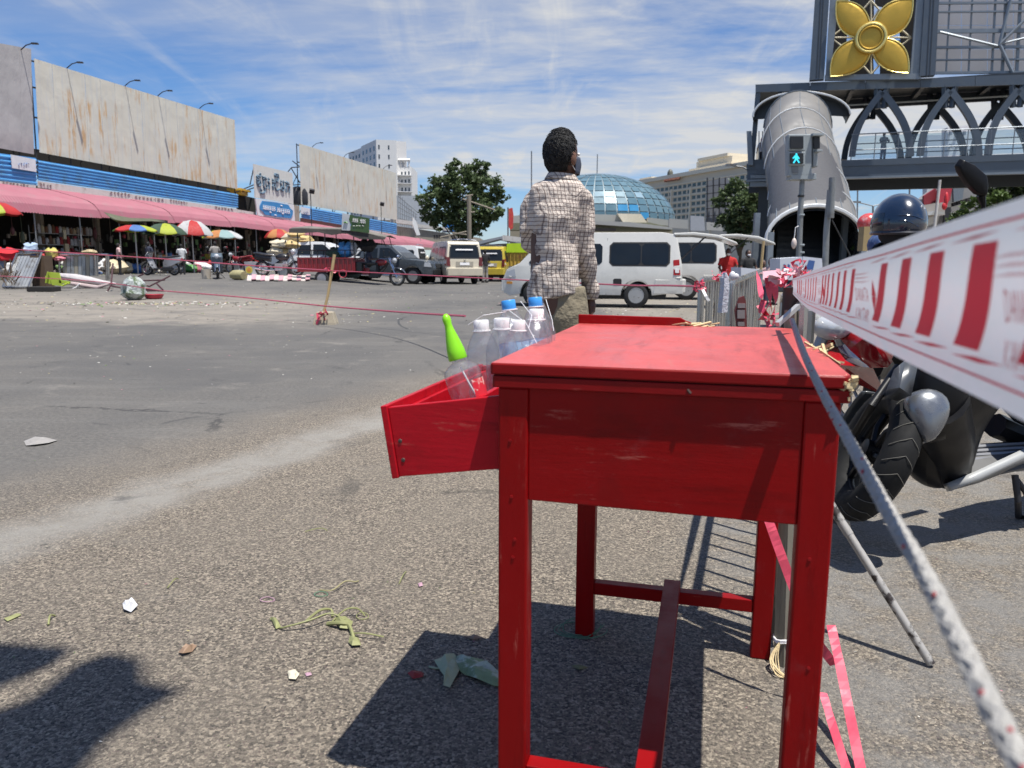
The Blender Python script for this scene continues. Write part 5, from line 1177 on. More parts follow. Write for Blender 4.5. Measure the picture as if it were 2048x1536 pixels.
def shell(T, prof, hw, m, zt, k, wheels, r, name='body', bevel=.05, z0=.3, cuts=(), nose=0.0):
    """prof: outline in x,z above the sill; wheel arches cut along the bottom"""
    bm = bmesh.new(); pts = list(prof); bot = []
    for wx in wheels:
        R_ = r*1.22; n = 10
        bot.append([(wx + R_*math.cos(a), max(z0, r + R_*math.sin(a))) for a in [math.pi*i/n for i in range(n+1)]])
    arcs = [q for a in sorted(bot, key=lambda a: -a[0][0]) for q in a]
    loop = pts + arcs                         # prof runs rear bottom -> over the roof -> front bottom, arcs run front to rear
    vs = [bm.verts.new((x, -hw, z)) for x, z in loop]; f = bm.faces.new(vs)
    ext = bmesh.ops.extrude_face_region(bm, geom=[f]); ev = [v for v in ext['geom'] if isinstance(v, bmesh.types.BMVert)]
    bmesh.ops.translate(bm, verts=ev, vec=(0, 2*hw, 0))
    for z in (.5, .75, zt, (zt+max(p[1] for p in prof))/2):
        g = bm.verts[:]+bm.edges[:]+bm.faces[:]; bmesh.ops.bisect_plane(bm, geom=g, plane_co=(0, 0, z), plane_no=(0, 0, 1))
    xm = max(p[0] for p in prof); xn = min(p[0] for p in prof)
    for x in (xn+.25, xn+.8, 0, xm-.9, xm-.35):
        g = bm.verts[:]+bm.edges[:]+bm.faces[:]; bmesh.ops.bisect_plane(bm, geom=g, plane_co=(x, 0, 0), plane_no=(1, 0, 0))
    bmesh.ops.triangulate(bm, faces=[f for f in bm.faces if len(f.verts) > 4])
    for v in bm.verts:
        s_ = 1 if v.co.y > 0 else -1; v.co.y = s_*hwf(v.co.x, v.co.z, hw, zt, k, xn, xm, nose)
    bmesh.ops.recalc_face_normals(bm, faces=bm.faces)
    me = bpy.data.meshes.new(name); bm.to_mesh(me); bm.free(); me.materials.append(m)
    me.polygons.foreach_set('use_smooth', [True]*len(me.polygons))
    o = bpy.data.objects.new(name, me); COL.objects.link(o); o.parent = T; ORG[o.name] = Vector()
    md = o.modifiers.new('bevel', 'BEVEL'); md.width = bevel; md.segments = 3; md.limit_method = 'ANGLE'; md.angle_limit = R(40); md.harden_normals = False
    wn_ = o.modifiers.new('wn', 'WEIGHTED_NORMAL'); 
    return o
def hwf(x, z, hw, zt, k, xn, xm, nose):
    w = hw - max(0, z-zt)*k - max(0, .55-z)*.12
    if nose: w -= nose*max(0, (x-(xm-.9))/.9)**2
    w -= .04*max(0, ((xn+.3)-x)/.3)
    return w
class Car:
    def __init__(s, T, hw, zt, k, xn, xm, nose): s.T, s.a = T, (hw, zt, k, xn, xm, nose)
    def side(s, name, pts, sd, m, off=.008, th=.03, parent=None, bevel=0):
        n = len(pts); b = MB(); o = [Vector((x, sd*(hwf(x, z, *s.a)+off), z)) for x, z in pts]; i = [Vector((x, sd*(hwf(x, z, *s.a)+off-th), z)) for x, z in pts]
        b.add(o+i, [tuple(range(n)), tuple(range(n, 2*n))[::-1]] + [(j, n+j, n+(j+1) % n, (j+1) % n) for j in range(n)])
        return b.build(name, m, parent or s.T, bevel=bevel)
    def line(s, name, pts, sd, m, r=.008):
        b = MB(); b.tube([(x, sd*(hwf(x, z, *s.a)+.002), z) for x, z in pts], r, 4); return b.build(name, m, s.T)
def rr4(x0, x1, z0, z1, r=.07): return [(x0+r, z0), (x1-r, z0), (x1, z0+r), (x1, z1-r), (x1-r, z1), (x0+r, z1), (x0, z1-r), (x0, z0+r)]
def cross(T, name, p0, p1, w0, w1, m, th=.02, parent=None, bevel=0, off=.01):
    """panel across the car between two profile points (x,z)"""
    a = Vector((p0[0], 0, p0[1])); c = Vector((p1[0], 0, p1[1])); d = (c-a).normalized(); n = Vector((-d.z, 0, d.x))
    if n.x*(a.x) < 0: n = -n
    q = [a+Vector((0, -w0, 0)), a+Vector((0, w0, 0)), c+Vector((0, w1, 0)), c+Vector((0, -w1, 0))]
    b = MB(); b.prism([v+n*off for v in q], -n*th); return b.build(name, m, parent or T, bevel=bevel)
def make_van(label, paint, hatch=False, group='vans parked across the square'):
    T = thing('parked_van', (0, 0, 0), label, 'van', group)
    prof = [(-2.36, .42), (-2.38, .62), (-2.34, .80), (-2.32, 1.12), (-2.20, 1.74), (-2.10, 1.90), (-1.8, 1.95), (.9, 1.95), (1.20, 1.89), (1.92, 1.15), (2.28, .98), (2.38, .75), (2.38, .36), (2.2, .28)]
    hw, zt, k = .87, 1.05, .17; a = (hw, zt, k, -2.38, 2.38, .12)
    shell(T, prof, hw, paint, zt, k, (1.50, -1.18), .33, nose=.12, z0=.28); c = Car(T, *a)
    for sd in (-1, 1):
        c.side('window', rr4(-1.98, -1.30, 1.12, 1.66), sd, glassD, parent=None); c.side('window', rr4(-1.27, -.50, 1.12, 1.66), sd, glassD); c.side('window', rr4(-.28, .45, 1.12, 1.66), sd, glassD); c.side('window', [(.62, 1.12), (1.62, 1.12), (1.66, 1.18), (1.22, 1.60), (1.1, 1.66), (.62, 1.66)], sd, glassD)
        c.side('window_frame', rr4(-2.02, -.46, 1.08, 1.70, .09), sd, trimM, .003)
        c.line('rub_line', [(-2.30, .80), (2.2, .80)], sd, paint, .022); c.line('door_seam', [(-.40, .34), (-.40, 1.80)], sd, trimM, .006); c.line('door_seam', [(.54, .34), (.54, 1.80)], sd, trimM, .006); c.line('sill_seam', [(-2.3, .74), (2.2, .74)], sd, trimM, .005)
        c.side('tail_light', [(-2.29, .86), (-2.12, .86), (-2.10, 1.24), (-2.25, 1.26)], sd, redL, .012, .06); c.side('reverse_light', [(-2.26, .92), (-2.16, .92), (-2.15, 1.02), (-2.25, 1.02)], sd, capW, .016, .02); c.side('fuel_cap', rr4(-.80, -.58, .60, .76, .03), sd, trimM, .004, .01); c.side('bumper_corner', [(-2.38, .38), (-1.62, .38), (-1.66, .74), (-2.36, .74)], sd, paint, .016, .05, bevel=.01)
        c.side('head_lamp', [(2.02, .80), (2.30, .78), (2.27, .93), (2.05, 1.0)], sd, lampG, .012, .05); c.side('indicator', [(2.12, .60), (2.28, .60), (2.28, .66), (2.12, .66)], sd, amber, .012, .02)
        b = MB(); b.ball((1.45, sd*1.0, 1.18), (.06, .10, .12), 10, 6); b.build('mirror', paint, T, smooth=True); b = MB(); b.box((.68, sd*.895, .98), (.16, .03, .03)); b.build('door_handle', trimM, T)
    cross(T, 'windshield', (1.26, 1.83), (1.88, 1.20), .66, .78, glassD); cross(T, 'front_bumper', (2.375, .40), (2.385, .74), .74, .74, paint, .06, bevel=.02, off=.05)
    cross(T, 'grille', (2.37, .78), (2.27, .96), .42, .42, trimM)
    for x in (1.50, -1.18):
        for y in (-.74, .74): wheel(T, x, y, .33, .22)
    b = MB(); b.box((0, 0, .34), (3.9, 1.3, .18)); b.build('underbody', trimM, T)
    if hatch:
        cross(T, 'rear_shade_panel', (-2.345, .80), (-2.17, 1.78), .70, .62, blackM, .02, off=.012)  # black panel paints the shade inside the open rear
        pts = [(-2.08, 1.93), (-2.6, 1.95), (-3.2, 1.88), (-3.66, 1.70), (-3.70, 1.63), (-3.2, 1.80), (-2.6, 1.87), (-2.10, 1.87)]
        b = MB(); b.prism([(x, -.74, z) for x, z in pts], (0, 1.48, 0)); h = b.build('raised_tailgate', paint, T, bevel=.02)
        for sd in (-1, 1): b = MB(); b.tube([(-2.25, sd*.68, 1.2), (-2.9, sd*.70, 1.84)], .014, 6); b.build('gas_strut', darkst, T)
        cross(T, 'rear_bumper', (-2.39, .40), (-2.40, .76), .80, .80, paint, .1, bevel=.03, off=.04); b = MB(); b.box((-1.95, 0, .82), (.6, 1.2, .06)); b.build('load_floor', trimM, T)
        for i in range(2): b = MB(); b.box((-1.6+i*.9, 0, 1.1), (.15, 1.2, .55)); b.build('seat_back', goods[5], T, bevel=.04)
    else:
        cross(T, 'rear_window', (-2.30, 1.20), (-2.19, 1.74), .66, .60, glassD, off=.012); cross(T, 'rear_window_frame', (-2.315, 1.15), (-2.185, 1.78), .72, .65, trimM, off=.006)
        cross(T, 'rear_bumper', (-2.39, .38), (-2.40, .74), .80, .80, paint, .1, bevel=.03, off=.04); cross(T, 'number_plate', (-2.355, .86), (-2.345, .98), .22, .22, capW, .03, off=.02); cross(T, 'plate_recess_shade', (-2.36, .82), (-2.335, 1.02), .40, .40, carpaint('recess_shade', (.30, .27, .21)), .03, off=.008)  # recess shade painted as a flat, darker cream panel behind the plate
        cross(T, 'window_sticker', (-2.275, 1.52), (-2.262, 1.58), .40, .40, capW, .01, off=.02)
        for sd in (-1, 1): cross(T, 'rear_lamp', (-2.355, .84), (-2.30, 1.24), .0, .0, redL) if False else None
        for sd in (-1, 1):
            b = MB(); b.prism([(-2.365, sd*.66, .82), (-2.365, sd*.83, .82), (-2.33, sd*.83, 1.22), (-2.33, sd*.68, 1.22)], (.05, 0, 0)); b.build('tail_light', mat('tail_light_dark', (.12, .02, .02), .2), T)
        b = MB(); b.tube([(-2.1, -.6, 1.98), (-2.05, 0, 2.03), (-2.1, .6, 1.98)], .02, 6); b.build('roof_rail', chrome, T)
        b = MB(); b.box((-2.37, 0, 1.06), (.03, .10, .04)); b.build('rear_handle', chrome, T)
    return T
def head(dx, dy): return math.atan2(dy, dx)
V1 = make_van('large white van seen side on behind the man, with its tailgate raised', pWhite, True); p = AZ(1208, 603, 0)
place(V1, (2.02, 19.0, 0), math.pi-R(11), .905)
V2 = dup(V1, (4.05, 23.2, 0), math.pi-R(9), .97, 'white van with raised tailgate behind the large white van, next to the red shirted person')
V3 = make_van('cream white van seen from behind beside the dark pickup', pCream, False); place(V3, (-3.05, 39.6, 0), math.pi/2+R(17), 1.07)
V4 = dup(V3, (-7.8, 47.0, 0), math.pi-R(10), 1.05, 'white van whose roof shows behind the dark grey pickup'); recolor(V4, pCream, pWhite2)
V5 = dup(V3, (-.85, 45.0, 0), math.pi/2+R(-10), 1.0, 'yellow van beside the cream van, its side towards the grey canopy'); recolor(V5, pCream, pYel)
# yellow loaded cart-truck between the yellow van and the man
T = thing('box_truck', AY(1035, 556, 44), 'small truck with a lime and yellow load box beside the man', 'truck')
T.location = (AY(1035, 556, 44).x, 44, 0); ORG[T.name] = Vector(T.location)
fq('load_box', [(1012, 505), (1056, 505), (1056, 532), (1012, 532)], 43.5, 2.0, mat('gold_panel', (.50, .34, .05), .6, dirt=(.45, .12, .08), dsc=4), T); fq('load_cover', [(1014, 487), (1050, 486), (1058, 505), (1012, 505)], 43.4, 1.8, mat('lime_cover', (.42, .62, .01), .5), T)
for i in range(6): fq('slat', [(1013+i*7.4, 506), (1014.5+i*7.4, 506), (1014.5+i*7.4, 531), (1013+i*7.4, 531)], 43.42, .06, mat('gold_slat', (.40, .26, .04), .6), T)
fq('chassis', [(1000, 532), (1060, 532), (1060, 545), (1000, 545)], 43.6, 1.6, pWhite2, T); fq('bumper', [(1003, 545), (1030, 545), (1030, 556), (1003, 556)], 43.6, .4, trimM, T)
for x in (1010, 1048): q = AY(x, 556, 43.3); b = MB(); b.lathe([(.01, -.12), (.36, -.12), (.38, 0), (.36, .12), (.01, .12)], 20, axM((q.x, 43.6, .38), (0, -1, 0))); b.build('wheel', tyreM, T, smooth=True)

def make_pickup(label, paint, group='pickup trucks parked by the market'):
    T = thing('pickup_truck', (0, 0, 0), label, 'pickup truck', group); hw, zt, k = .90, 1.02, .26
    prof = [(-2.58, .50), (-2.60, 1.08), (-1.02, 1.12), (-.88, 1.60), (-.72, 1.72), (-.4, 1.77), (.35, 1.76), (.62, 1.68), (1.30, 1.14), (2.25, 1.04), (2.52, .92), (2.60, .70), (2.58, .42), (2.4, .36)]
    a = (hw, zt, k, -2.60, 2.60, .14); shell(T, prof, hw, paint, zt, k, (1.62, -1.50), .38, nose=.14, z0=.40); c = Car(T, *a)
    for sd in (-1, 1):
        c.side('window', [(-.80, 1.16), (-.12, 1.16), (-.12, 1.62), (-.62, 1.60)], sd, glassD); c.side('window', [(-.02, 1.16), (1.05, 1.16), (.52, 1.60), (.42, 1.64), (-.02, 1.64)], sd, glassD)
        for x in (-.86, -.07, 1.02): c.line('door_seam', [(x, .46), (x, 1.10)], sd, trimM, .006)
        c.line('waist_trim', [(-.84, 1.14), (1.10, 1.14)], sd, chrome, .014); c.side('tail_light', [(-2.58, .72), (-2.44, .72), (-2.44, 1.06), (-2.59, 1.06)], sd, redL, .012, .05)
        c.side('head_lamp', [(2.16, .80), (2.50, .78), (2.44, .96), (2.20, 1.0)], sd, lampG, .014, .06); c.side('wheel_arch', [(1.62+.53*math.cos(t_), .38+.53*math.sin(t_)) for t_ in [math.pi*i/10 for i in range(11)]] + [(1.62+.46*math.cos(t_), .38+.46*math.sin(t_)) for t_ in [math.pi*(10-i)/10 for i in range(11)]], sd, paint, .035, .05)
        b = MB(); b.ball((.98, sd*1.02, 1.22), (.09, .13, .11), 10, 6); b.build('mirror', chrome, T, smooth=True); b = MB(); b.tube([(-.9, sd*.9, .40), (1.05, sd*.9, .40)], .035, 6); b.build('side_step', chrome, T)
        for x in (.12, -.62): b = MB(); b.box((x, sd*.925, 1.02), (.18, .03, .03)); b.build('door_handle', chrome, T)
    cross(T, 'windshield', (.66, 1.62), (1.26, 1.18), .62, .76, glassD); cross(T, 'rear_window', (-.995, 1.20), (-.90, 1.55), .62, .60, glassD)
    cross(T, 'grille', (2.60, .72), (2.52, .94), .50, .48, chrome, .03); cross(T, 'grille_opening', (2.605, .76), (2.54, .90), .40, .40, trimM, .03, off=.02); cross(T, 'front_bumper', (2.60, .42), (2.60, .66), .84, .84, trimM, .08, bevel=.02, off=.05)
    b = MB(); b.box((-1.8, 0, 1.10), (1.35, 1.5, .03)); b.build('cargo_bed', trimM, T)
    for x in (1.62, -1.50):
        for y in (-.76, .76): wheel(T, x, y, .38, .26)
    return T
P1 = make_pickup('dark slate grey pickup truck parked right of the cargo tricycle', pGrey); place(P1, (-6.25, 38.3, 0), R(-14), 1.06)
P2 = dup(P1, (-10.35, 41.2, .12), R(-4), 1.12, 'white pickup truck behind the cargo tricycle, its bed heaped with sacks'); recolor(P2, pGrey, pWhite2)
rr = random.Random(3); onion = mat('net_sack_yellow', (.50, .38, .17), .8, var=.4, sc=9, dirt=(.42, .15, .10), dsc=5); onion2 = mat('net_sack_pale', (.52, .46, .34), .8, var=.4, sc=9)
kk = 0; ws = 'lowest left,lowest second,lowest third,middle left,middle second,middle third,upper left,upper second,top left,top right'.split(',')
for (x, y, w_) in ((557, 502, 20), (580, 504, 18), (602, 502, 16), (560, 486, 17), (582, 488, 18), (604, 486, 16), (585, 474, 18), (610, 476, 15), (590, 466, 15), (562, 496, 12)):
    c = AY(x, y, 40.6+rr.uniform(-.3, .3)); s_ = w_*40.6/FPX
    o = sack((c.x, c.y, c.z-.25), (s_, s_*.7, s_*.42), onion if kk % 3 else onion2, 'sack', None, kk, rr.uniform(-.4, .4)); tag(o, 'yellowish net sack of onions on the white pickup, %s of the heap' % ws[kk], 'sack', 'sacks heaped on the white pickup'); kk += 1

# ---- motorbikes
mred = mat('dark_red_paint', (.20, .012, .018), .35, var=.2, sc=4, coat=.3); mblk = mat('bike_black', (.015, .015, .017), .4, coat=.2); mblu = mat('bike_blue_grey', (.09, .12, .15), .35); msil = mat('bike_silver', (.35, .35, .36), .35, .5)
def bwheel(T, x, r, w=.09, y=0.0):
    M = axM((x, y, r), (0, 1, 0), (1, 0, 0)); b = MB(); b.tube([M @ Vector(((r-w/2)*math.cos(t_), (r-w/2)*math.sin(t_), 0)) for t_ in [2*math.pi*i/28 for i in range(28)]], w/2, 8, closed=True, up=(0, 1, 0)); o = b.build('wheel', tyreM, T, smooth=True)
    b = MB(); b.tube([M @ Vector(((r-w)*math.cos(t_), (r-w)*math.sin(t_), 0)) for t_ in [2*math.pi*i/28 for i in range(28)]], .016, 6, closed=True, up=(0, 1, 0)); b.lathe([(.01, -.05), (.05, -.05), (.05, .05), (.01, .05)], 10, M)
    for i in range(10):
        a = 2*math.pi*i/10; b.tube([M @ Vector((.04*math.cos(a), .04*math.sin(a), 0)), M @ Vector(((r-w)*math.cos(a), (r-w)*math.sin(a), 0))], .006, 4)
    b.build('rim', alloyM, o, smooth=True); return o
def moto(label, body, seatm=None, scooter=False, group='small motorbikes parked round the market', wb=.62, rear=True):
    T = thing('motorbike', (0, 0, 0), label, 'motorbike', group); r = .28
    if rear: bwheel(T, -wb, r)
    bwheel(T, wb, r)
    b = MB()
    for y in (-.08, .08): b.tube([(wb, y, r), (wb-.20, y, .78), (wb-.24, y, .95)], .022, 6)
    b.build('fork', chrome, T, smooth=True)
    b = MB(); b.tube([(wb-.32, -.36, 1.02), (wb-.24, -.15, 1.0), (wb-.24, .15, 1.0), (wb-.32, .36, 1.02)], .014, 6); b.build('handlebar', darkst, T, smooth=True)
    for y in (-1, 1):
        b = MB(); b.tube([(wb-.26, y*.26, 1.0), (wb-.24, y*.30, 1.18)], .007, 5); b.ball((wb-.25, y*.33, 1.22), (.02, .07, .045), 8, 5); b.build('mirror', mblk, T, smooth=True)
    b = MB(); b.ball((wb-.10, 0, .88), (.09, .10, .10), 12, 8); b.build('headlight', lampG, T, smooth=True)
    n = 8; b = MB(); b.loft([[Vector((wb+(r+.03)*math.cos(t_)*1.0, y, r+(r+.03)*math.sin(t_))) for y in (-.06, 0, .06)] for t_ in [R(30+i*17) for i in range(8)]], cap=False, closed=False); b.build('front_fender', body, T, smooth=True, solid=.008)
    if scooter:
        b = MB(); b.loft([[Vector((wb-.22, y*.20, 1.0)) for y in (-1, -.5, 0, .5, 1)], [Vector((wb-.10+.05*(1-y*y), y*.22, .85)) for y in (-1, -.5, 0, .5, 1)], [Vector((wb-.28+.05*(1-y*y), y*.20, .42)) for y in (-1, -.5, 0, .5, 1)], [Vector((wb-.40, y*.16, .25)) for y in (-1, -.5, 0, .5, 1)]], cap=False, closed=False); b.build('leg_shield', body, T, smooth=True, solid=.02)
        b = MB(); b.box((-.02, 0, .28), (.50, .34, .07)); b.build('footboard', mblk, T, bevel=.02)
        b = MB(); b.loft([[Vector((x, y, z)) for y, z in ((-w_, z0), (-w_*.9, z1*.9+z0*.1), (-w_*.5, z1), (w_*.5, z1), (w_*.9, z1*.9+z0*.1), (w_, z0))] for x, w_, z0, z1 in ((-.20, .12, .30, .60), (-.30, .15, .34, .72), (-.60, .16, .42, .76), (-.95, .11, .58, .78), (-1.02, .04, .66, .74))]); b.build('rear_body', body, T, smooth=True)
        b = MB(); b.box((-.42, .16, .28), (.40, .12, .18)); b.build('engine', mblk, T, bevel=.04)
    else:
        b = MB(); b.tube([(wb-.26, 0, .82), (0, 0, .52), (-.25, 0, .35)], [.05, .05, .05], 6); b.tube([(wb-.26, 0, .72), (.12, 0, .32), (-.25, 0, .30)], .03, 6); b.tube([(-.25, 0, .4), (-.9, 0, .62)], .03, 6); b.build('frame', mblk, T)
        b = MB(); b.ball((.12, 0, .68), (.26, .12, .13), 12, 8); b.build('fuel_tank', body, T, smooth=True)
        b = MB(); b.box((.0, 0, .34), (.30, .22, .24)); b.lathe([(.10, 0), (.11, .1), (.11, .16), (.08, .18)], 12, axM((.14, 0, .42), (.9, 0, .3))); b.build('engine', msil, T, bevel=.02)
        b = MB(); b.loft([[Vector((x, w_*math.cos(t_), z+.12*math.sin(t_))) for t_ in [6.283*i/8 for i in range(8)]] for x, w_, z in ((-.30, .09, .62), (-.5, .11, .66), (-.85, .08, .72))]); b.build('rear_body', body, T, smooth=True)
    b = MB(); b.loft([[Vector((x, w_*math.cos(t_), z+h*math.sin(t_))) for t_ in [6.283*i/10 for i in range(10)]] for x, w_, z, h in ((-.10, .07, .72, .03), (-.2, .12, .76, .05), (-.45, .13, .76, .055), (-.75, .12, .81, .05), (-.92, .07, .82, .03))]); b.build('saddle', seatm or mblk, T, smooth=True)
    b = MB(); b.tube([(.1, -.12, .24), (-.4, -.14, .22), (-.85, -.15, .30)], [.02, .035, .045], 8); b.build('exhaust', chrome, T, smooth=True)
    b = MB(); b.box((-1.0, 0, .70), (.05, .12, .07)); b.build('tail_light', redL, T, bevel=.01)
    b = MB(); b.tube([(-.05, .05, .24), (-.12, .26, .01)], .012, 6); b.build('kickstand', darkst, T)
    return T
bk = moto('grey scooter parked sideways before the dark stalls, left of the red and white parasol', msil, scooter=True); p = GZ(322, 551); place(bk, p, R(172), 1.16)
def bdup(src, px, py, rz, s, label, sw=None):
    p = GZ(px, py); o = dup(src, p, rz, s, label); 
    if sw: recolor(o, *sw)
    return o
b2 = bdup(bk, 436, 557, R(-70), 1.1, 'blue-grey scooter seen from behind near the cardboard boxes', (msil, mblu))
m1 = moto('black motorbike with a long saddle left of the white pickup', mblk); p = GZ(560, 553); place(m1, p, R(-3), 1.35)
m2 = bdup(m1, 478, 547, R(150), 1.25, 'dark motorbike half hidden behind the white bucket', (mblk, mred))

# ---- cargo tricycle
TT_ = thing('cargo_tricycle', (0, 0, 0), 'dark red cargo tricycle with a tarpaulin roof over its loaded bed', 'tricycle')
bwheel(TT_, 1.95, .36, .12)
for sd in (-1, 1):
    o_ = None
wheel(TT_, -1.15, -.62, .32, .18, 5); wheel(TT_, -1.15, .62, .32, .18, 5); 
def tb(name, c, s, m, bevel=0, M=None): b = MB(); b.box(c, s, M); return b.build(name, m, TT_, bevel=bevel)
tb('bed_floor', (-.95, 0, .62), (2.5, 1.35, .06), mred)
for sd in (-1, 1):
    tb('bed_side', (-.95, sd*.67, .90), (2.5, .03, .52), mred, .004)
    for i in range(13): tb('bed_rib', (-2.12+i*.195, sd*.70, .90), (.05, .04, .50), mred)
    tb('bed_rail', (-.95, sd*.70, 1.17), (2.52, .05, .05), mred); tb('bed_rail', (-.95, sd*.70, .62), (2.52, .05, .06), mred)
tb('bed_end', (-2.20, 0, .90), (.03, 1.35, .52), mred); tb('bed_end', (.30, 0, .90), (.03, 1.35, .52), mred)
for x in (-2.15, -1.55, -1.3, -.95, -.1, .3):
    for sd in (-1, 1): b = MB(); b.tube([(x, sd*.68, 1.1), (x, sd*.68, 2.35 if x in (-2.15, .3, -.95) else 1.5)], .022, 6); b.build('roof_post', darkst, TT_)
for sd in (-1, 1): b = MB(); b.tube([(-2.15, sd*.68, 1.5), (.3, sd*.68, 1.5)], .018, 5); b.build('guard_rail', darkst, TT_); b = MB(); b.tube([(-2.15, sd*.68, 2.35), (1.45, sd*.6, 2.12)], .02, 5); b.build('roof_rail', darkst, TT_); b = MB(); b.tube([(1.45, sd*.6, 2.12), (1.62, sd*.45, 1.65)], .02, 5); b.build('roof_rail', darkst, TT_)
canv = mat('grey_brown_tarpaulin', (.17, .155, .135), .8, var=.25, sc=2, dirt=(.09, .08, .07))
b = MB(); b.loft([[Vector((x, y*.82, z-.10*abs(y)**2 + .02*math.sin(9*x+4*y))) for y in (-1, -.6, 0, .6, 1)] for x, z in ((-2.45, 2.46), (-1.9, 2.50), (-1.0, 2.46), (-.2, 2.44), (.6, 2.34), (1.2, 2.22), (1.7, 2.12))], cap=False, closed=False); b.build('tarpaulin_roof', canv, TT_, smooth=True, solid=.03)
b = MB(); b.loft([[Vector((x, -.80, z)), Vector((x, -.84, z-d))] for x, z, d in ((-2.45, 2.38, .16), (-1.9, 2.42, .22), (-1.2, 2.38, .14), (-.6, 2.38, .26), (0, 2.36, .16), (.6, 2.26, .30), (1.2, 2.14, .20), (1.7, 2.04, .10))], cap=False, closed=False); b.build('tarpaulin_edge', mat('dark_flap', (.05, .045, .04), .9), TT_, solid=.02)
# banner board on the roof
bw = mat('banner_white', (.50, .52, .53), .5); bg_ = mat('banner_green', (.05, .10, .03), .5, dirt=(.05, .08, .12), dsc=3)
b = MB(); b.prism([(-.15, -.86, 2.32), (.22, -.86, 2.30), (.24, -.86, 2.95), (-.10, -.86, 3.02)], (0, .04, 0)); bb = b.build('banner_board', bw, TT_)
b = MB(); b.prism([(.22, -.87, 2.30), (1.02, -.87, 2.20), (1.06, -.87, 2.80), (.24, -.87, 2.95), (.18, -.87, 2.75), (.27, -.87, 2.55)], (0, .045, 0)); b.build('banner_board', bg_, TT_)
b = MB()
for x0, z0 in ((.34, 2.66), (.42, 2.65), (.50, 2.64), (.66, 2.62), (.74, 2.61), (.82, 2.60)):
    b.tube([(x0, -.885, z0), (x0+.06, -.885, z0+.05), (x0+.01, -.885, z0+.10), (x0+.07, -.885, z0+.14)], .014, 4); b.tube([(x0+.06, -.885, z0-.02), (x0+.06, -.885, z0+.12)], .010, 4)
for x0 in (.36, .48, .60, .74): b.tube([(x0, -.885, 2.50), (x0+.07, -.885, 2.49)], .008, 4)
b.build('banner_lettering', capW, TT_)
b = MB(); b.tube([(-.03, -.885, 2.62), (.05, -.885, 2.66), (.12, -.885, 2.60)], .025, 4); b.build('banner_logo', mat('logo_green', (.08, .22, .04), .5), TT_)
# motorbike front half, seat and cab clutter
b = MB()
for y in (-.1, .1): b.tube([(1.95, y, .36), (1.70, y, .95), (1.62, y, 1.18)], .028, 6)
b.build('fork', chrome, TT_, smooth=True)
b = MB(); b.tube([(1.45, -.40, 1.25), (1.60, -.2, 1.20), (1.60, .2, 1.20), (1.45, .40, 1.25)], .018, 6); b.build('handlebar', darkst, TT_)
for sd in (-1, 1): b = MB(); b.tube([(1.5, sd*.36, 1.25), (1.5, sd*.42, 1.42)], .01, 5); b.ball((1.5, sd*.42, 1.46), (.02, .07, .05), 8, 5); b.build('mirror', mblk, TT_, smooth=True)
b = MB(); b.ball((1.85, 0, 1.08), (.10, .11, .11), 12, 8); b.build('headlight', lampG, TT_, smooth=True)
b = MB(); b.loft([[Vector((1.95+.42*math.cos(t_), y, .36+.42*math.sin(t_))) for y in (-.08, 0, .08)] for t_ in [R(20+i*16) for i in range(8)]], cap=False, closed=False); b.build('front_fender', chrome, TT_, smooth=True, solid=.01)
b = MB(); b.ball((1.25, 0, 1.0), (.26, .15, .15), 12, 8); b.build('fuel_tank', mred, TT_, smooth=True)
b = MB(); b.tube([(1.6, 0, 1.0), (1.1, 0, .55), (.3, 0, .55), (-1.1, 0, .45)], .05, 6); b.tube([(1.55, 0, .9), (1.2, 0, .40), (.6, 0, .38)], .03, 6); b.build('frame', mblk, TT_)
tb('engine', (.95, 0, .50), (.45, .30, .34), mblk, .04); tb('side_cover', (.62, -.2, .62), (.35, .05, .30), mred, .03); tb('saddle', (.75, 0, .95), (.62, .36, .12), mblk, .04); tb('toolbox', (.42, -.4, .80), (.30, .30, .42), mblk, .03)
b = MB(); b.tube([(-.2+.16*math.cos(t_), -.74, .52+.16*math.sin(t_)) for t_ in [6.283*i/16 for i in range(16)]], .018, 5, closed=True, up=(0, 1, 0)); b.build('hose_coil', mat('pink_hose', (.5, .05, .08), .5), TT_)
place(TT_, (-7.15, 34.4, 0), R(-7), 1.04)
cargo = [('clear bag of blue tubs on the tricycle bed', (-.25, -.1, 1.45), (.36, .34, .50), mat('blue_bag', (.06, .28, .62), .35, dirt=(.5, .6, .7), dsc=6)), ('dark green net bundle on the tricycle bed', (-.75, 0, 1.25), (.45, .4, .48), mat('green_net', (.06, .10, .07), .8)),
 ('white sack lying near the front of the tricycle bed', (-1.15, -.2, 1.15), (.30, .3, .18), goods[2]), ('grey folded cloth on the tricycle bed', (-.75, -.35, 1.05), (.55, .3, .12), mat('grey_cloth', (.16, .15, .15), .8)), ('brown bag at the back of the tricycle bed', (-1.75, 0, 1.0), (.28, .4, .22), goods[5]), ('pale plastic bag hanging behind the tricycle driver', (.12, -.2, 1.5), (.14, .2, .40), mat('pale_plastic', (.4, .42, .45), .4)), ('black bundle hanging under the front of the tricycle roof', (.65, .1, 1.65), (.36, .40, .42), mat('black_cloth', (.02, .02, .022), .8))]
Mt = Matrix.Translation((-7.15, 34.4, 0)) @ Matrix.Rotation(R(-7), 4, 'Z') @ Matrix.Scale(1.04, 4)
for i, (lb, c, s_, m_) in enumerate(cargo): tag(sack(Mt @ (Vector(c)-Vector((0, 0, s_[2]*.5))), (s_[0], s_[1], s_[2]*.62), m_, 'cargo_bundle', None, i+40), lb, 'bundle')
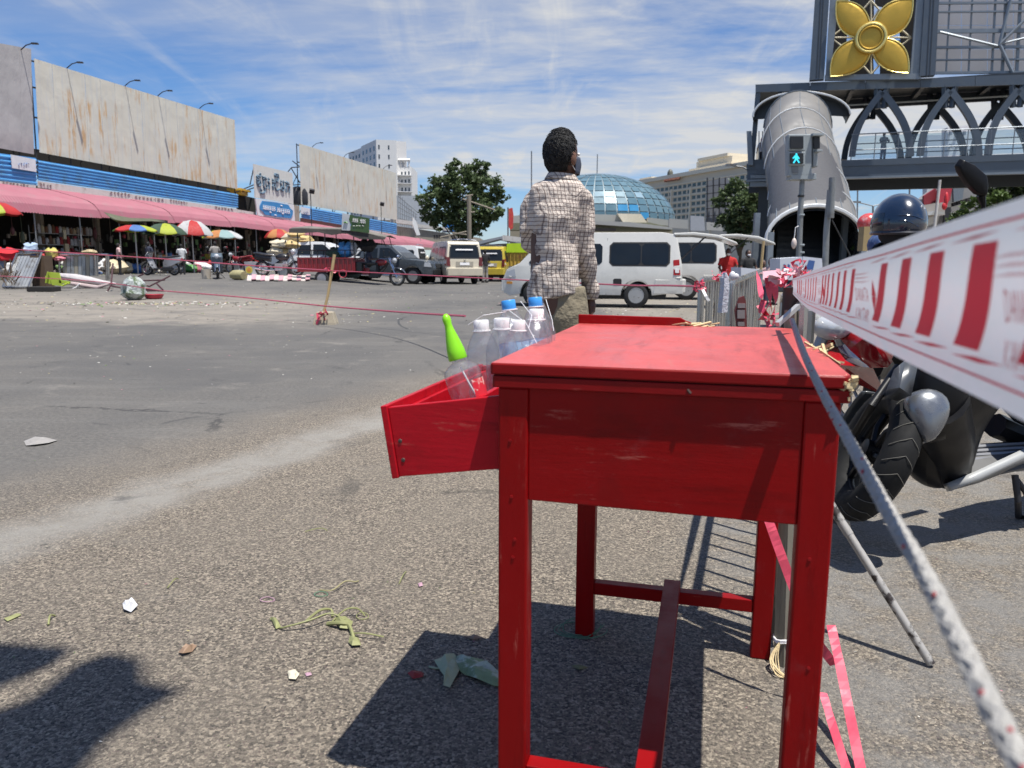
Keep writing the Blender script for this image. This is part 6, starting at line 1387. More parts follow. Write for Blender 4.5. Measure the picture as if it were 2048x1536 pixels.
# ------------------------------------------------------------------ people
skinM = mat('skin_brown', (.16, .075, .045), .5, var=.12, sc=8); skinD = mat('skin_deep', (.095, .045, .03), .5, var=.15, sc=8); hairM = mat('black_hair', (.006, .0055, .0055), .75, var=.3, sc=60, bump=.5, bsc=150, stretch=(1, 1, .25))
def cloth(n, c): return mat('wear_'+n, c, .85, var=.18, sc=5, bump=.5, bsc=9, bd=.03)
YM = 3.7; KM = YM/FPX
def mp(x, y, d=0.0): p = AY(x, y, YM); return Vector((p.x, YM+d, p.z))
def msec(cx, y, hw, hd, dy=0.0, tl=0.0, n=20, rot=0.0):
    c = mp(cx, y, dy); hw = hw*KM; out = []
    for k in range(n):
        a = 2*math.pi*k/n; x = hw*math.copysign(abs(math.cos(a))**.85, math.cos(a)); yy = hd*math.copysign(abs(math.sin(a))**.85, math.sin(a))
        out.append(c + Vector((x, yy + rot*x, tl*x)))
    return out
MAN = thing('person', (mp(1125, 800).x, YM, 0), 'man in a checked shirt and khaki trousers standing with his back turned behind the desk', 'person')
Fd = Vector((.80, .60, 0)).normalized()          # where the face looks
hc = mp(1124, 309, 0)
b = MB()
b.ball(hc, (.074, .086, .108), 20, 14); b.ball(hc + Fd*.028 + Vector((0, 0, -.045)), (.058, .062, .070), 16, 10)
b.tube([mp(1121, 320), mp(1122, 345, .0), mp(1120, 375)], [.052, .050, .062], 14, ry=[.052, .052, .060])
for s_, d in ((0, .012),): b.ball(hc + Fd*.096 + Vector((0, 0, -.018)), (.014, .014, .020), 8, 6)
b.ball(hc + Fd*.088 + Vector((0, 0, -.075)), (.022, .022, .016), 8, 6)
Sd = Vector((Fd.y, -Fd.x, 0))                      # the man's right
b.loft([msec(1113, 372, 40, .07), msec(1112, 400, 50, .10), msec(1106, 470, 44, .10), msec(1108, 600, 46, .11), msec(1128, 640, 42, .11), msec(1132, 680, 30, .09)])
def limb(pts, r): b.tube(pts, r, 12)
armR = [mp(1158, 392), mp(1168, 440, .01), mp(1169, 495, .015), mp(1178, 545, .05), mp(1185, 600, .09)]
limb(armR, [.034, .028, .024, .022, .022])
armL = [mp(1066, 396), mp(1055, 440, .0), mp(1054, 480, .02), mp(1062, 492, .12), mp(1085, 485, .24)]
limb(armL, [.028, .022, .018, .022, .026])
# right hand, hanging and slightly curled
w0 = mp(1185, 600, .09)
palm = [w0, w0+Vector((.002, .006, -.03)), w0+Vector((.001, .010, -.065))]
b.tube(palm, [.022, .026, .025], 10, ry=[.018, .034, .036], up=(0, 1, 0))
fing = [(-.030, .058), (-.010, .066), (.012, .060), (.032, .048)]
for o, L in fing:
    q0 = palm[2] + Vector((0, o, .004)); q1 = q0 + Vector((.004, o*.1, -L*.45)); q2 = q1 + Vector((-.006, 0, -L*.32)); q3 = q2 + Vector((-.016, 0, -L*.20)); b.tube([q0, q1, q2, q3], [.0098, .0092, .0085, .0068], 8)
b.tube([palm[1]+Vector((-.008, .022, .008)), palm[1]+Vector((-.020, .044, -.02)), palm[1]+Vector((-.018, .050, -.045))], [.011, .010, .008], 8)
wl = mp(1085, 485, .24); b.ball(wl+Vector((.03, .03, 0)), (.045, .035, .022), 10, 6)
for o in (-.026, -.009, .009, .026): b.tube([wl+Vector((.05, .03+o, 0)), wl+Vector((.085, .035+o, -.004)), wl+Vector((.10, .035+o, -.02))], [.0095, .009, .007], 8)
b.tube([wl+Vector((.02, -.005, 0)), wl+Vector((.05, -.02, .01)), wl+Vector((.07, -.018, .008))], [.011, .010, .008], 8)
for lx, rx in ((1112, 1110), (1156, 1164)):
    b.tube([mp(lx+6, 655), mp(lx, 760), mp(rx, 950, .02), mp(rx, 962, .03)], [.075, .055, .035, .035], 12)
b.build('body', skinD, MAN, remesh=.006, smod=2)
for sx in (1, -1): b = MB(); b.ball(hc + Sd*sx*.082 + Vector((0, 0, -.024)) + Fd*.000, (.012, .022, .034), 12, 8, Matrix.Rotation(math.atan2(Fd.y, Fd.x)-1.57+sx*.3, 3, 'Z')); b.build('ear', skinM, MAN, smooth=True)
for sx in (1, -1): b = MB(); b.ball(hc + Fd*.078 + Sd*sx*.030 + Vector((0, 0, .004)), .007, 10, 6); b.build('eye', capW, MAN, smooth=True); b = MB(); b.ball(hc + Fd*.081 + Sd*sx*.0305 + Vector((0, 0, .004)), .005, 8, 5); b.build('pupil', sdark, MAN, smooth=True)
b = MB()
mk = []
for j in range(7):
    z = -.092+.078*j/6; sec = []
    for i in range(13):
        a = -1.25+2.5*i/12; d = (Fd*math.cos(a)+Sd*math.sin(a)); rad = .074+.030*math.cos(a)**3*(1-abs(j-3.5)/9); sec.append(hc + d*rad + Vector((0, 0, z)))
    mk.append(sec)
b.loft(mk, cap=False, closed=False); b.build('face_mask', mat('mask_dark_blue', (.05, .06, .09), .7), MAN, smooth=True, solid=.002)
b = MB(); b.tube([hc+Sd*.070+Fd*.03+Vector((0, 0, -.02)), hc+Sd*.083-Fd*.012+Vector((0, 0, -.004)), hc+Sd*.080-Fd*.022+Vector((0, 0, -.035)), hc+Sd*.066+Fd*.03+Vector((0, 0, -.08))], .0018, 5); b.build('mask_strap', capW, MAN)
# hair
rr = random.Random(2); b = MB(); secs = []; n = 30; hcc = hc + Vector((-.002, -.002, .006)) - Fd*.008
def hair_r(d):
    f = d.dot(Fd); r_ = 1.0
    if f > .30 and d.z < .52: r_ = 1.0 - .30*sst(.30, .55, f)*sst(.52, .30, d.z) if False else 1.0 - .32*sst(.30, .50, f)*(1-sst(.30, .52, d.z))
    side = abs(d.dot(Sd))
    if d.z < -.18 and f > -.10: r_ *= 1.0 - .25*sst(.18, .45, -d.z)*sst(-.10, .2, f)
    return r_
for i in range(17):
    a = math.pi*(.10 + .90*i/16) if False else math.pi*(.20+.80*i/16); sec = []
    for k in range(n):
        d = Vector((math.sin(a)*math.cos(6.2832*k/n), math.sin(a)*math.sin(6.2832*k/n), -math.cos(a)))
        r_ = hair_r(d)*(1+rr.uniform(-.02, .02)); sec.append(hcc + Vector((d.x*.081*r_, d.y*.096*r_, d.z*.110*r_)))
    secs.append(sec)
b.loft(secs); b.build('hair', hairM, MAN, smooth=True)
b = MB()
for i in range(1500):
    d = Vector((rr.gauss(0, 1), rr.gauss(0, 1), rr.gauss(.3, 1))).normalized()
    if hair_r(d) < .9 or d.z < -.72: continue
    p = hcc + Vector((d.x*.080, d.y*.095, d.z*.110)); g = Vector((rr.uniform(-.4, .9), rr.uniform(-.3, .3), rr.uniform(-.9, .2) if d.z < .6 else rr.uniform(-.2, .4))); t_ = (g - d*g.dot(d)).normalized()
    b.tube([p, p+t_*.011+d*.003, p+t_*.022+d*rr.uniform(.000, .005)], [.0018, .0014, .0004], 3, cap=False)
b.build('hair_strands', hairM, MAN)
# shirt
t = NT('checked_shirt'); P = t.map((1, 1, 1)); nz = t.noise(t.map((1, 1, .6)), 9, 4, .55); q = t.sepx(P)
wv = t.math('MULTIPLY', t.math('SUBTRACT', nz, .5), .018)
def stripes(x, per, w, ph=0.0):
    a = t.math('FRACT', t.math('ADD', t.math('DIVIDE', t.math('ADD', x, wv), per), ph+100)); return t.rng(t.math('ABSOLUTE', t.math('SUBTRACT', a, .5)), w*.5, w*.5+.10, 1.0, 0.0)
geo = t.n.new('ShaderNodeNewGeometry')
xx = t.math('ADD', q[0], t.math('MULTIPLY', q[1], .75))
sv = stripes(xx, .0185, .13); sh = stripes(t.math('ADD', q[2], t.math('MULTIPLY', q[0], .05)), .0180, .13)
c = t.mix(t.noise(P, 5, 4), (.55, .475, .41), (.67, .59, .52)); c = t.mix(t.math('MULTIPLY', sv, .62), c, (.075, .040, .040)); c = t.mix(t.math('MULTIPLY', sh, .62), c, (.075, .040, .040))
nr = t.bump(t.noise(t.map((1, 1, .45), (0.3, .5, .2)), 11, 6, .65, 1.6), .8, .040); nr = t.bump(t.noise(P, 400, 2), .15, .001, nr)
checkM = t.fin(c, .85, nr, 0, .2)
b = MB()
b.loft([msec(1125, 356, 27, .068, 0), msec(1122, 364, 38, .085), msec(1117, 374, 50, .098), msec(1113, 390, 54, .108), msec(1110, 412, 54, .118), msec(1108, 445, 49, .122), msec(1108, 485, 45, .122), msec(1108, 525, 45, .122), msec(1109, 560, 49, .128), msec(1108, 585, 51, .134), msec(1109, 594, 52, .136, 0, .22)])
b.tube([mp(1146, 386), mp(1162, 402), mp(1168, 430, .01), mp(1168, 470, .015), mp(1171, 505, .025), mp(1178, 545, .055), mp(1184, 580, .08), mp(1185, 597, .09)], [.050, .056, .056, .053, .050, .046, .041, .040], 16)
b.tube([mp(1082, 388), mp(1066, 402), mp(1057, 430, .0), mp(1055, 462, .01), mp(1057, 486, .03), mp(1064, 492, .10), mp(1076, 488, .18)], [.044, .046, .043, .040, .040, .040, .040], 16)
so = b.build('shirt', checkM, MAN, remesh=.009, smod=3)
tex = bpy.data.textures.new('shirt_folds', 'CLOUDS'); tex.noise_scale = .10; tex.noise_depth = 3
dm = so.modifiers.new('folds', 'DISPLACE'); dm.texture = tex; dm.strength = .040; dm.mid_level = .5; dm.texture_coords = 'LOCAL'
b = MB(); cs_ = []
for j, (y, hw, hd) in enumerate(((363, 31, .075), (355, 27.5, .068), (350, 25.5, .064), (349, 27, .068), (355, 30, .075), (362, 34, .082))): cs_.append(msec(1124, y, hw, hd, 0, -.10))
b.loft(cs_, cap=False); b.build('collar', checkM, MAN, smooth=True, solid=.003)
b = MB(); b.loft([msec(1184.5, y, r_, r_*KM*1.05, .09) for y, r_ in ((586, 14.6), (599, 14.2), (600, 13.0))], cap=False); b.build('cuff', checkM, MAN, smooth=True, solid=.002)
khaki = mat('khaki_trousers', (.20, .17, .115), .85, var=.15, sc=4, bump=.8, bsc=12, bd=.03); 
b = MB()
b.loft([msec(1128, 572, 42, .118, .01), msec(1130, 600, 45, .125, .01), msec(1132, 635, 47, .135, .01), msec(1133, 665, 44, .125, .01), msec(1133, 690, 36, .10, .01)])
for lx, rx in ((1112, 1110), (1157, 1166)): b.tube([mp(lx+4, 640, .01), mp(lx, 690, .01), mp(lx-1, 790, .01), mp(rx, 948, .02)], [.082, .088, .070, .056], 16)
b.build('trousers', khaki, MAN, remesh=.009, smod=4)
for rx in (1110, 1166):
    g = mp(rx, 960); b = MB(); b.loft([[Vector((g.x + s_*w_ + Fd.x*l*.6, YM + Fd.y*l, z)) for s_, z in ((-1, .0), (-1, h*.5), (-.5, h), (.5, h), (1, h*.5), (1, 0))] for l, w_, h in ((-.09, .030, .06), (-.05, .040, .09), (.03, .044, .08), (.12, .046, .055), (.19, .030, .035))]); b.build('shoe', mblk, MAN, smooth=True)

def person(label, loc, h, sh, tr, rz=0.0, seated=False, skin=skinD, arms=(0.0, 0.0), mask=True, group=None, hat=None):
    T = thing('person', loc, label, 'person', group); ORG[T.name] = Vector(); s = h/1.68
    def V(x, y, z): return Vector((x*s, y*s, z*s))
    dz = -.42 if seated else 0.0
    b = MB(); b.ball(V(0, .01, 1.56+dz), (.075*s, .09*s, .11*s), 12, 8); b.tube([V(0, 0, 1.50+dz), V(0, 0, 1.38+dz)], .05*s, 10); b.ball(V(0, .1, 1.54+dz), .015*s, 6, 4)
    b.tube([V(0, 0, 1.38+dz), V(0, 0, 1.1+dz), V(0, 0, .9+dz)], [.10*s, .12*s, .12*s], 12)
    hands = []
    for i, sx in enumerate((-1, 1)):
        f = arms[i]; e = V(sx*.26, .04+f*.05, 1.12+dz); w = V(sx*(.27-.12*f), .08+.28*f, .88+dz+.22*f); b.tube([V(sx*.17, 0, 1.38+dz), e, w], [.045*s, .036*s, .026*s], 8)
        hd = w + V(0, .03, -.07+.08*f); b.tube([w, hd], [.026*s, .030*s], 8, ry=[.02*s, .035*s])
        for o in (-.024, -.008, .008, .024): b.tube([hd+V(0, o, 0), hd+V(0, o, -.05+.04*f), hd+V(-sx*.01, o, -.075+.05*f)], [.009*s, .008*s, .006*s], 5)
        b.tube([w+V(0, .02, -.02), w+V(0, .05, -.05)], .01*s, 5)
        if seated: b.tube([V(sx*.09, 0, .50), V(sx*.11, .40, .50), V(sx*.11, .42, .08)], [.07*s, .055*s, .035*s], 8)
        else: b.tube([V(sx*.09, 0, .88), V(sx*.10, .02, .48), V(sx*.10, 0, .06)], [.075*s, .052*s, .034*s], 8)
    b.build('body', skin, T, remesh=.014)
    b = MB(); b.loft([[V(w_*math.cos(t_), d_*math.sin(t_), z+dz) for t_ in [6.2832*k/14 for k in range(14)]] for z, w_, d_ in ((.84, .165, .125), (1.0, .155, .12), (1.2, .175, .125), (1.35, .185, .115), (1.42, .13, .09), (1.46, .06, .06))])
    for i, sx in enumerate((-1, 1)):
        f = arms[i]; b.tube([V(sx*.13, 0, 1.38+dz), V(sx*.19, .01, 1.35+dz), V(sx*.25, .03, 1.18+dz)], [.06*s, .062*s, .056*s], 10)
    b.build('shirt', sh, T, remesh=.016, smod=2)
    b = MB()
    for sx in (-1, 1):
        if seated: b.tube([V(sx*.08, -.02, .50), V(sx*.11, .40, .51), V(sx*.11, .43, .12)], [.10*s, .075*s, .06*s], 10)
        else: b.tube([V(sx*.07, 0, .90), V(sx*.09, .02, .50), V(sx*.10, 0, .08)], [.10*s, .080*s, .065*s], 10)
    b.ball(V(0, 0, .88+dz), (.16*s, .12*s, .12*s), 12, 8); b.build('trousers', tr, T, remesh=.016)
    for sx in (-1, 1): b = MB(); y0 = .42 if seated else 0.0; b.loft([[V(sx*.10+a*w_, y0+y, z) for a, z in ((-1, 0), (-.8, h_), (.8, h_), (1, 0))] for y, w_, h_ in ((-.10, .035, .08), (.04, .045, .09), (.16, .035, .04))]); b.build('shoe', mblk, T, smooth=True)
    b = MB(); b.loft([[V(.082*math.sin(a)*math.cos(t_), -.012+.095*math.sin(a)*math.sin(t_), 1.575+dz-.115*math.cos(a)) for t_ in [6.2832*k/12 for k in range(12)]] for a in [math.pi*(.48+.5*i/6) for i in range(7)]]); b.ball(V(0, -.045, 1.55+dz), (.075*s, .06*s, .085*s), 10, 8); b.build('hair', hairM, T, smooth=True)
    if mask: b = MB(); b.ball(V(0, .055, 1.515+dz), (.055*s, .055*s, .045*s), 10, 6); b.build('face_mask', capW, T, smooth=True)
    if hat: b = MB(); b.lathe([(.001, .12*s), (.09*s, .10*s), (.10*s, 0), (.19*s, -.02*s), (.19*s, -.03*s), (.09*s, -.01*s)], 16, Matrix.Translation(V(0, 0, 1.62+dz))); b.build('hat', hat, T, smooth=True)
    T.location = Vector(loc); T.rotation_euler = (0, 0, rz); return T
wR, wK, wP, wG, wB, wW, wN = cloth('red', (.42, .015, .015)), cloth('black', (.02, .02, .022)), cloth('pale_pink', (.50, .34, .33)), cloth('grey', (.28, .26, .24)), cloth('blue', (.06, .10, .22)), cloth('white', (.55, .55, .55)), cloth('navy', (.03, .035, .06))
def pat(px, pyh, Y, h): p = AY(px, pyh, Y); return (p.x, Y, terr(p.x, Y))
person('person in a red shirt and white mask standing behind the steel barriers', pat(1457, 500, 19.0, 1), 1.42, wR, wN, math.pi-.1, arms=(.7, .6))
person('person in black with a white mask standing under the raised tailgate', pat(1497, 502, 20.5, 1), 1.42, wK, wK, math.pi+.2, arms=(.4, .3))
person('seated person in a pale pink shirt before the footbridge pier', pat(1543, 520, 19.0, 1), 1.60, wP, wN, math.pi*.75, seated=True, arms=(.9, .6), mask=False)
person('seated person in a grey shirt beside the one in pale pink', pat(1526, 520, 20.0, 1), 1.55, wG, wK, math.pi*1.1, seated=True, arms=(.5, .5), mask=False)
def bperson(lb, px, yb, off, h, sh, tr, rz, **k): p = BP(px, yb, off); return person(lb, (p.x, p.y, zd), h, sh, tr, rz, **k)
bperson('person in a pale shirt standing on the footbridge holding something up', 1765, 318, -1.2, 1.62, wG, wB, math.pi, arms=(1.3, 1.3))
bperson('person in red at the left end of the footbridge', 1531, 320, -.8, 2.0, wR, wK, 2.6, arms=(.8, .2), mask=False)
bperson('person in white behind the rail at the left end of the footbridge', 1522, 320, -1.6, 1.7, wW, wK, 2.2, mask=False)
q = Mt @ Vector((.72, 0, .46)); person('tricycle driver in dark blue sitting under the tarpaulin roof', q, 1.66, wN, wK, R(-97), seated=True, arms=(1.2, 1.2), mask=False)
p_ = AY(970, 560, 40.5); person('person in dark clothes standing at the open rear of the yellow van', (p_.x, 40.5, 0), 1.75, wK, wG, .4, arms=(.8, .3), mask=False)
for (px, Y_, lb, sh_, h_, st) in ((432, 41, 'person in a speckled shirt standing in the stall right of the grey scooters', wG, 1.75, False), (300, 40.5, 'person in dark clothes among the hanging goods left of the parasol pole', wN, 1.7, False), (515, 44, 'seated person in red in the dark stall behind the white pickup', wR, 1.6, True), (365, 41, 'person in a white shirt standing under the red and white parasol', wW, 1.6, False), (240, 39.5, 'person in a pale shirt in the stall under the khaki tarpaulin', wP, 1.6, False), (580, 48, 'person in blue in the stall behind the white pickup truck', wB, 1.7, False)):
    p_ = AY(px, 540, Y_); person(lb, (p_.x, Y_, .35), h_, sh_, wK, math.pi*.9+px*.01, seated=st, arms=(.5, .2), mask=(px % 2 == 0))
# ------------------------------------------------------------------ posts, barriers and tape round the desk
ironp = mat('weathered_iron', (.055, .048, .042), .6, .5, var=.3, sc=12, dirt=(.12, .05, .03), dsc=9); barM = mat('worn_barrier_steel', (.42, .41, .39), .28, .9, var=.3, sc=8, dirt=(.12, .09, .07), dsc=10, stretch=(1, 1, .25), dlo=.55, dhi=.7)
tapeR = mat('pink_plastic_tape', (.62, .07, .12), .45, var=.2, sc=30); tapeRp = mat('pale_pink_tape', (.62, .34, .38), .45, var=.2, sc=20)
stakeM = mat('weathered_stake', (.15, .135, .105), .85, var=.35, sc=30, bump=.7, bsc=40, stretch=(1, 1, .1))
T = thing('wooden_stake', AZ(1562, 1328), 'weathered square wooden stake standing behind the right rear desk leg', 'stake')
g0 = AZ(1562, 1328); g1 = AY(1584, 620, 1.96)
b = MB(); b.tube([g0, g0.lerp(g1, .5), g1], .020, 4, up=(0, 1, 0)); b.build('stake', stakeM, T)
b = MB(); q = g0.lerp(g1, .07)
for k in range(3): b.tube([q+Vector((.021*math.cos(a), .021*math.sin(a), .004*k+.002*math.sin(a*3))) for a in [6.283*i/12 for i in range(12)]], .0022, 5, closed=True)
b.build('string_binding', capW, T)
T = thing('iron_post', AZ(1592, 1260), 'dark iron pipe post wrapped with red and white tape at its top', 'post')
ip0 = Vector((.735, 2.03, 0)); ip1 = AY(1583, 575, 2.0)
b = MB(); b.tube([ip0, ip1], .021, 14); b.build('pipe', ironp, T, smooth=True)
b = MB(); 
for k, z in enumerate((.0, .16, .17)): q = ip1.lerp(ip0, .08+z); b.tube([q+Vector((.024*math.cos(a), .024*math.sin(a), .003*math.sin(2*a))) for a in [6.283*i/12 for i in range(12)]], .004, 5, closed=True)
b.build('tape_binding', tapeR, T)
rr = random.Random(21)
def crumple(c, r, n, seed, w=.02):
    rr = random.Random(seed); b = MB()
    for _ in range(n):
        p = Vector(c)+Vector([rr.gauss(0, 1) for _ in range(3)])*r*.35; L = []; Rr_ = []; d = Vector([rr.gauss(0, 1) for _ in range(3)]).normalized(); s_ = d.orthogonal().normalized()
        for k in range(6):
            L.append(p + s_*w*.5); Rr_.append(p - s_*w*.5); d = (d + Vector([rr.gauss(0, .8) for _ in range(3)])).normalized(); p = p + d*r*.35; s_ = (s_ + Vector([rr.gauss(0, .5) for _ in range(3)])); s_ = (s_-d*s_.dot(d)).normalized()
        b.loft([L, Rr_], cap=False, closed=False)
    return b
kn = AY(1588, 555, 1.98)
crumple(kn, .034, 12, 1, .014).build('tape_knot', tapeR, T); crumple(kn+Vector((.01, -.01, .015)), .030, 10, 2, .012).build('tape_knot', tapeRp, T); crumple(kn+Vector((.0, -.01, .01)), .028, 6, 8, .010).build('tape_knot', capW, T)
# steel barriers, seen almost end on
def barrier(label, px0, Y0, ptop0, px1, Y1, ptop1, n, seed=0, r=.0095, zb=.12, group='steel crowd barriers behind the desk', feet=True):
    a = AY(px0, ptop0, Y0); c = AY(px1, ptop1, Y1); T = thing('steel_barrier', (a.x, a.y, 0), label, 'barrier', group)
    b = MB(); b.tube([(a.x, a.y, zb), (a.x, a.y, a.z-.08), a+Vector((0, 0, -.02)), a.lerp(c, .04), a.lerp(c, .96), c+Vector((0, 0, -.02)), (c.x, c.y, c.z-.08), (c.x, c.y, zb)], r*1.9, 8); b.build('frame', barM, T, smooth=True)
    b = MB(); b.tube([(a.x, a.y, zb), (c.x, c.y, zb)], r*1.6, 8); b.build('bottom_rail', barM, T, smooth=True)
    rr = random.Random(seed)
    for i in range(1, n): 
        p = a.lerp(c, i/n); b = MB(); j = rr.uniform(-.01, .01); b.tube([(p.x, p.y, zb), (p.x+j, p.y, p.z*.5), (p.x, p.y, p.z)], r, 8); b.build('bar', barM, T, smooth=True)
    for q in (a, c) if feet else ():
        b = MB(); d = Vector((c.y-a.y, -(c.x-a.x), 0)).normalized()*.25; b.tube([Vector((q.x, q.y, 0.02))-d, Vector((q.x, q.y, .06)), Vector((q.x, q.y, .02))+d], r*1.6, 8); b.tube([(q.x, q.y, .05), (q.x, q.y, zb)], r*1.5, 8); b.build('foot', barM, T, smooth=True)
    return T
barrier('left steel barrier of the pair behind the desk, its bars crowded together', 1402, 5.6, 560, 1458, 7.6, 556, 11, 1, .011)
barrier('right steel barrier of the pair behind the desk, its top rail climbing to the right', 1463, 4.9, 565, 1522, 7.2, 542, 12, 2, .011)
barrier('steel barrier seen end on beside the wooden stake', 1606, 1.95, 600, 1568, 3.05, 592, 9, 3, .008, group=None, feet=False)
barrier('pale grey barrier end between the desk and the red motorbike', 1622, 2.9, 616, 1600, 4.2, 600, 6, 4, .010, group=None, feet=False)
# things tied to the barriers
b = MB(); secs = []
for (x0, x1, y) in ((1446, 1453, 545), (1441, 1458, 556), (1440, 1459, 575), (1437, 1457, 600), (1435, 1455, 625)):
    a, c = AY(x0, y, 4.75), AY(x1, y, 4.75); secs.append([a, a.lerp(c, .3)+Vector((0, -.03, 0)), a.lerp(c, .7)+Vector((0, -.02, 0)), c, a.lerp(c, .5)+Vector((0, .03, 0))])
b.loft(secs); tag(b.build('plastic_bag', mat('milky_bag', (.48, .49, .54), .35, var=.2, sc=30, bump=.8, bsc=40, bd=.02)), 'milky white plastic bag hanging on the steel barriers', 'plastic bag')
b = MB(); b.ball(AY(1465, 552, 4.8), (.022, .02, .03), 8, 6); b.ball(AY(1472, 553, 4.8), (.02, .015, .02), 8, 6); tag(b.build('small_bag', mat('white_film', (.6, .6, .62), .4), smooth=True), 'knotted white handle of a plastic bag on the barrier rail', 'plastic bag')
T = thing('hanging_placard', AY(1482, 655, 4.7), 'dark red hanging placard with pale grey blocks on the right steel barrier', 'placard')
b = MB(); b.prism([AY(x, y, 4.72) for x, y in ((1478, 596), (1488, 592), (1492, 602), (1494, 655), (1474, 655), (1470, 620))], (0, .02, 0)); b.build('board', mat('maroon_board', (.13, .03, .03), .6, var=.3, sc=20), T)
for (x0, y0, x1, y1) in ((1476, 607, 1491, 616), (1475, 620, 1490, 637), (1476, 644, 1489, 652)): b = MB(); b.prism([AY(x0, y0, 4.71), AY(x1, y0, 4.71), AY(x1, y1, 4.71), AY(x0, y1, 4.71)], (0, .012, 0)); b.build('pale_block', mat('grey_block', (.22, .20, .20), .6), T)
def ribbon(name, pts, w, m, label, tw=0.0, parent=None, nn=6):
    P = [Vector(p) for p in pts]; Q = []
    for i in range(len(P)-1):
        for k in range(nn): Q.append(P[i].lerp(P[i+1], k/nn))
    Q.append(P[-1]); L = []; Rr_ = []
    for i, p in enumerate(Q):
        t_ = (Q[min(i+1, len(Q)-1)]-Q[max(i-1, 0)]).normalized(); s_ = t_.cross(Vector((0, 1, 0))); s_ = s_.normalized() if s_.length > .05 else Vector((1, 0, 0)); a = tw*i/len(Q)*3.1 + .15*math.sin(i*1.1); s_ = Matrix.Rotation(a, 3, t_) @ s_; L.append(p+s_*w/2); Rr_.append(p-s_*w/2)
    b = MB(); b.loft([L, Rr_], cap=False, closed=False); o = b.build(name, m, parent)
    if label: tag(o, label, 'tape')
    return o
T = thing('tape_tangle', AY(1540, 655, 4.6), 'tangle of pink and red plastic tape strung between the barriers and the iron post', 'tape')
for q in ([(1515, 545, 5.5), (1523, 590, 4.6), (1530, 640, 4.6)], [(1535, 555, 4.5), (1540, 600, 4.5), (1536, 655, 4.6)], [(1518, 610, 4.6), (1535, 632, 4.5), (1568, 622, 3)], [(1520, 640, 4.6), (1540, 605, 4.4), (1548, 650, 4.6)], [(1537, 557, 4.5), (1575, 545, 2.1)], [(1548, 560, 4), (1552, 600, 4), (1545, 640, 4)], [(1528, 600, 4.5), (1519, 625, 4.5), (1540, 655, 4.5)], [(1560, 565, 3), (1540, 553, 4.5), (1535, 575, 4.5)]):
    ribbon('tape_strip', [AY(*w) for w in q], .035, tapeR if len(q) == 3 else tapeRp, None, 1.0, T)
for (x, y) in ((1397, 573), (1403, 577), (1434, 557)): crumple(AY(x, y, 5.2), .045, 5, x, .018).build('tape_knot', tapeR, T)
ribbon('tape_strip', [AY(1405, 578, 5.2), AY(1412, 592, 5.1), AY(1418, 602, 5.1)], .02, capW, None, 0, T)
# pink ribbons hanging beneath the desk edge
ribbon('plastic_ribbon', [AY(1528, 1015, 1.76), AY(1545, 1062, 1.74), AY(1566, 1120, 1.72), AY(1600, 1210, 1.69), AY(1640, 1290, 1.67), AY(1668, 1330, 1.66)], .022, tapeR, 'pink plastic ribbon slanting behind the right front desk leg, upper part', .15)
ribbon('plastic_ribbon', [AY(1662, 1250, 1.66), AY(1680, 1330, 1.60), AY(1700, 1430, 1.52), AY(1726, 1560, 1.42)], .021, tapeR, 'pink plastic ribbon running down right of the desk leg to the lower edge', .2)
ribbon('plastic_ribbon', [AY(1646, 1385, 1.56), AY(1662, 1440, 1.50), AY(1700, 1560, 1.40)], .018, tapeR, 'shorter pink ribbon close beside the right front desk leg', .2)
# white metal prop leaning to the post
pr0 = AZ(1862, 1334); pr1 = Vector((.77, 2.20, .62)); T = thing('leaning_prop', pr0, 'pale paint flaked metal prop leaning from the ground towards the stake', 'prop')
b = MB(); b.tube([pr0+Vector((0, 0, .008)), pr0.lerp(pr1, .5)], .0115, 12); b.tube([pr0.lerp(pr1, .49), pr1], .0130, 12); b.build('rod', mat('flaked_white_rod', (.38, .36, .33), .45, .3, var=.25, sc=30, dirt=(.05, .04, .035), dsc=22, dlo=.50, dhi=.60), T, smooth=True)
b = MB(); b.box(AY(1576, 630, 1.75), (.010, .09, .010), Euler((.45, 0, -.9)).to_matrix()); T2 = b.build('metal_hook', mat('pale_rod', (.42, .42, .42), .4, .4)); tag(T2, 'short pale rod end sticking out of the knot behind the desk', 'rod')

# ---- braided rope
rope_px = [(1584, 640, 1/1.62), (1605, 700, None), (1640, 775, None), (1700, 885, None), (1780, 1030, None), (1850, 1150, None), (1945, 1338, None), (2050, 1550, None), (2130, 1720, 1/.215)]
ln = [0.0]
for i in range(1, len(rope_px)): ln.append(ln[-1] + math.hypot(rope_px[i][0]-rope_px[i-1][0], rope_px[i][1]-rope_px[i-1][1]))
RP = []
for i, (x, y, _) in enumerate(rope_px):
    f = ln[i]/ln[-1]; RP.append(AY(x, y, 1/((1/1.62)*(1-f) + (1/.215)*f)))
def catm(P, n):
    out = []
    for i in range(len(P)-1):
        p0, p1, p2, p3 = P[max(i-1, 0)], P[i], P[i+1], P[min(i+2, len(P)-1)]
        for k in range(n):
            t_ = k/n; out.append(.5*((2*p1) + (p2-p0)*t_ + (2*p0-5*p1+4*p2-p3)*t_*t_ + (3*p1-p0-3*p2+p3)*t_**3))
    out.append(P[-1]); return out
path = catm(RP, 60); acc = [0.0]
for i in range(1, len(path)): acc.append(acc[-1]+(path[i]-path[i-1]).length)
T = thing('rope', path[-1], 'grey braided rope with red flecks running from the post to the lower right corner', 'rope')
rop = mat('rope_grey', (.40, .385, .36), .9, var=.25, sc=90, bump=.8, bsc=500); ropr = mat('rope_red_fleck', (.40, .05, .06), .9, var=.3, sc=90)
rs = .0052
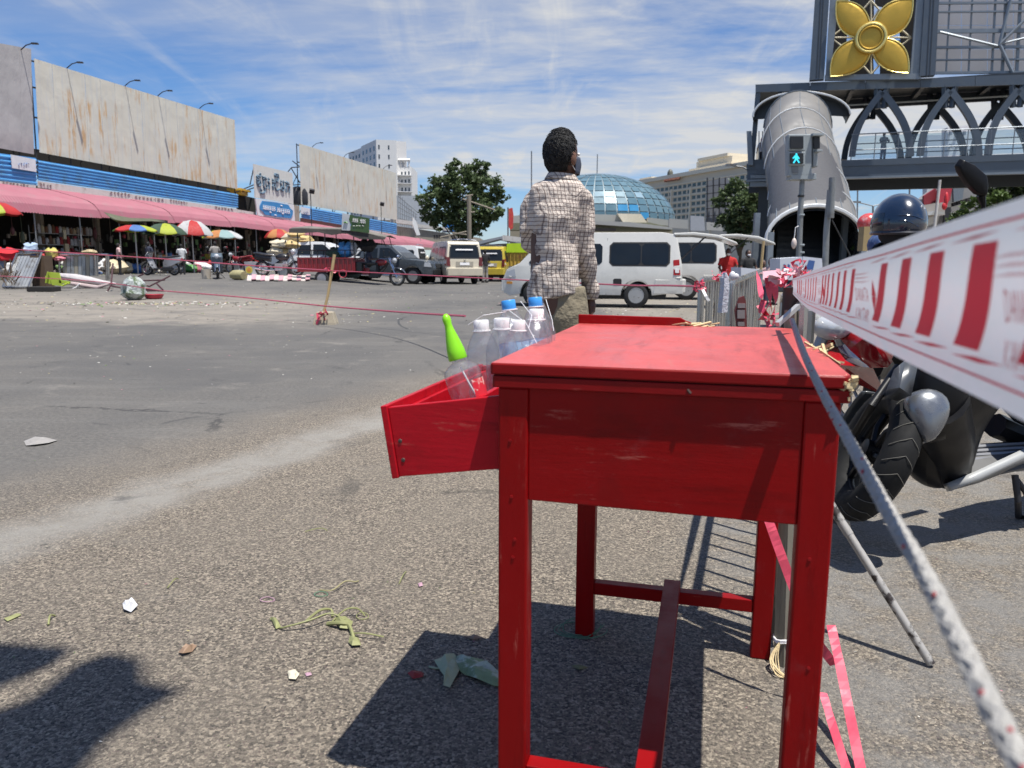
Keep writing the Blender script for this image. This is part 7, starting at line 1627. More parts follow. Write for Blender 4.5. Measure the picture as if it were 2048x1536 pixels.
for k in range(4):
    pts = []; N = int(acc[-1]/.0016); j = 0; prev = None
    for q in range(N+1):
        s_ = acc[-1]*q/N
        while j < len(acc)-2 and acc[j+1] < s_: j += 1
        f = (s_-acc[j])/max(1e-9, acc[j+1]-acc[j]); p = path[j].lerp(path[j+1], f); t_ = (path[j+1]-path[j]).normalized()
        u = Vector((0, 0, 1)); u = (u-t_*u.dot(t_)).normalized(); w = t_.cross(u); a = (1 if k < 2 else -1)*2*math.pi*s_/.030 + math.pi*k + (0.8 if k > 1 else 0)
        pts.append(p + (w*math.cos(a)+u*math.sin(a))*rs*.42)
    b = MB(); b.tube(pts, rs*.62, 6); b.build('strand', rop, T, smooth=True)
b = MB(); rr = random.Random(4)
for i in range(20):
    q = rr.randrange(10, len(path)-5); t_ = (path[q+1]-path[q-1]).normalized(); u = Vector((-.7, -.6, .3)); u = (u-t_*u.dot(t_)).normalized(); u = Matrix.Rotation(rr.uniform(-1, 1), 3, t_) @ u; c = path[q]+u*rs*.92; b.ball(c, (.0013, .0013, .0018), 6, 4); b.build('red_fleck', ropr, T); b = MB()
# ---- barrier tape with red print
def tape_Y(px): r = (px-1024)/FPX; return .1275/(r-.3013)
def interp(L, x):
    for i in range(len(L)-1):
        if x <= L[i+1][0]: f = (x-L[i][0])/(L[i+1][0]-L[i][0]); return L[i][1]+(L[i+1][1]-L[i][1])*f
    f = (x-L[-2][0])/(L[-1][0]-L[-2][0]); return L[-2][1]+(L[-1][1]-L[-2][1])*f
TOPL = [(1584, 558), (1600, 552), (1640, 537), (1698, 515), (1763, 494), (1860, 458), (1950, 427), (2048, 395), (2400, 275)]
BOTL = [(1584, 586), (1600, 603), (1616, 617), (1681, 652), (1766, 698), (1860, 745), (1950, 789), (2048, 838), (2400, 1014)]
def TP(px, v, off=0.0):
    Y = tape_Y(px); t_, b_ = AY(px, interp(TOPL, px), Y), AY(px, interp(BOTL, px), Y); p = t_.lerp(b_, v); h = (t_-b_).length
    nrm = Vector((-.957, .29, 0)); curl = h*(.022*math.sin(2*math.pi*v+.4) + .012*math.sin(math.pi*v))
    return p + nrm*(off + curl) + Vector((0, -1, 0))*h*(.03*math.sin(math.pi*v*1.6))
tw_ = NT('white_barrier_tape'); tw_.fin(tw_.mix(tw_.noise(tw_.map((1, 1, 1)), 14, 4, .6), (.60, .62, .66), (.70, .71, .73)), .35, tw_.bump(tw_.noise(tw_.map((1, 1, 3)), 12, 3), .25, .02), 0, .4)
def translu(t, f, c):
    tr = t.n.new('ShaderNodeBsdfTranslucent'); tr.inputs[0].default_value = (*c, 1); mx = t.n.new('ShaderNodeMixShader'); mx.inputs[0].default_value = f; t.L(t.b.outputs[0], mx.inputs[1]); t.L(tr.outputs[0], mx.inputs[2]); t.L(mx.outputs[0], t.out.inputs[0])
translu(tw_, .45, (.70, .72, .76))
tr_m = NT('red_tape_print'); tr_m.fin((.70, .035, .065), .4, None, 0, .4); translu(tr_m, .45, (.80, .06, .10))
tl_m = NT('pink_tape_print'); tl_m.fin((.66, .22, .24), .4, None, 0, .4); translu(tl_m, .45, (.7, .3, .32))
T = thing('barrier_tape', AY(1584, 600, 1.9), 'white barrier tape printed with red bars stretching from the post past the camera', 'barrier tape')
def pxs(s): return 1024 + FPX*(.3013 + .1275/s)      # px at tape distance s
ymax, ymin = tape_Y(1586), tape_Y(2330)
b = MB(); N = 150
def sY(i): return 1/(1/ymax + (1/ymin-1/ymax)*(i/N)**1.0)
b.grid(lambda u, v: TP(pxs(1/((1/ymax)+(1/ymin-1/ymax)*u)), v), N, 14); b.build('tape', tw_.m, T, smooth=True)
def pr(b, px0, px1, v0, v1, skew=0.0, off=.0006):
    n = 3; m_ = max(2, int((v1-v0)*14)); b.grid(lambda u, v: TP((px0+(px1-px0)*u) + skew*(px0-1580)*(.5-v), v0+(v1-v0)*v, off), n, m_)
# thin border lines
b = MB()
for v in (.085, .885):
    n = 150; b.grid(lambda u, w, v=v: TP(pxs(1/((1/ymax)+(1/ymin-1/ymax)*u)), v+(w-.5)*.014, .0006), n, 1)
b.build('printed_border', tr_m.m, T)
bars = [1596, 1599.5, 1603, 1612, 1617, 1622, 1627, 1632, 1645, 1650.5, 1656.5, 1665, 1676, 1688, 1704, 1763, 1806, 1864, 1957, 2120]
for x in bars:
    w = max(.75, 1.6e-4*(x-1560)**2); b = MB(); pr(b, x-w, x+w, .17, .75, .14); b.build('printed_bar', tr_m.m, T)
    b = MB(); pr(b, x-w, x+w*1.2, .122, .142, .14); b.build('printed_bar_cap', tl_m.m, T); b = MB(); pr(b, x-w*1.15, x+w*1.15, .785, .812, .14); b.build('printed_bar_cap', tr_m.m, T)
FONT = {'D': ['0010','1110'], }
def glyph(b, ch, px0, px1, v0, v1):
    P = {'D': [((0,0),(0,1)), ((0,0),(.7,.1)), ((.7,.1),(1,.5)), ((1,.5),(.7,.9)), ((.7,.9),(0,1))], 'A': [((0,1),(.5,0)), ((.5,0),(1,1)), ((.2,.6),(.8,.6))], 'N': [((0,1),(0,0)), ((0,0),(1,1)), ((1,1),(1,0))], 'G': [((1,.15),(.5,0)), ((.5,0),(0,.5)), ((0,.5),(.5,1)), ((.5,1),(1,.8)), ((1,.8),(1,.5)), ((1,.5),(.6,.5))],
         'E': [((0,0),(0,1)), ((0,0),(1,0)), ((0,.5),(.8,.5)), ((0,1),(1,1))], 'R': [((0,0),(0,1)), ((0,0),(1,.2)), ((1,.2),(0,.5)), ((.3,.5),(1,1))], 'K': [((0,0),(0,1)), ((1,0),(0,.5)), ((0,.5),(1,1))], 'T': [((0,0),(1,0)), ((.5,0),(.5,1))]}[ch]
    for (x0, y0), (x1, y1) in P:
        n = 3; L = []; R_ = []
        for i in range(n+1):
            f = i/n; x = px0+(px1-px0)*(x0+(x1-x0)*f); v = v0+(v1-v0)*(y0+(y1-y0)*f); dx, dv = (x1-x0)*(px1-px0), (y1-y0)*(v1-v0)
            wx, wv = (.10*(px1-px0), 0) if abs(y1-y0) > .3 else (0, .010); L.append(TP(x-wx, v-wv, .0007)); R_.append(TP(x+wx, v+wv, .0007))
        b.loft([L, R_], cap=False, closed=False)
for (xa, xb) in ((1712, 1738), (1636.5, 1642.5), (1606, 1610), (2010, 2080)):
    b = MB(); n = 6; w = (xb-xa)/n
    for i, ch in enumerate('DANATA'): glyph(b, ch, xa+w*i+w*.1, xa+w*i+w*.85, .41, .56)
    for i, ch in enumerate('KAKTAR'): glyph(b, ch, xa+w*i+w*.1, xa+w*i+w*.85, .65, .79)
    for j in range(3):
        for i in range(5): pr(b, xa+w*i*1.2, xa+w*i*1.2+w*.6, .235+j*.045, .255+j*.045, .1)
    b.build('printed_lettering', tl_m.m, T)
for x in (1748.5, 1647.5):
    w = (x-1560)*.024; b = MB(); b.add([TP(x, .31, .0007), TP(x+w, .49, .0007), TP(x, .485, .0007), TP(x-w, .49, .0007), TP(x, .66, .0007), TP(x+w, .50, .0007), TP(x-w, .50, .0007)], [(0, 1, 2), (0, 2, 3), (4, 5, 2), (4, 2, 6)]); b.build('printed_diamond', tr_m.m, T)

# ---- pink strings across the square, broom-stick standard in its concrete bucket
g = AZ(652, 648); T = thing('pole_stand', g, 'bamboo pole standing in a small concrete block in the square, tied with pink tape', 'pole stand')
b = MB(); b.loft([[g+Vector((sx*w_, sy*w_*.8, z)) for sx, sy in ((-1, -1), (1, -1), (1, 1), (-1, 1))] for w_, z in ((.185, 0), (.18, .03), (.135, .20), (.125, .21))]); b.build('concrete_block', mat('block_concrete', (.36, .31, .23), .9, var=.2, sc=10, bump=.4), T)
tp_ = AY(669, 509, 13.15)
b = MB(); b.tube([g+Vector((-.06, 0, .1)), AY(656, 590, 13.05), tp_], [.022, .024, .028], 8); b.build('bamboo_pole', mat('bamboo', (.38, .27, .13), .6, var=.3, sc=12, stretch=(1, 1, .3)), T, smooth=True)
crumple(g+Vector((0, -.14, .14)), .11, 8, 31, .03).build('tape_knot', mat('dark_pink_tape', (.32, .03, .05), .5), T); ribbon('tape_strip', [g+Vector((-.1, -.16, .20)), g+Vector((-.08, -.2, .08)), g+Vector((-.11, -.2, .01))], .04, tapeR, None, 0, T)
kp = AY(661, 540, 13.1)
crumple(kp, .06, 4, 33, .02).build('tape_knot', tapeR, T)
pinkS = mat('pink_string', (.40, .08, .12), .6)
def strng(label, pts, r):
    P = catm([AY(*q) for q in pts], 6); b = MB(); b.tube(P, r, 5); tag(b.build('string', pinkS, smooth=True), label, 'string')
strng('upper pink string stretched from the left edge to the bamboo pole', [(-120, 489, 21), (0, 497, 19), (300, 516, 16.5), (500, 531, 14.5), (661, 541, 13.1)], .012)
strng('upper pink string stretched from the bamboo pole past the vans to the barriers', [(661, 541, 13.1), (800, 548, 11.8), (1040, 560, 9.6), (1240, 570, 7.4), (1330, 571, 6.4), (1400, 573, 5.3)], .008)
strng('lower pink string from the left edge towards the fallen frames', [(-120, 547, 21), (0, 552, 20), (180, 562, 18), (330, 582, 16)], .010)
strng('lower pink string sagging from the frames past the bamboo pole to the drawer', [(330, 582, 16), (480, 594, 14), (640, 611, 12.6), (800, 624, 10.5), (930, 632, 8)], .012)

# ------------------------------------------------------------------ market heap at the left
galv = mat('galvanised_sheet', (.36, .37, .37), .4, .5, var=.2, sc=2, dirt=(.16, .13, .10), dsc=3); 
def YG(px, py): return GZ(px, py).y
Y1_ = YG(40, 578)
T = thing('tipped_table', GZ(45, 577), 'tipped over steel tray table with ribbed top at the left edge of the square', 'table')
for i in range(7):
    q = [(36+i*6.6, 512), (36+(i+.86)*6.6, 512), (10+(i+.86)*6.6-(i*.2), 573), (10+i*6.6-(i*.2), 573)]; b = MB(); b.prism([AY(x, y, Y1_+(.9 if y < 520 else 0)+.1) for x, y in q], (0, .05, .02)); b.build('tray_rib', galv, T)
b = MB(); b.tube([AY(x, y, Y1_+.9*(575-y)/60) for x, y in ((6, 574), (34, 508), (83, 506), (57, 576), (6, 574))], .04, 6); b.build('frame', barM, T)
b = MB(); b.box(AY(85, 545, Y1_+1.2), (.5, .5, 1.2)); b.build('leg_box', woodM, T)
Y2_ = YG(160, 560)
T = thing('steel_stall', GZ(165, 558), 'steel topped stall with a corrugated front and bare tube frame in the square', 'stall')
for i in range(9):
    x0 = 126+i*7.6; b = MB(); b.prism([AY(x0, 512, Y2_), AY(x0+6.4, 512, Y2_), AY(x0+6.4+(i*.1), 552, Y2_), AY(x0+(i*.1), 551, Y2_)], (0, .06 if i % 2 else .12, 0)); b.build('front_sheet', galv if i % 3 else mat('sheet_yellowed', (.34, .31, .24), .6, var=.2), T)
for q in ([(118, 509), (216, 509)], [(190, 511), (192, 552)], [(213, 509), (214, 566)], [(216, 510), (218, 565)], [(118, 509), (120, 552)]): b = MB(); b.tube([AY(x, y, Y2_-.05) for x, y in q], .05, 6); b.build('tube', barM, T)
def bag(px, py, hw, hh, m, label, seed, Y=None, cat='bag', name='bag', dz=0.0):
    g = GZ(px, py) if Y is None else AY(px, py, Y); k = g.y/FPX; o = sack((g.x, g.y, g.z+dz), (hw*k, hw*k*.8, hh*k), m, name, None, seed, seed*.7); tag(o, label, cat); return o
clr = mat('clear_rubbish_bag', (.40, .43, .42), .25, var=.3, sc=5, bump=.8, bsc=14, bd=.05, dirt=(.10, .14, .07), dsc=5, dlo=.45, dhi=.6)
bag(268, 600, 24, 21, clr, 'clear plastic rubbish bag stuffed with leaves in the square', 51)
gb = GZ(308, 598); b = MB(); k = gb.y/FPX; b.lathe([(.001, .02), (15*k, .02), (18*k, .10), (19*k, .13), (17.5*k, .13), (14.5*k, .03), (.001, .03)], 20, Matrix.Translation(gb)); tag(b.build('basin', mat('crimson_plastic', (.42, .03, .05), .4), smooth=True), 'crimson plastic basin beside the clear rubbish bag', 'basin')
T = thing('canvas_roll', GZ(160, 575), 'long grey-white canvas roll lying before the steel stall', 'canvas'); Yc = YG(160, 576)
b = MB(); b.tube([AY(x, y, Yc) for x, y in ((108, 547), (125, 552), (150, 556), (180, 561), (205, 566), (232, 568))], [.04, .13, .18, .16, .12, .04], 10, ry=[.03, .10, .15, .13, .10, .04]); b.build('roll', mat('grey_canvas', (.44, .41, .41), .7, var=.25, sc=3, bump=.6, bsc=6, bd=.05), T, smooth=True)
b = MB(); b.tube([AY(x, y, Yc-.2) for x, y in ((112, 562), (150, 568), (195, 575), (225, 566))], [.05, .07, .07, .03], 8); b.build('fold', mat('pinkish_canvas', (.42, .33, .32), .7), T, smooth=True)
b = MB(); b.tube([AY(x, y, Yc-.3) for x, y in ((140, 580), (152, 575), (160, 567))], .025, 6); b.build('tube', capW, T, smooth=True)
Yh = YG(100, 583)
T = thing('black_tray', GZ(92, 583), 'shallow black tray on the ground left of the canvas roll', 'tray'); b = MB(); b.box(AY(88, 578, Yh), (.85, .5, .16)); b.build('tray', blackM, T, bevel=.02)
T = thing('lime_chair', GZ(112, 572), 'lime green plastic chair lying on its side among the heap', 'chair'); lime = mat('lime_plastic', (.40, .50, .05), .45)
for q in ([(96, 544), (118, 546), (124, 572), (104, 570)], [(90, 552), (100, 553), (101, 568), (92, 566)], [(118, 560), (140, 563), (139, 568), (118, 566)]): b = MB(); b.prism([AY(x, y, Yh+.5) for x, y in q], (0, .05, 0)); b.build('seat_panel', lime, T)
for q in ([(96, 544), (92, 566)], [(124, 572), (137, 566)]): b = MB(); b.tube([AY(x, y, Yh+.45) for x, y in q], .03, 6); b.build('leg', lime, T)
for (px, py, hw, hh, m, lb, sd) in ((62, 508, 15, 10, mat('pale_blue_film', (.30, .38, .50), .4, var=.4, sc=6), 'pale blue plastic bag on top of the tipped table', 61), (103, 516, 13, 9, mat('mustard_cloth', (.42, .38, .10), .8), 'mustard yellow cloth bundle on the heap edge', 62), (92, 521, 12, 6, goods[0], 'dark red cloth beneath the mustard bundle', 63), (10, 522, 20, 12, mat('vivid_red_cloth', (.50, .01, .02), .8), 'vivid red cloth at the left edge of the square', 64), (3, 538, 9, 13, mat('steel_blue_tub', (.16, .22, .32), .6), 'steel blue tub at the very left edge', 65), (120, 522, 12, 4, goods[8], 'pinkish rag hanging over the stall frame', 66), (180, 508, 14, 4, mat('straw_rags', (.42, .34, .20), .8), 'straw coloured rags on the steel stall', 67)):
    bag(px, py, hw, hh, m, lb, sd, Y=Y2_-.2)
b = MB()
for _ in range(26): rr.random(); a = AY(rr.uniform(0, 30), rr.uniform(545, 575), Y1_-.2); b.tube([a, a+Vector((rr.uniform(-.3, .3), 0, rr.uniform(.1, .5)))], .015, 4)
tag(b.build('twigs', woodM), 'dark heap of sticks at the left edge below the tipped table', 'sticks')
T = thing('folding_frame', GZ(290, 580), 'collapsed dark steel folding frame lying right of the canvas roll', 'steel frame'); Yf = YG(290, 583)
for q in ([(226, 527), (222, 570), (214, 584)], [(222, 572), (258, 578), (330, 585)], [(258, 560), (288, 548)], [(300, 572), (340, 552)], [(312, 566), (326, 580)], [(290, 578), (340, 584)], [(214, 584), (262, 586)], [(262, 562), (330, 560)], [(268, 566), (300, 573)]): b = MB(); b.tube([AY(x, y, Yf + (583-y)*.01) for x, y in q], .028, 6); b.build('tube', mat('maroon_black_tube', (.06, .02, .025), .5), T)
# bucket, wicker barrel, box, mat near the motorbikes
g = GZ(503, 551); k = g.y/FPX; T = thing('paint_bucket', g, 'white plastic bucket with a red and yellow round mark before the motorbikes', 'bucket')
b = MB(); b.lathe([(.001, 0), (10.5*k, 0), (12.5*k, 25*k), (13.2*k, 26*k), (13.2*k, 27*k), (11.5*k, 27*k), (10*k, .05), (.001, .04)], 20, Matrix.Translation(g)); b.build('bucket', capW, T, smooth=True)
b = MB(); b.lathe([(.001, 0), (7*k, 0), (7*k, .01), (.001, .012)], 16, axM(g+Vector((0, -12.3*k, 11*k)), (0, -1, .08))); b.build('printed_mark', goods[7], T); b = MB(); b.lathe([(.001, 0), (4*k, 0), (4*k, .01), (.001, .012)], 12, axM(g+Vector((0, -12.5*k, 11*k)), (0, -1, .08))); b.build('printed_mark', goods[4], T)
g = GZ(476, 560); k = g.y/FPX; b = MB(); b.tube([g+Vector((-15*k, 0, 9*k)), g+Vector((-8*k, 0, 10*k)), g+Vector((8*k, 0, 10*k)), g+Vector((14*k, -.1, 9*k))], [5*k, 9.5*k, 10*k, 8*k], 14); tag(b.build('wicker_basket', mat('wicker', (.30, .27, .14), .8, var=.4, sc=14, bump=.8, bsc=40), smooth=True), 'tipped wicker basket lying left of the white bucket', 'basket')
g = GZ(413, 557); k = g.y/FPX; b = MB(); b.lathe([(.001, 0), (8*k, 0), (9.5*k, 18*k), (8.8*k, 18*k), (7.5*k, .05), (.001, .05)], 16, Matrix.Translation(g)); tag(b.build('cream_tub', mat('cream_plastic', (.50, .44, .36), .5), smooth=True), 'cream plastic tub between the two grey scooters', 'tub')
g = GZ(413, 541); b = MB(); b.box(g+Vector((0, 0, .25)), (.5, .4, .5)); tag(b.build('cardboard_box', mat('cardboard', (.34, .25, .12), .8)), 'brown cardboard box behind the cream tub', 'box')
T = thing('ground_mat', GZ(555, 564), 'crumpled red and white striped mat laid before the tricycle', 'mat')
for i in range(14):
    x0 = 495+i*9; b = MB(); q = [GZ(x0, 552+(i % 3)), GZ(x0+9, 552+(i % 2)), GZ(x0+8, 563-(i % 2)), GZ(x0-1, 563)]; b.prism([p+Vector((0, 0, .04+.02*((i*3) % 4))) for p in q], (0, 0, -.035)); b.build('mat_stripe', tapeRp if i % 2 else mat('mat_white', (.52, .46, .42), .8), T)
bag(700, 556, 26, 14, mat('deep_teal_cloth', (.03, .05, .06), .8), 'dark teal cloth bundle behind the tricycle rear wheel', 71, Y=36.5)
# boxes by the barriers and stairs
T = thing('white_carton', AY(1570, 555, 13), 'white carton with blue print behind the tape knot', 'carton')
p = [AY(x, y, 12.5) for x, y in ((1560, 517), (1604, 514), (1606, 560), (1560, 560))]; b = MB(); b.prism(p, (.0, .5, 0)); b.build('carton', mat('carton_white', (.55, .57, .62), .6), T)
b = MB()
for x in (1568, 1576, 1592): b.prism([AY(x, 528, 12.48), AY(x+4, 530, 12.48), AY(x+3, 540, 12.48), AY(x-1, 540, 12.48)], (0, .01, 0))
b.build('blue_print', mat('print_blue', (.04, .10, .28), .6), T)
T = thing('white_carton', AY(1630, 548, 13), 'white carton with a blue corner right of the signal pole', 'carton'); p = [AY(x, y, 12.8) for x, y in ((1606, 513), (1644, 517), (1646, 552), (1606, 552))]; b = MB(); b.prism(p, (.0, .5, 0)); b.build('carton', mat('carton_white', (.5, .5, .5), .6), T); b = MB(); b.prism([AY(x, y, 12.78) for x, y in ((1618, 520), (1630, 522), (1626, 540), (1612, 538))], (0, .01, 0)); b.build('blue_print', MATS['print_blue'], T)
T = thing('white_carton', AY(1500, 560, 11), 'low white carton with small print behind the barrier rail', 'carton'); p = [AY(x, y, 11) for x, y in ((1482, 535), (1522, 539), (1522, 566), (1482, 566))]; b = MB(); b.prism(p, (.0, .5, 0)); b.build('carton', MATS['carton_white'], T)
T = thing('cloth_canopy', AY(1545, 560, 9), 'low pink and white cloth shade above the barrier', 'cloth shade'); b = MB(); b.loft([[AY(x, y, 9.0) for x, y in ((1515, 545), (1530, 543), (1552, 541), (1575, 548))], [AY(x, y, 7.2) for x, y in ((1518, 556), (1532, 562), (1550, 566), (1572, 572))]], cap=False, closed=False); b.build('cloth', tapeRp, T, solid=.01); b = MB(); b.tube([AY(1520, 560, 12), AY(1527, 482, 12)], .022, 6); b.build('pole', MATS['bamboo'], T)
# ------------------------------------------------------------------ two motorbikes behind the tape
scR = mat('scooter_red', (.30, .008, .012), .22, var=.15, sc=3, coat=.8); scK = mat('scooter_black', (.007, .007, .008), .40, coat=.05, spec=.18); scG = mat('scooter_grey', (.05, .055, .06), .35, coat=.3); scW = mat('scooter_white', (.34, .345, .34), .35, coat=.3)
T = thing('red_motorbike', AZ(1690, 900), 'red underbone motorbike parked behind the desk and the tape', 'motorbike')
def A3(x, y, Y): return AY(x, y, Y)
def torus(b, c, ax, R_, w, n=36, wf=1.0):
    M = axM(c, ax); b.tube([M @ Vector(((R_-w)*math.cos(t_), (R_-w)*math.sin(t_), 0)) for t_ in [2*math.pi*i/n for i in range(n)]], w, 10, ry=[w*wf]*n, closed=True, up=ax)
cR_ = A3(1700, 765, 3.6); axR = Vector((-.95, -.05, .05)).normalized()
b = MB(); torus(b, cR_, axR, .235, .036); o = b.build('wheel', tyreM, T, smooth=True)
b = MB(); M = axM(cR_, axR); 
for i in range(9): a = 6.283*i/9; b.tube([M @ Vector((.03*math.cos(a), .03*math.sin(a), 0)), M @ Vector((.17*math.cos(a), .17*math.sin(a), 0))], .008, 5)
b.lathe([(.01, -.03), (.035, -.03), (.035, .03), (.01, .03)], 12, M); torus(b, cR_, axR, .185, .012); b.build('rim', msil, o, smooth=True)
b = MB(); b.loft([[M @ Vector(((.262)*math.cos(a)*1.0, .262*math.sin(a), z)) for z in (-.05, 0, .05)] for a in [R(t_) for t_ in range(35, 175, 12)]], cap=False, closed=False); b.build('front_fender', scR, T, smooth=True, solid=.008)
b = MB(); b.tube([cR_+axR*.06, A3(1665, 690, 3.4)+axR*.06, A3(1656, 655, 3.4)], [.022, .026, .03], 8); b.build('fork', msil, T, smooth=True)
b = MB(); b.tube([cR_-axR*.06, A3(1685, 690, 3.55), A3(1672, 650, 3.5)], [.022, .026, .03], 8); b.build('fork', msil, T, smooth=True)
b = MB(); b.ball(A3(1664, 655, 3.32), (.085, .07, .055), 14, 8); b.build('headlight', lampG, T, smooth=True)
b = MB(); b.ball(A3(1666, 646, 3.40), (.11, .08, .065), 14, 8); b.build('headlight_cowl', scW, T, smooth=True)
b = MB(); b.loft([[A3(*q) for q in s_] for s_ in ([(1672, 668, 3.35), (1690, 640, 3.35), (1720, 610, 3.4)], [(1700, 700, 3.25), (1735, 672, 3.25), (1765, 640, 3.3)], [(1740, 735, 3.25), (1772, 735, 3.2), (1800, 700, 3.3)])], cap=False, closed=False); b.build('leg_shield', scR, T, smooth=True, solid=.03)
b = MB(); b.loft([[A3(*q) for q in s_] for s_ in ([(1640, 726, 3.2), (1660, 700, 3.3), (1700, 688, 3.4)], [(1650, 745, 3.2), (1680, 730, 3.2), (1742, 735, 3.3)], [(1655, 752, 3.3), (1700, 760, 3.3), (1770, 790, 3.4)])], cap=False, closed=False); b.build('fender_front', scR, T, smooth=True, solid=.02)
b = MB(); b.tube([A3(1735, 730, 3.4), A3(1800, 720, 4.0), A3(1900, 700, 4.4)], [.07, .10, .12], 10); b.ball(A3(1850, 640, 4.2), (.30, .35, .14), 12, 8); b.build('body', scK, T, smooth=True)
cB_ = A3(1900, 790, 4.6); b = MB(); torus(b, Vector((cB_.x, cB_.y, .27)), axR, .27, .045); b.build('wheel', tyreM, T, smooth=True)
b = MB(); b.tube([A3(1700, 640, 3.5), A3(1712, 600, 3.6), A3(1760, 560, 3.6)], .02, 8); b.tube([A3(1640, 560, 3.9), A3(1712, 590, 3.6), A3(1790, 500, 3.6)], .014, 8); b.build('handlebar', scK, T, smooth=True)
# full-face helmet resting on the handlebar
hcx = A3(1797, 448, 3.75); kk_ = 3.75/FPX; T = thing('helmet', hcx-Vector((0, 0, .15)), 'glossy black-blue motorbike helmet resting above the barrier tape', 'helmet')
hm = mat('helmet_navy', (.012, .022, .045), .22, coat=.9, var=.2, sc=6); b = MB(); secs = []; n = 32
for i in range(15):
    a = math.pi*(.0+.60*i/14); a = max(a, .03); sec = []
    for k in range(n):
        t_ = 6.2832*k/n; x, y, z = math.sin(a)*math.cos(t_), math.sin(a)*math.sin(t_), math.cos(a)
        low = max(0, -z); sec.append(hcx + Vector((x*47*kk_*(1-.10*low) - .010*low, y*.15, z*60*kk_*.96 + .01*math.sin(t_*1.0)*low)))
    secs.append(sec)
b.loft(secs, cap=False); b.build('shell', hm, T, smooth=True, solid=.004)
b = MB(); b.tube(secs[-1], .010, 6, closed=True); b.build('rim_trim', mat('helmet_trim', (.04, .04, .045), .3), T, smooth=True)
b = MB(); b.ball(hcx+Vector((0, 0, -.035)), (.085, .11, .085), 14, 8); b.build('lining', mat('helmet_lining', (.01, .012, .016), .9), T, smooth=True)
def hs(az, el, r=1.01): a = R(90-el); t_ = R(az); return hcx + Vector((math.sin(a)*math.cos(t_)*47*kk_*r, math.sin(a)*math.sin(t_)*.15*r, math.cos(a)*60*kk_*.96*r))
b = MB(); b.tube([hs(-58+9*math.cos(t_), 30+4.2*math.sin(t_), 1.012) for t_ in [6.283*i/18 for i in range(18)]], .0016, 5, closed=True); b.tube([hs(-62, 31, 1.012), hs(-58, 29.4, 1.012), hs(-54, 29.4, 1.012)], .0022, 4); b.build('brand_oval', mat('silver_print', (.45, .46, .48), .35), T)
b = MB()
for q in ([(-150, 8), (-120, 14), (-95, 12), (-70, 6), (-40, 4)], [(-150, -6), (-120, 4), (-100, 0), (-80, -8)]): b.tube(catm([hs(a_, e_, 1.004) for a_, e_ in q], 6), .003, 5)
b.build('shell_crease', hm, T, smooth=True)
b = MB(); b.grid(lambda u, v: hs(-200+46*u, -14+34*v, 1.02), 10, 6); b.build('visor', mat('visor_smoke', (.02, .022, .026), .12, coat=.5), T, smooth=True)
b = MB(); b.ball(A3(1738, 447, 9), (.14, .12, .12), 10, 8); tag(b.build('red_helmet', mat('red_white_helmet', (.5, .05, .05), .3, dirt=(.6, .6, .6), dsc=7), smooth=True), 'small red and white helmet left of the navy helmet', 'helmet')
for (x, y, Y_, r_, m_, lb) in ((1760, 490, 4.4, (.06, .1, .07), mat('blue_patterned', (.04, .08, .2), .7, dirt=(.3, .35, .45), dsc=30), 'blue patterned cloth below the navy helmet, the left piece'), (1800, 483, 4.2, (.075, .08, .05), MATS['blue_patterned'] if 'blue_patterned' in MATS else None, 'blue patterned cloth below the navy helmet, the right piece'), (1738, 478, 6.5, (.08, .08, .12), MATS['cardboard'], 'yellowish carton left of the helmet above the tape')):
    b = MB(); (b.ball(AY(x, y, Y_), r_, 10, 8) if 'carton' not in lb else b.box(AY(x, y, Y_), (.14, .1, .2))); tag(b.build('cloth_bundle' if 'carton' not in lb else 'carton', m_, smooth='carton' not in lb), lb, 'cloth' if 'carton' not in lb else 'carton')
b = MB(); b.tube([A3(1745, 520, 3.9), A3(1790, 500, 3.8), A3(1850, 470, 3.9), A3(1880, 500, 4)], .03, 8); b.ball(A3(1790, 500, 3.8), (.12, .08, .05), 10, 6); tag(b.build('handlebar_cover', scK, smooth=True), 'dark handlebar cover carrying the navy helmet', 'handlebar')
# near black scooter
T = thing('black_scooter', AZ(1730, 1035), 'black scooter with a turned front wheel and silver lamp cover, nearest behind the tape', 'scooter')
cW_ = AY(1748, 906, 2.66); axW = Vector((-.90, .15, .36)).normalized(); M = axM(cW_, axW)
b = MB(); torus(b, cW_, axW, .262, .056, 44, 1.0); o = b.build('wheel', mat('dark_scooter_tyre', (.012, .012, .012), .75, var=.4, sc=14, spec=.25), T, smooth=True)
b = MB(); torus(b, cW_, axW, .175, .014, 40)
for i in range(6): a = 6.283*i/6; b.tube([M @ Vector((.02*math.cos(a), .02*math.sin(a), .01)), M @ Vector((.10*math.cos(a+.12), .10*math.sin(a+.12), .012)), M @ Vector((.165*math.cos(a), .165*math.sin(a), 0))], .013, 6)
b.lathe([(.01, -.04), (.04, -.04), (.04, .04), (.01, .045)], 14, M); b.build('rim', scK, o, smooth=True)
b = MB()      # chevron tread grooves
for i in range(26):
    a0 = 6.283*i/26
    for s_ in (-1, 1):
        pts = []
        for k in range(5):
            f = k/4; ph = s_*f*1.15; a = a0 + (1-f)*.16; rr_ = .206+.0568*math.cos(ph); pts.append(M @ Vector((rr_*math.cos(a), rr_*math.sin(a), .0568*math.sin(ph))))
        b.tube(pts, .0011, 4)
b.build('tread_groove', mat('dusty_groove', (.12, .115, .10), .9), o)
b = MB(); b.loft([[M @ Vector((.298*math.cos(a) , .298*math.sin(a), z)) - axW*0 - Vector((0, 0, (abs(z)/.07)**2*.02)) for z in (-.072, -.05, 0, .05, .072)] for a in [R(t_) for t_ in range(25, 160, 9)]], cap=False, closed=False); 
b.build('front_fender', scG, T, smooth=True, solid=.006)
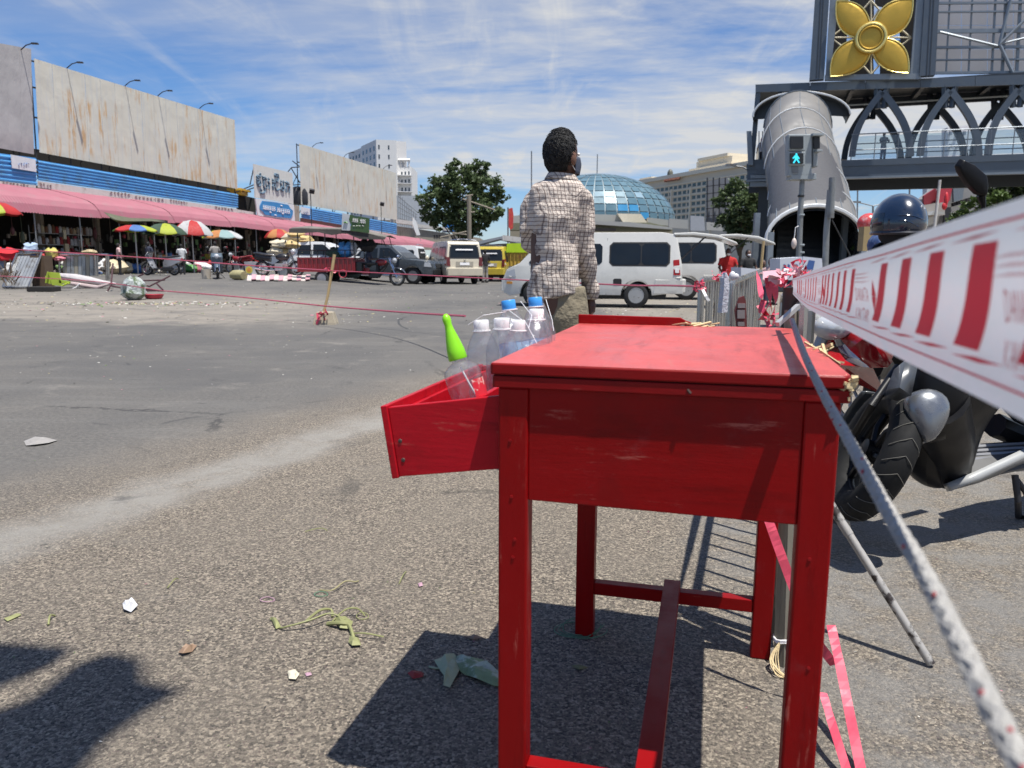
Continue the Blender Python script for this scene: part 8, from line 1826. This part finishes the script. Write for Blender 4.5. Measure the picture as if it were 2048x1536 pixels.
b = MB(); b.tube([cW_+axW*.10+Vector((0,0,-.02)), AY(1745, 810, 2.5), AY(1795, 735, 2.62)], [.013, .014, .016], 10); b.build('fork', scK, T, smooth=True)
b = MB(); b.tube([cW_-axW*.085, AY(1800, 820, 2.80), AY(1830, 740, 2.8)], [.02, .02, .02], 10); b.build('fork', scK, T, smooth=True)
b = MB(); b.loft([[AY(*q) for q in s_] for s_ in ([(1790, 740, 2.55), (1812, 720, 2.5), (1838, 715, 2.5)], [(1775, 780, 2.5), (1800, 775, 2.45), (1822, 790, 2.45)], [(1762, 800, 2.55), (1778, 796, 2.5), (1795, 800, 2.5)])], cap=False, closed=False); b.build('fairing_fin', mat('fin_grey', (.06, .066, .075), .4, coat=.2), T, smooth=True, solid=.008)
b = MB(); b.ball(AY(1868, 785, 2.62), (.12, .10, .18), 18, 12); b.tube([AY(1868, 800, 2.6), AY(1890, 880, 2.75), AY(1900, 950, 2.85)], [.11, .10, .07], 14); b.build('front_fairing', scK, T, smooth=True)
lc = AY(1857, 830, 2.46); b = MB(); Ml = axM(lc, (-.15, -.75, .25), (1, .05, -.1)); secs = []
for z, s_ in ((-.05, 1.02), (.0, 1.0), (.014, .90), (.026, .66), (.034, .34), (.037, .02)):
    secs.append([Ml @ Vector((.062*s_*math.cos(t_)*(1+.38*math.sin(t_)), .088*s_*math.sin(t_), z)) for t_ in [6.2832*k/24 for k in range(24)]])
b.loft(secs); b.build('lamp_cover', mat('silver_lamp', (.17, .18, .195), .28, .55, var=.15, sc=10, coat=.6), T, smooth=True)
b = MB(); b.loft([[AY(*q) for q in s_] for s_ in ([(1812, 740, 2.62), (1860, 720, 2.55), (1950, 730, 2.6), (2060, 760, 2.7)], [(1830, 830, 2.65), (1880, 800, 2.58), (1935, 800, 2.62), (1985, 830, 2.75)], [(1812, 900, 2.75), (1850, 900, 2.68), (1900, 900, 2.7), (1960, 880, 2.8)], [(1800, 930, 2.8), (1850, 968, 2.78), (1905, 965, 2.8), (1950, 930, 2.9)], [(1830, 960, 2.9), (1862, 976, 2.85), (1890, 976, 2.85), (1930, 960, 2.9)])], cap=False, closed=False); b.build('lower_body', scK, T, smooth=True, solid=.02, sub=2)
b = MB(); b.loft([[AY(*q) for q in s_] for s_ in ([(1890, 976, 2.78), (1950, 960, 2.80), (2060, 918, 2.95), (2200, 870, 3.1)], [(1900, 974, 2.72), (1955, 950, 2.74), (2060, 900, 2.85), (2200, 840, 3.0)])], cap=False, closed=False); b.build('side_skirt', scW, T, smooth=True, solid=.03)
for i in range(7): b = MB(); y = 893+i*8.5; b.tube([AY(1948-i*1.5, y, 2.95-i*.015), AY(2200, y-14, 3.05-i*.01)], .008, 5); b.build('footboard_rib', msil, T, smooth=True)
b = MB(); b.loft([[AY(1945, 890, 2.98), AY(2230, 870, 3.1)], [AY(1932, 962, 2.80), AY(2230, 900, 3.0)]], cap=False, closed=False); b.build('footboard', mat('footboard_grey', (.10, .10, .10), .5), T, solid=.01)
b = MB(); b.tube([AY(1990, 850, 3.0), AY(2060, 880, 3.05), AY(2200, 860, 3.15)], .05, 8); b.build('side_panel', scK, T, smooth=True)
b = MB(); b.tube([AY(2030, 950, 2.9), AY(2036, 1000, 2.88), AZ(2036, 1037)+Vector((0, 0, .01)), AZ(2050, 1040)+Vector((0, 0, .01))], .013, 8); b.tube([AY(2030, 955, 2.9), AY(2052, 985, 2.9), AY(2060, 1010, 2.9)], .012, 8); b.build('kickstand', darkst, T, smooth=True)
rw = AY(2330, 900, 3.2); b = MB(); torus(b, Vector((rw.x, 3.2, .27)), (0.25, -.97, 0), .27, .055); b.build('wheel', tyreM, T, smooth=True)
b = MB(); b.tube([AY(2050, 800, 2.9), AY(2180, 740, 3.0), AY(2350, 720, 3.2)], [.12, .16, .14], 12); b.tube([AY(1840, 740, 2.65), AY(1900, 640, 2.7), AY(1940, 560, 2.75)], [.10, .12, .10], 12); b.build('body_shell', scK, T, smooth=True)
b = MB(); b.tube([AY(1860, 560, 2.5), AY(1940, 560, 2.75), AY(2060, 560, 2.95)], .02, 8); b.build('handlebar', scK, T, smooth=True)
mc = [(1911, 330), (1920, 317), (1945, 328), (1972, 352), (1975, 372), (1973, 392), (1968, 394), (1950, 388), (1930, 368), (1914, 342)]
b = MB(); P_ = [AY(x, y, 2.75) for x, y in mc]; cc = sum(P_, Vector())/len(P_); b.loft([[cc+(p-cc)*.55+Vector((0, -.022, 0)) for p in P_], [cc+(p-cc)*.88+Vector((0, -.016, 0)) for p in P_], [cc+(p-cc)*1.0 for p in P_], [cc+(p-cc)*.98+Vector((0, .012, 0)) for p in P_]]); b.build('mirror', scK, T, smooth=True, bevel=.003)
b = MB(); b.tube([AY(1962, 390, 2.76), AY(1967, 412, 2.77), AY(1964, 470, 2.78), AY(1950, 560, 2.78)], [.016, .008, .007, .009], 8); b.build('mirror_stem', scK, T, smooth=True)

# ------------------------------------------------------------------ litter on the ground
def strip(name, pts, r, m, label, cat, z=.004, flat=.5):
    P = [AZ(x, y) + Vector((0, 0, z + (dz if len(q_) > 2 else 0))) for q_ in pts for x, y, dz in [(q_[0], q_[1], q_[2] if len(q_) > 2 else 0)]]
    b = MB(); b.tube(catm(P, 5), r, 6, ry=(r if not isinstance(r, list) else r)); o = b.build(name, m, smooth=True); tag(o, label, cat); return o
def leafp(name, outline, m, label, cat, hump=.008, z=.003):
    P = [AZ(x, y) for x, y in outline]; c = sum(P, Vector())/len(P); rr = random.Random(len(label)); b = MB(); n = len(P)
    vs = [c + Vector((0, 0, z+hump))] + [c.lerp(p, .55)+Vector((0, 0, z+hump*rr.uniform(.5, 1.4))) for p in P] + [p+Vector((0, 0, z+hump*rr.uniform(0, .6))) for p in P]
    b.add(vs, [(0, 1+i, 1+(i+1) % n) for i in range(n)] + [(1+i, 1+n+i, 1+n+(i+1) % n, 1+(i+1) % n) for i in range(n)]); o = b.build(name, m, solid=.001); tag(o, label, cat); return o
cab = mat('cabbage_leaf', (.18, .24, .12), .6, var=.5, sc=30, dirt=(.42, .46, .36), dsc=22, dlo=.48, dhi=.6, bump=.7, bsc=60, bd=.006)
cab2 = mat('cabbage_rib', (.30, .34, .22), .6, var=.2, sc=20, bump=.4, bsc=60)
leafp('cabbage_leaf', [(905, 1318), (922, 1314), (940, 1318), (965, 1328), (990, 1342), (1010, 1360), (1012, 1378), (985, 1376), (950, 1366), (930, 1352), (915, 1345), (905, 1335)], cab, 'large torn green cabbage leaf lying in the shadow left of the desk leg', 'leaf', .02)
leafp('cabbage_leaf', [(868, 1330), (885, 1318), (908, 1316), (922, 1330), (918, 1350), (908, 1368), (900, 1383), (887, 1382), (888, 1360), (880, 1345)], cab2, 'pale folded end of a cabbage leaf in the shadow, drooping towards the camera', 'leaf', .022)
strip('leaf_stem', [(858, 1336), (872, 1339), (888, 1338)], .003, cab2, 'thin pale stem of the cabbage leaf', 'stem')
ygr = mat('yellow_green_stem', (.23, .235, .10), .6, var=.4, sc=20); gstr = mat('green_string', (.10, .20, .12), .5); pstr = mat('pink_band', (.40, .24, .30), .5)
strip('greens_stem', [(541, 1240), (550, 1246), (558, 1260), (575, 1262, .01), (610, 1258, .015), (650, 1245, .02), (680, 1238, .012)], [.003]*3+[.003]*28, ygr, 'long wilted yellow-green stem of the scraps left of the desk', 'vegetable scrap') if False else None
for i, (pts, r_) in enumerate((([(541, 1240), (552, 1248), (560, 1258), (580, 1262, .012), (620, 1256, .02), (660, 1242, .02), (690, 1248, .01)], .0028), ([(612, 1245), (640, 1236, .02), (662, 1228, .01), (665, 1236)], .004), ([(660, 1250), (690, 1235, .02), (715, 1232, .02), (730, 1234)], .0025), ([(690, 1248), (700, 1262, .01), (708, 1280), (712, 1292)], .005), ([(700, 1270), (730, 1277, .012), (768, 1279, .004)], .0022), ([(655, 1250), (680, 1258, .015), (700, 1256, .008)], .006))):
    strip('greens_stem', pts, r_, ygr, 'wilted yellow-green stem, ' + ['the longest, reaching left', 'short thick one above the middle', 'the one rising to the right loop', 'the one hanging towards the camera', 'the thin one reaching right', 'thick one in the middle of the scraps'][i], 'vegetable scrap')['group'] = 'wilted stems on the asphalt'
for i, (ol) in enumerate(([(668, 1242), (690, 1236), (706, 1248), (700, 1262), (680, 1262)], [(700, 1278), (718, 1282), (722, 1296), (704, 1297), (697, 1288)], [(541, 1238), (552, 1240), (562, 1256), (552, 1262)])): leafp('wilted_leaf', ol, ygr, ['crumpled yellow-green leaf in the middle of the scraps', 'curled yellow-green leaf tip nearest the camera among the scraps', 'small curled leaf at the left end of the scraps'][i], 'leaf', .012)
strip('twig', [(640, 1182), (665, 1186, .006), (690, 1172, .012), (710, 1168, .004), (717, 1164)], .0022, MATS['wicker'], 'bent dry twig above the green scraps', 'twig')
def ring(px, py, rx, ry_, m, label, sq=0.0):
    P = [AZ(px+rx*math.cos(t_)+sq*math.sin(2*t_), py+ry_*math.sin(t_))+Vector((0, 0, .004)) for t_ in [6.283*i/20 for i in range(20)]]; b = MB(); b.tube(P, .0014, 5, closed=True); tag(b.build('rubber_band', m, smooth=True), label, 'rubber band')
ring(535, 1201, 14, 5, pstr, 'pink rubber band on the asphalt', 2); ring(642, 1190, 13, 5, gstr, 'green rubber band below the bent twig', 2); ring(725, 1234, 12, 7, ygr, 'yellow-green string loop at the scraps', 1)
leafp('dry_leaf', [(357, 1308), (370, 1300), (385, 1294), (394, 1296), (384, 1306), (366, 1314)], mat('dry_leaf_brown', (.26, .17, .11), .7), 'dry brown curled leaf left of the scraps', 'leaf', .014)
leafp('petal', [(576, 1347), (590, 1343), (599, 1352), (592, 1364), (578, 1362)], mat('cream_petal', (.60, .55, .42), .7), 'cream coloured petal scrap on the asphalt', 'petal', .01)
leafp('plastic_scrap', [(246, 1215), (256, 1205), (268, 1208), (276, 1219), (262, 1227), (248, 1225)], mat('white_scrap', (.6, .6, .62), .4), 'crumpled white plastic scrap on the left asphalt', 'scrap', .022)
leafp('paper_scrap', [(48, 884), (70, 876), (92, 876), (115, 882), (98, 889), (70, 893), (52, 893)], mat('grey_paper', (.26, .245, .23), .8, var=.35, sc=40), 'crumpled grey paper on the asphalt at the far left', 'paper', .014)
leafp('bamboo_strip', [(8, 1240), (38, 1229), (43, 1232), (15, 1245)], ygr, 'pale yellow strip lying at the left edge', 'strip', .004); leafp('red_scrap', [(815, 1352), (830, 1348), (848, 1350), (846, 1358), (826, 1360)], mat('dark_red_scrap', (.25, .02, .02), .6), 'dark red crumpled scrap in the desk shadow', 'scrap', .012)
strip('grass_blade', [(335, 1178), (350, 1166, .01), (357, 1160)], .002, ygr, 'short green blade in the middle of the asphalt', 'blade'); strip('grass_blade', [(610, 1065), (640, 1061, .006), (655, 1063)], .002, ygr, 'thin dry blade above the twig', 'blade'); strip('grass_blade', [(97, 1252), (101, 1240, .01), (110, 1234)], .003, ygr, 'short green blade near the left edge', 'blade')
strip('grass_blade', [(798, 1170), (806, 1156, .006), (812, 1145)], .002, ygr, 'small yellowish blade near the desk shadow corner', 'blade'); leafp('pink_scrap', [(836, 1170), (844, 1168), (846, 1174), (838, 1176)], pstr, 'tiny pink scrap near the desk shadow corner', 'scrap', .006); leafp('pink_scrap', [(610, 1350), (622, 1348), (624, 1353), (613, 1355)], pstr, 'tiny pink scrap beside the cream petal', 'scrap', .004)
leafp('dry_leaf', [(1142, 1335), (1158, 1333), (1176, 1338), (1158, 1342)], mat('olive_leaf', (.16, .15, .07), .7), 'small olive leaf in the shadow beneath the desk', 'leaf', .006); leafp('dry_leaf', [(930, 1277), (948, 1274), (966, 1278), (948, 1282)], MATS['dry_leaf_brown'], 'small brown leaf in the shadow behind the left desk leg', 'leaf', .006)
# green string round the rear leg, frayed string at the stake
for j in range(3):
    P = [AZ(1170+(62-9*j)*math.cos(t_)*(1 if math.cos(t_) < 0 else .72), 1262+(17-3*j)*math.sin(t_))+Vector((0, 0, .004+.02*max(0, math.sin(t_*1.5+j))*(j > 0))) for t_ in [6.283*i/22 for i in range(18)]]; b = MB(); b.tube(P, .0015, 5); tag(b.build('green_string', gstr, smooth=True), 'green plastic string looped round the left rear desk leg, the %s loop' % ['widest', 'middle', 'smallest'][j], 'string', 'green string round the desk leg')
b = MB(); rr = random.Random(8)
for i in range(9): b.tube(catm([g0+Vector((-.01, -.01, .07)), g0+Vector((-.03+rr.uniform(-.012, .012), -.03, .03)), g0+Vector((-.025+rr.uniform(-.01, .02), -.07+rr.uniform(-.01, .01), .006)), g0+Vector((.06, -.07+rr.uniform(-.012, .012), .004))], 5), .0016, 4)
tag(b.build('frayed_string', MATS['raw_splintered_wood'], smooth=True), 'frayed cream string bundle at the foot of the wooden stake', 'string')
# small litter too fine to count
lm = [mat('litter_pale', (.55, .53, .48), .8), mat('litter_straw', (.42, .36, .18), .8), mat('litter_dark', (.05, .045, .04), .8), mat('litter_green', (.12, .22, .05), .8), mat('litter_pink', (.5, .2, .25), .8)]
b = MB(); rr = random.Random(12)
def bit(x, y, s_):
    b.cur = rr.choice([0, 0, 0, 1, 1, 2, 2, 3, 4]); z = terr(x, y)+.003; a = rr.uniform(0, 3.14); l = s_*rr.uniform(.5, 1.6); w = s_*rr.uniform(.15, .7); n = 5; ph = rr.uniform(0, 6)
    P = [Vector((x + l*math.cos(a)*math.cos(t_) - w*math.sin(a)*math.sin(t_), y + l*math.sin(a)*math.cos(t_) + w*math.cos(a)*math.sin(t_), z + s_*rr.uniform(0, .5))) for t_ in [6.283*i/n+ph for i in range(n)]]; b.add(P, [tuple(range(n))])
for _ in range(260): y = 1.5 + 4.5*rr.random()**1.3; bit(rr.uniform(-.75, .75)*y, y, .0035)
for _ in range(420): y = rr.uniform(6, 14); bit(rr.uniform(-.7, .55)*y, y, .012)
for _ in range(900): y = rr.uniform(13, 30); bit(rr.uniform(-.72, .35)*y, y, .030)
for _ in range(260): x, y = rr.gauss(0, 1), rr.gauss(0, 1); q = AZ(290, 608); bit(q.x+x*1.8, q.y+y*.5, .05)
for _ in range(200): y = rr.uniform(8, 20); bit(rr.uniform(.12, .32)*y, y, .03)
for _ in range(400): p = HT(rr.uniform(-8, 45), rr.uniform(.2, 4), 0); bit(p.x, p.y, .07)
b.cur = 0; tag(b.build('litter', lm), 'small scraps of paper and leaves scattered over the square', kind='stuff')
# tyre scuff mark
b = MB(); b.tube(catm([AZ(x, y)+Vector((0, 0, .001)) for x, y in ((812, 634), (798, 640), (800, 650), (815, 658))], 6), .02, 6, ry=.002); tag(b.build('tyre_mark', mat('tyre_mark_black', (.05, .05, .05), .9)), 'short curved black scuff on the asphalt left of the bottles', 'scuff mark')
# unseen sheets added high overhead, outlined to throw the soft shadow at the lower left
SH = SUNV/SUNV.z
def ov(px, py, h): p = AZ(px, py); return p + SH*h
T = thing('shadow_caster', ov(-200, 1500, 6.5), 'unseen sheets added overhead to throw the soft shadow on the lower left asphalt', 'shadow caster')
for q in ([(-700, 1270), (-100, 1278), (60, 1290), (150, 1296), (110, 1330), (-40, 1392), (-700, 1500)], [(-700, 1590), (-60, 1440), (60, 1400), (150, 1330), (225, 1305), (285, 1320), (290, 1362), (370, 1380), (300, 1420), (215, 1480), (150, 1560), (60, 1700), (-900, 2600)]):
    b = MB(); b.prism([ov(x, y, 6.5) for x, y in q], (0, 0, .02)); b.build('cloth', khaki, T)  # added sheets, there only for the shadow they cast
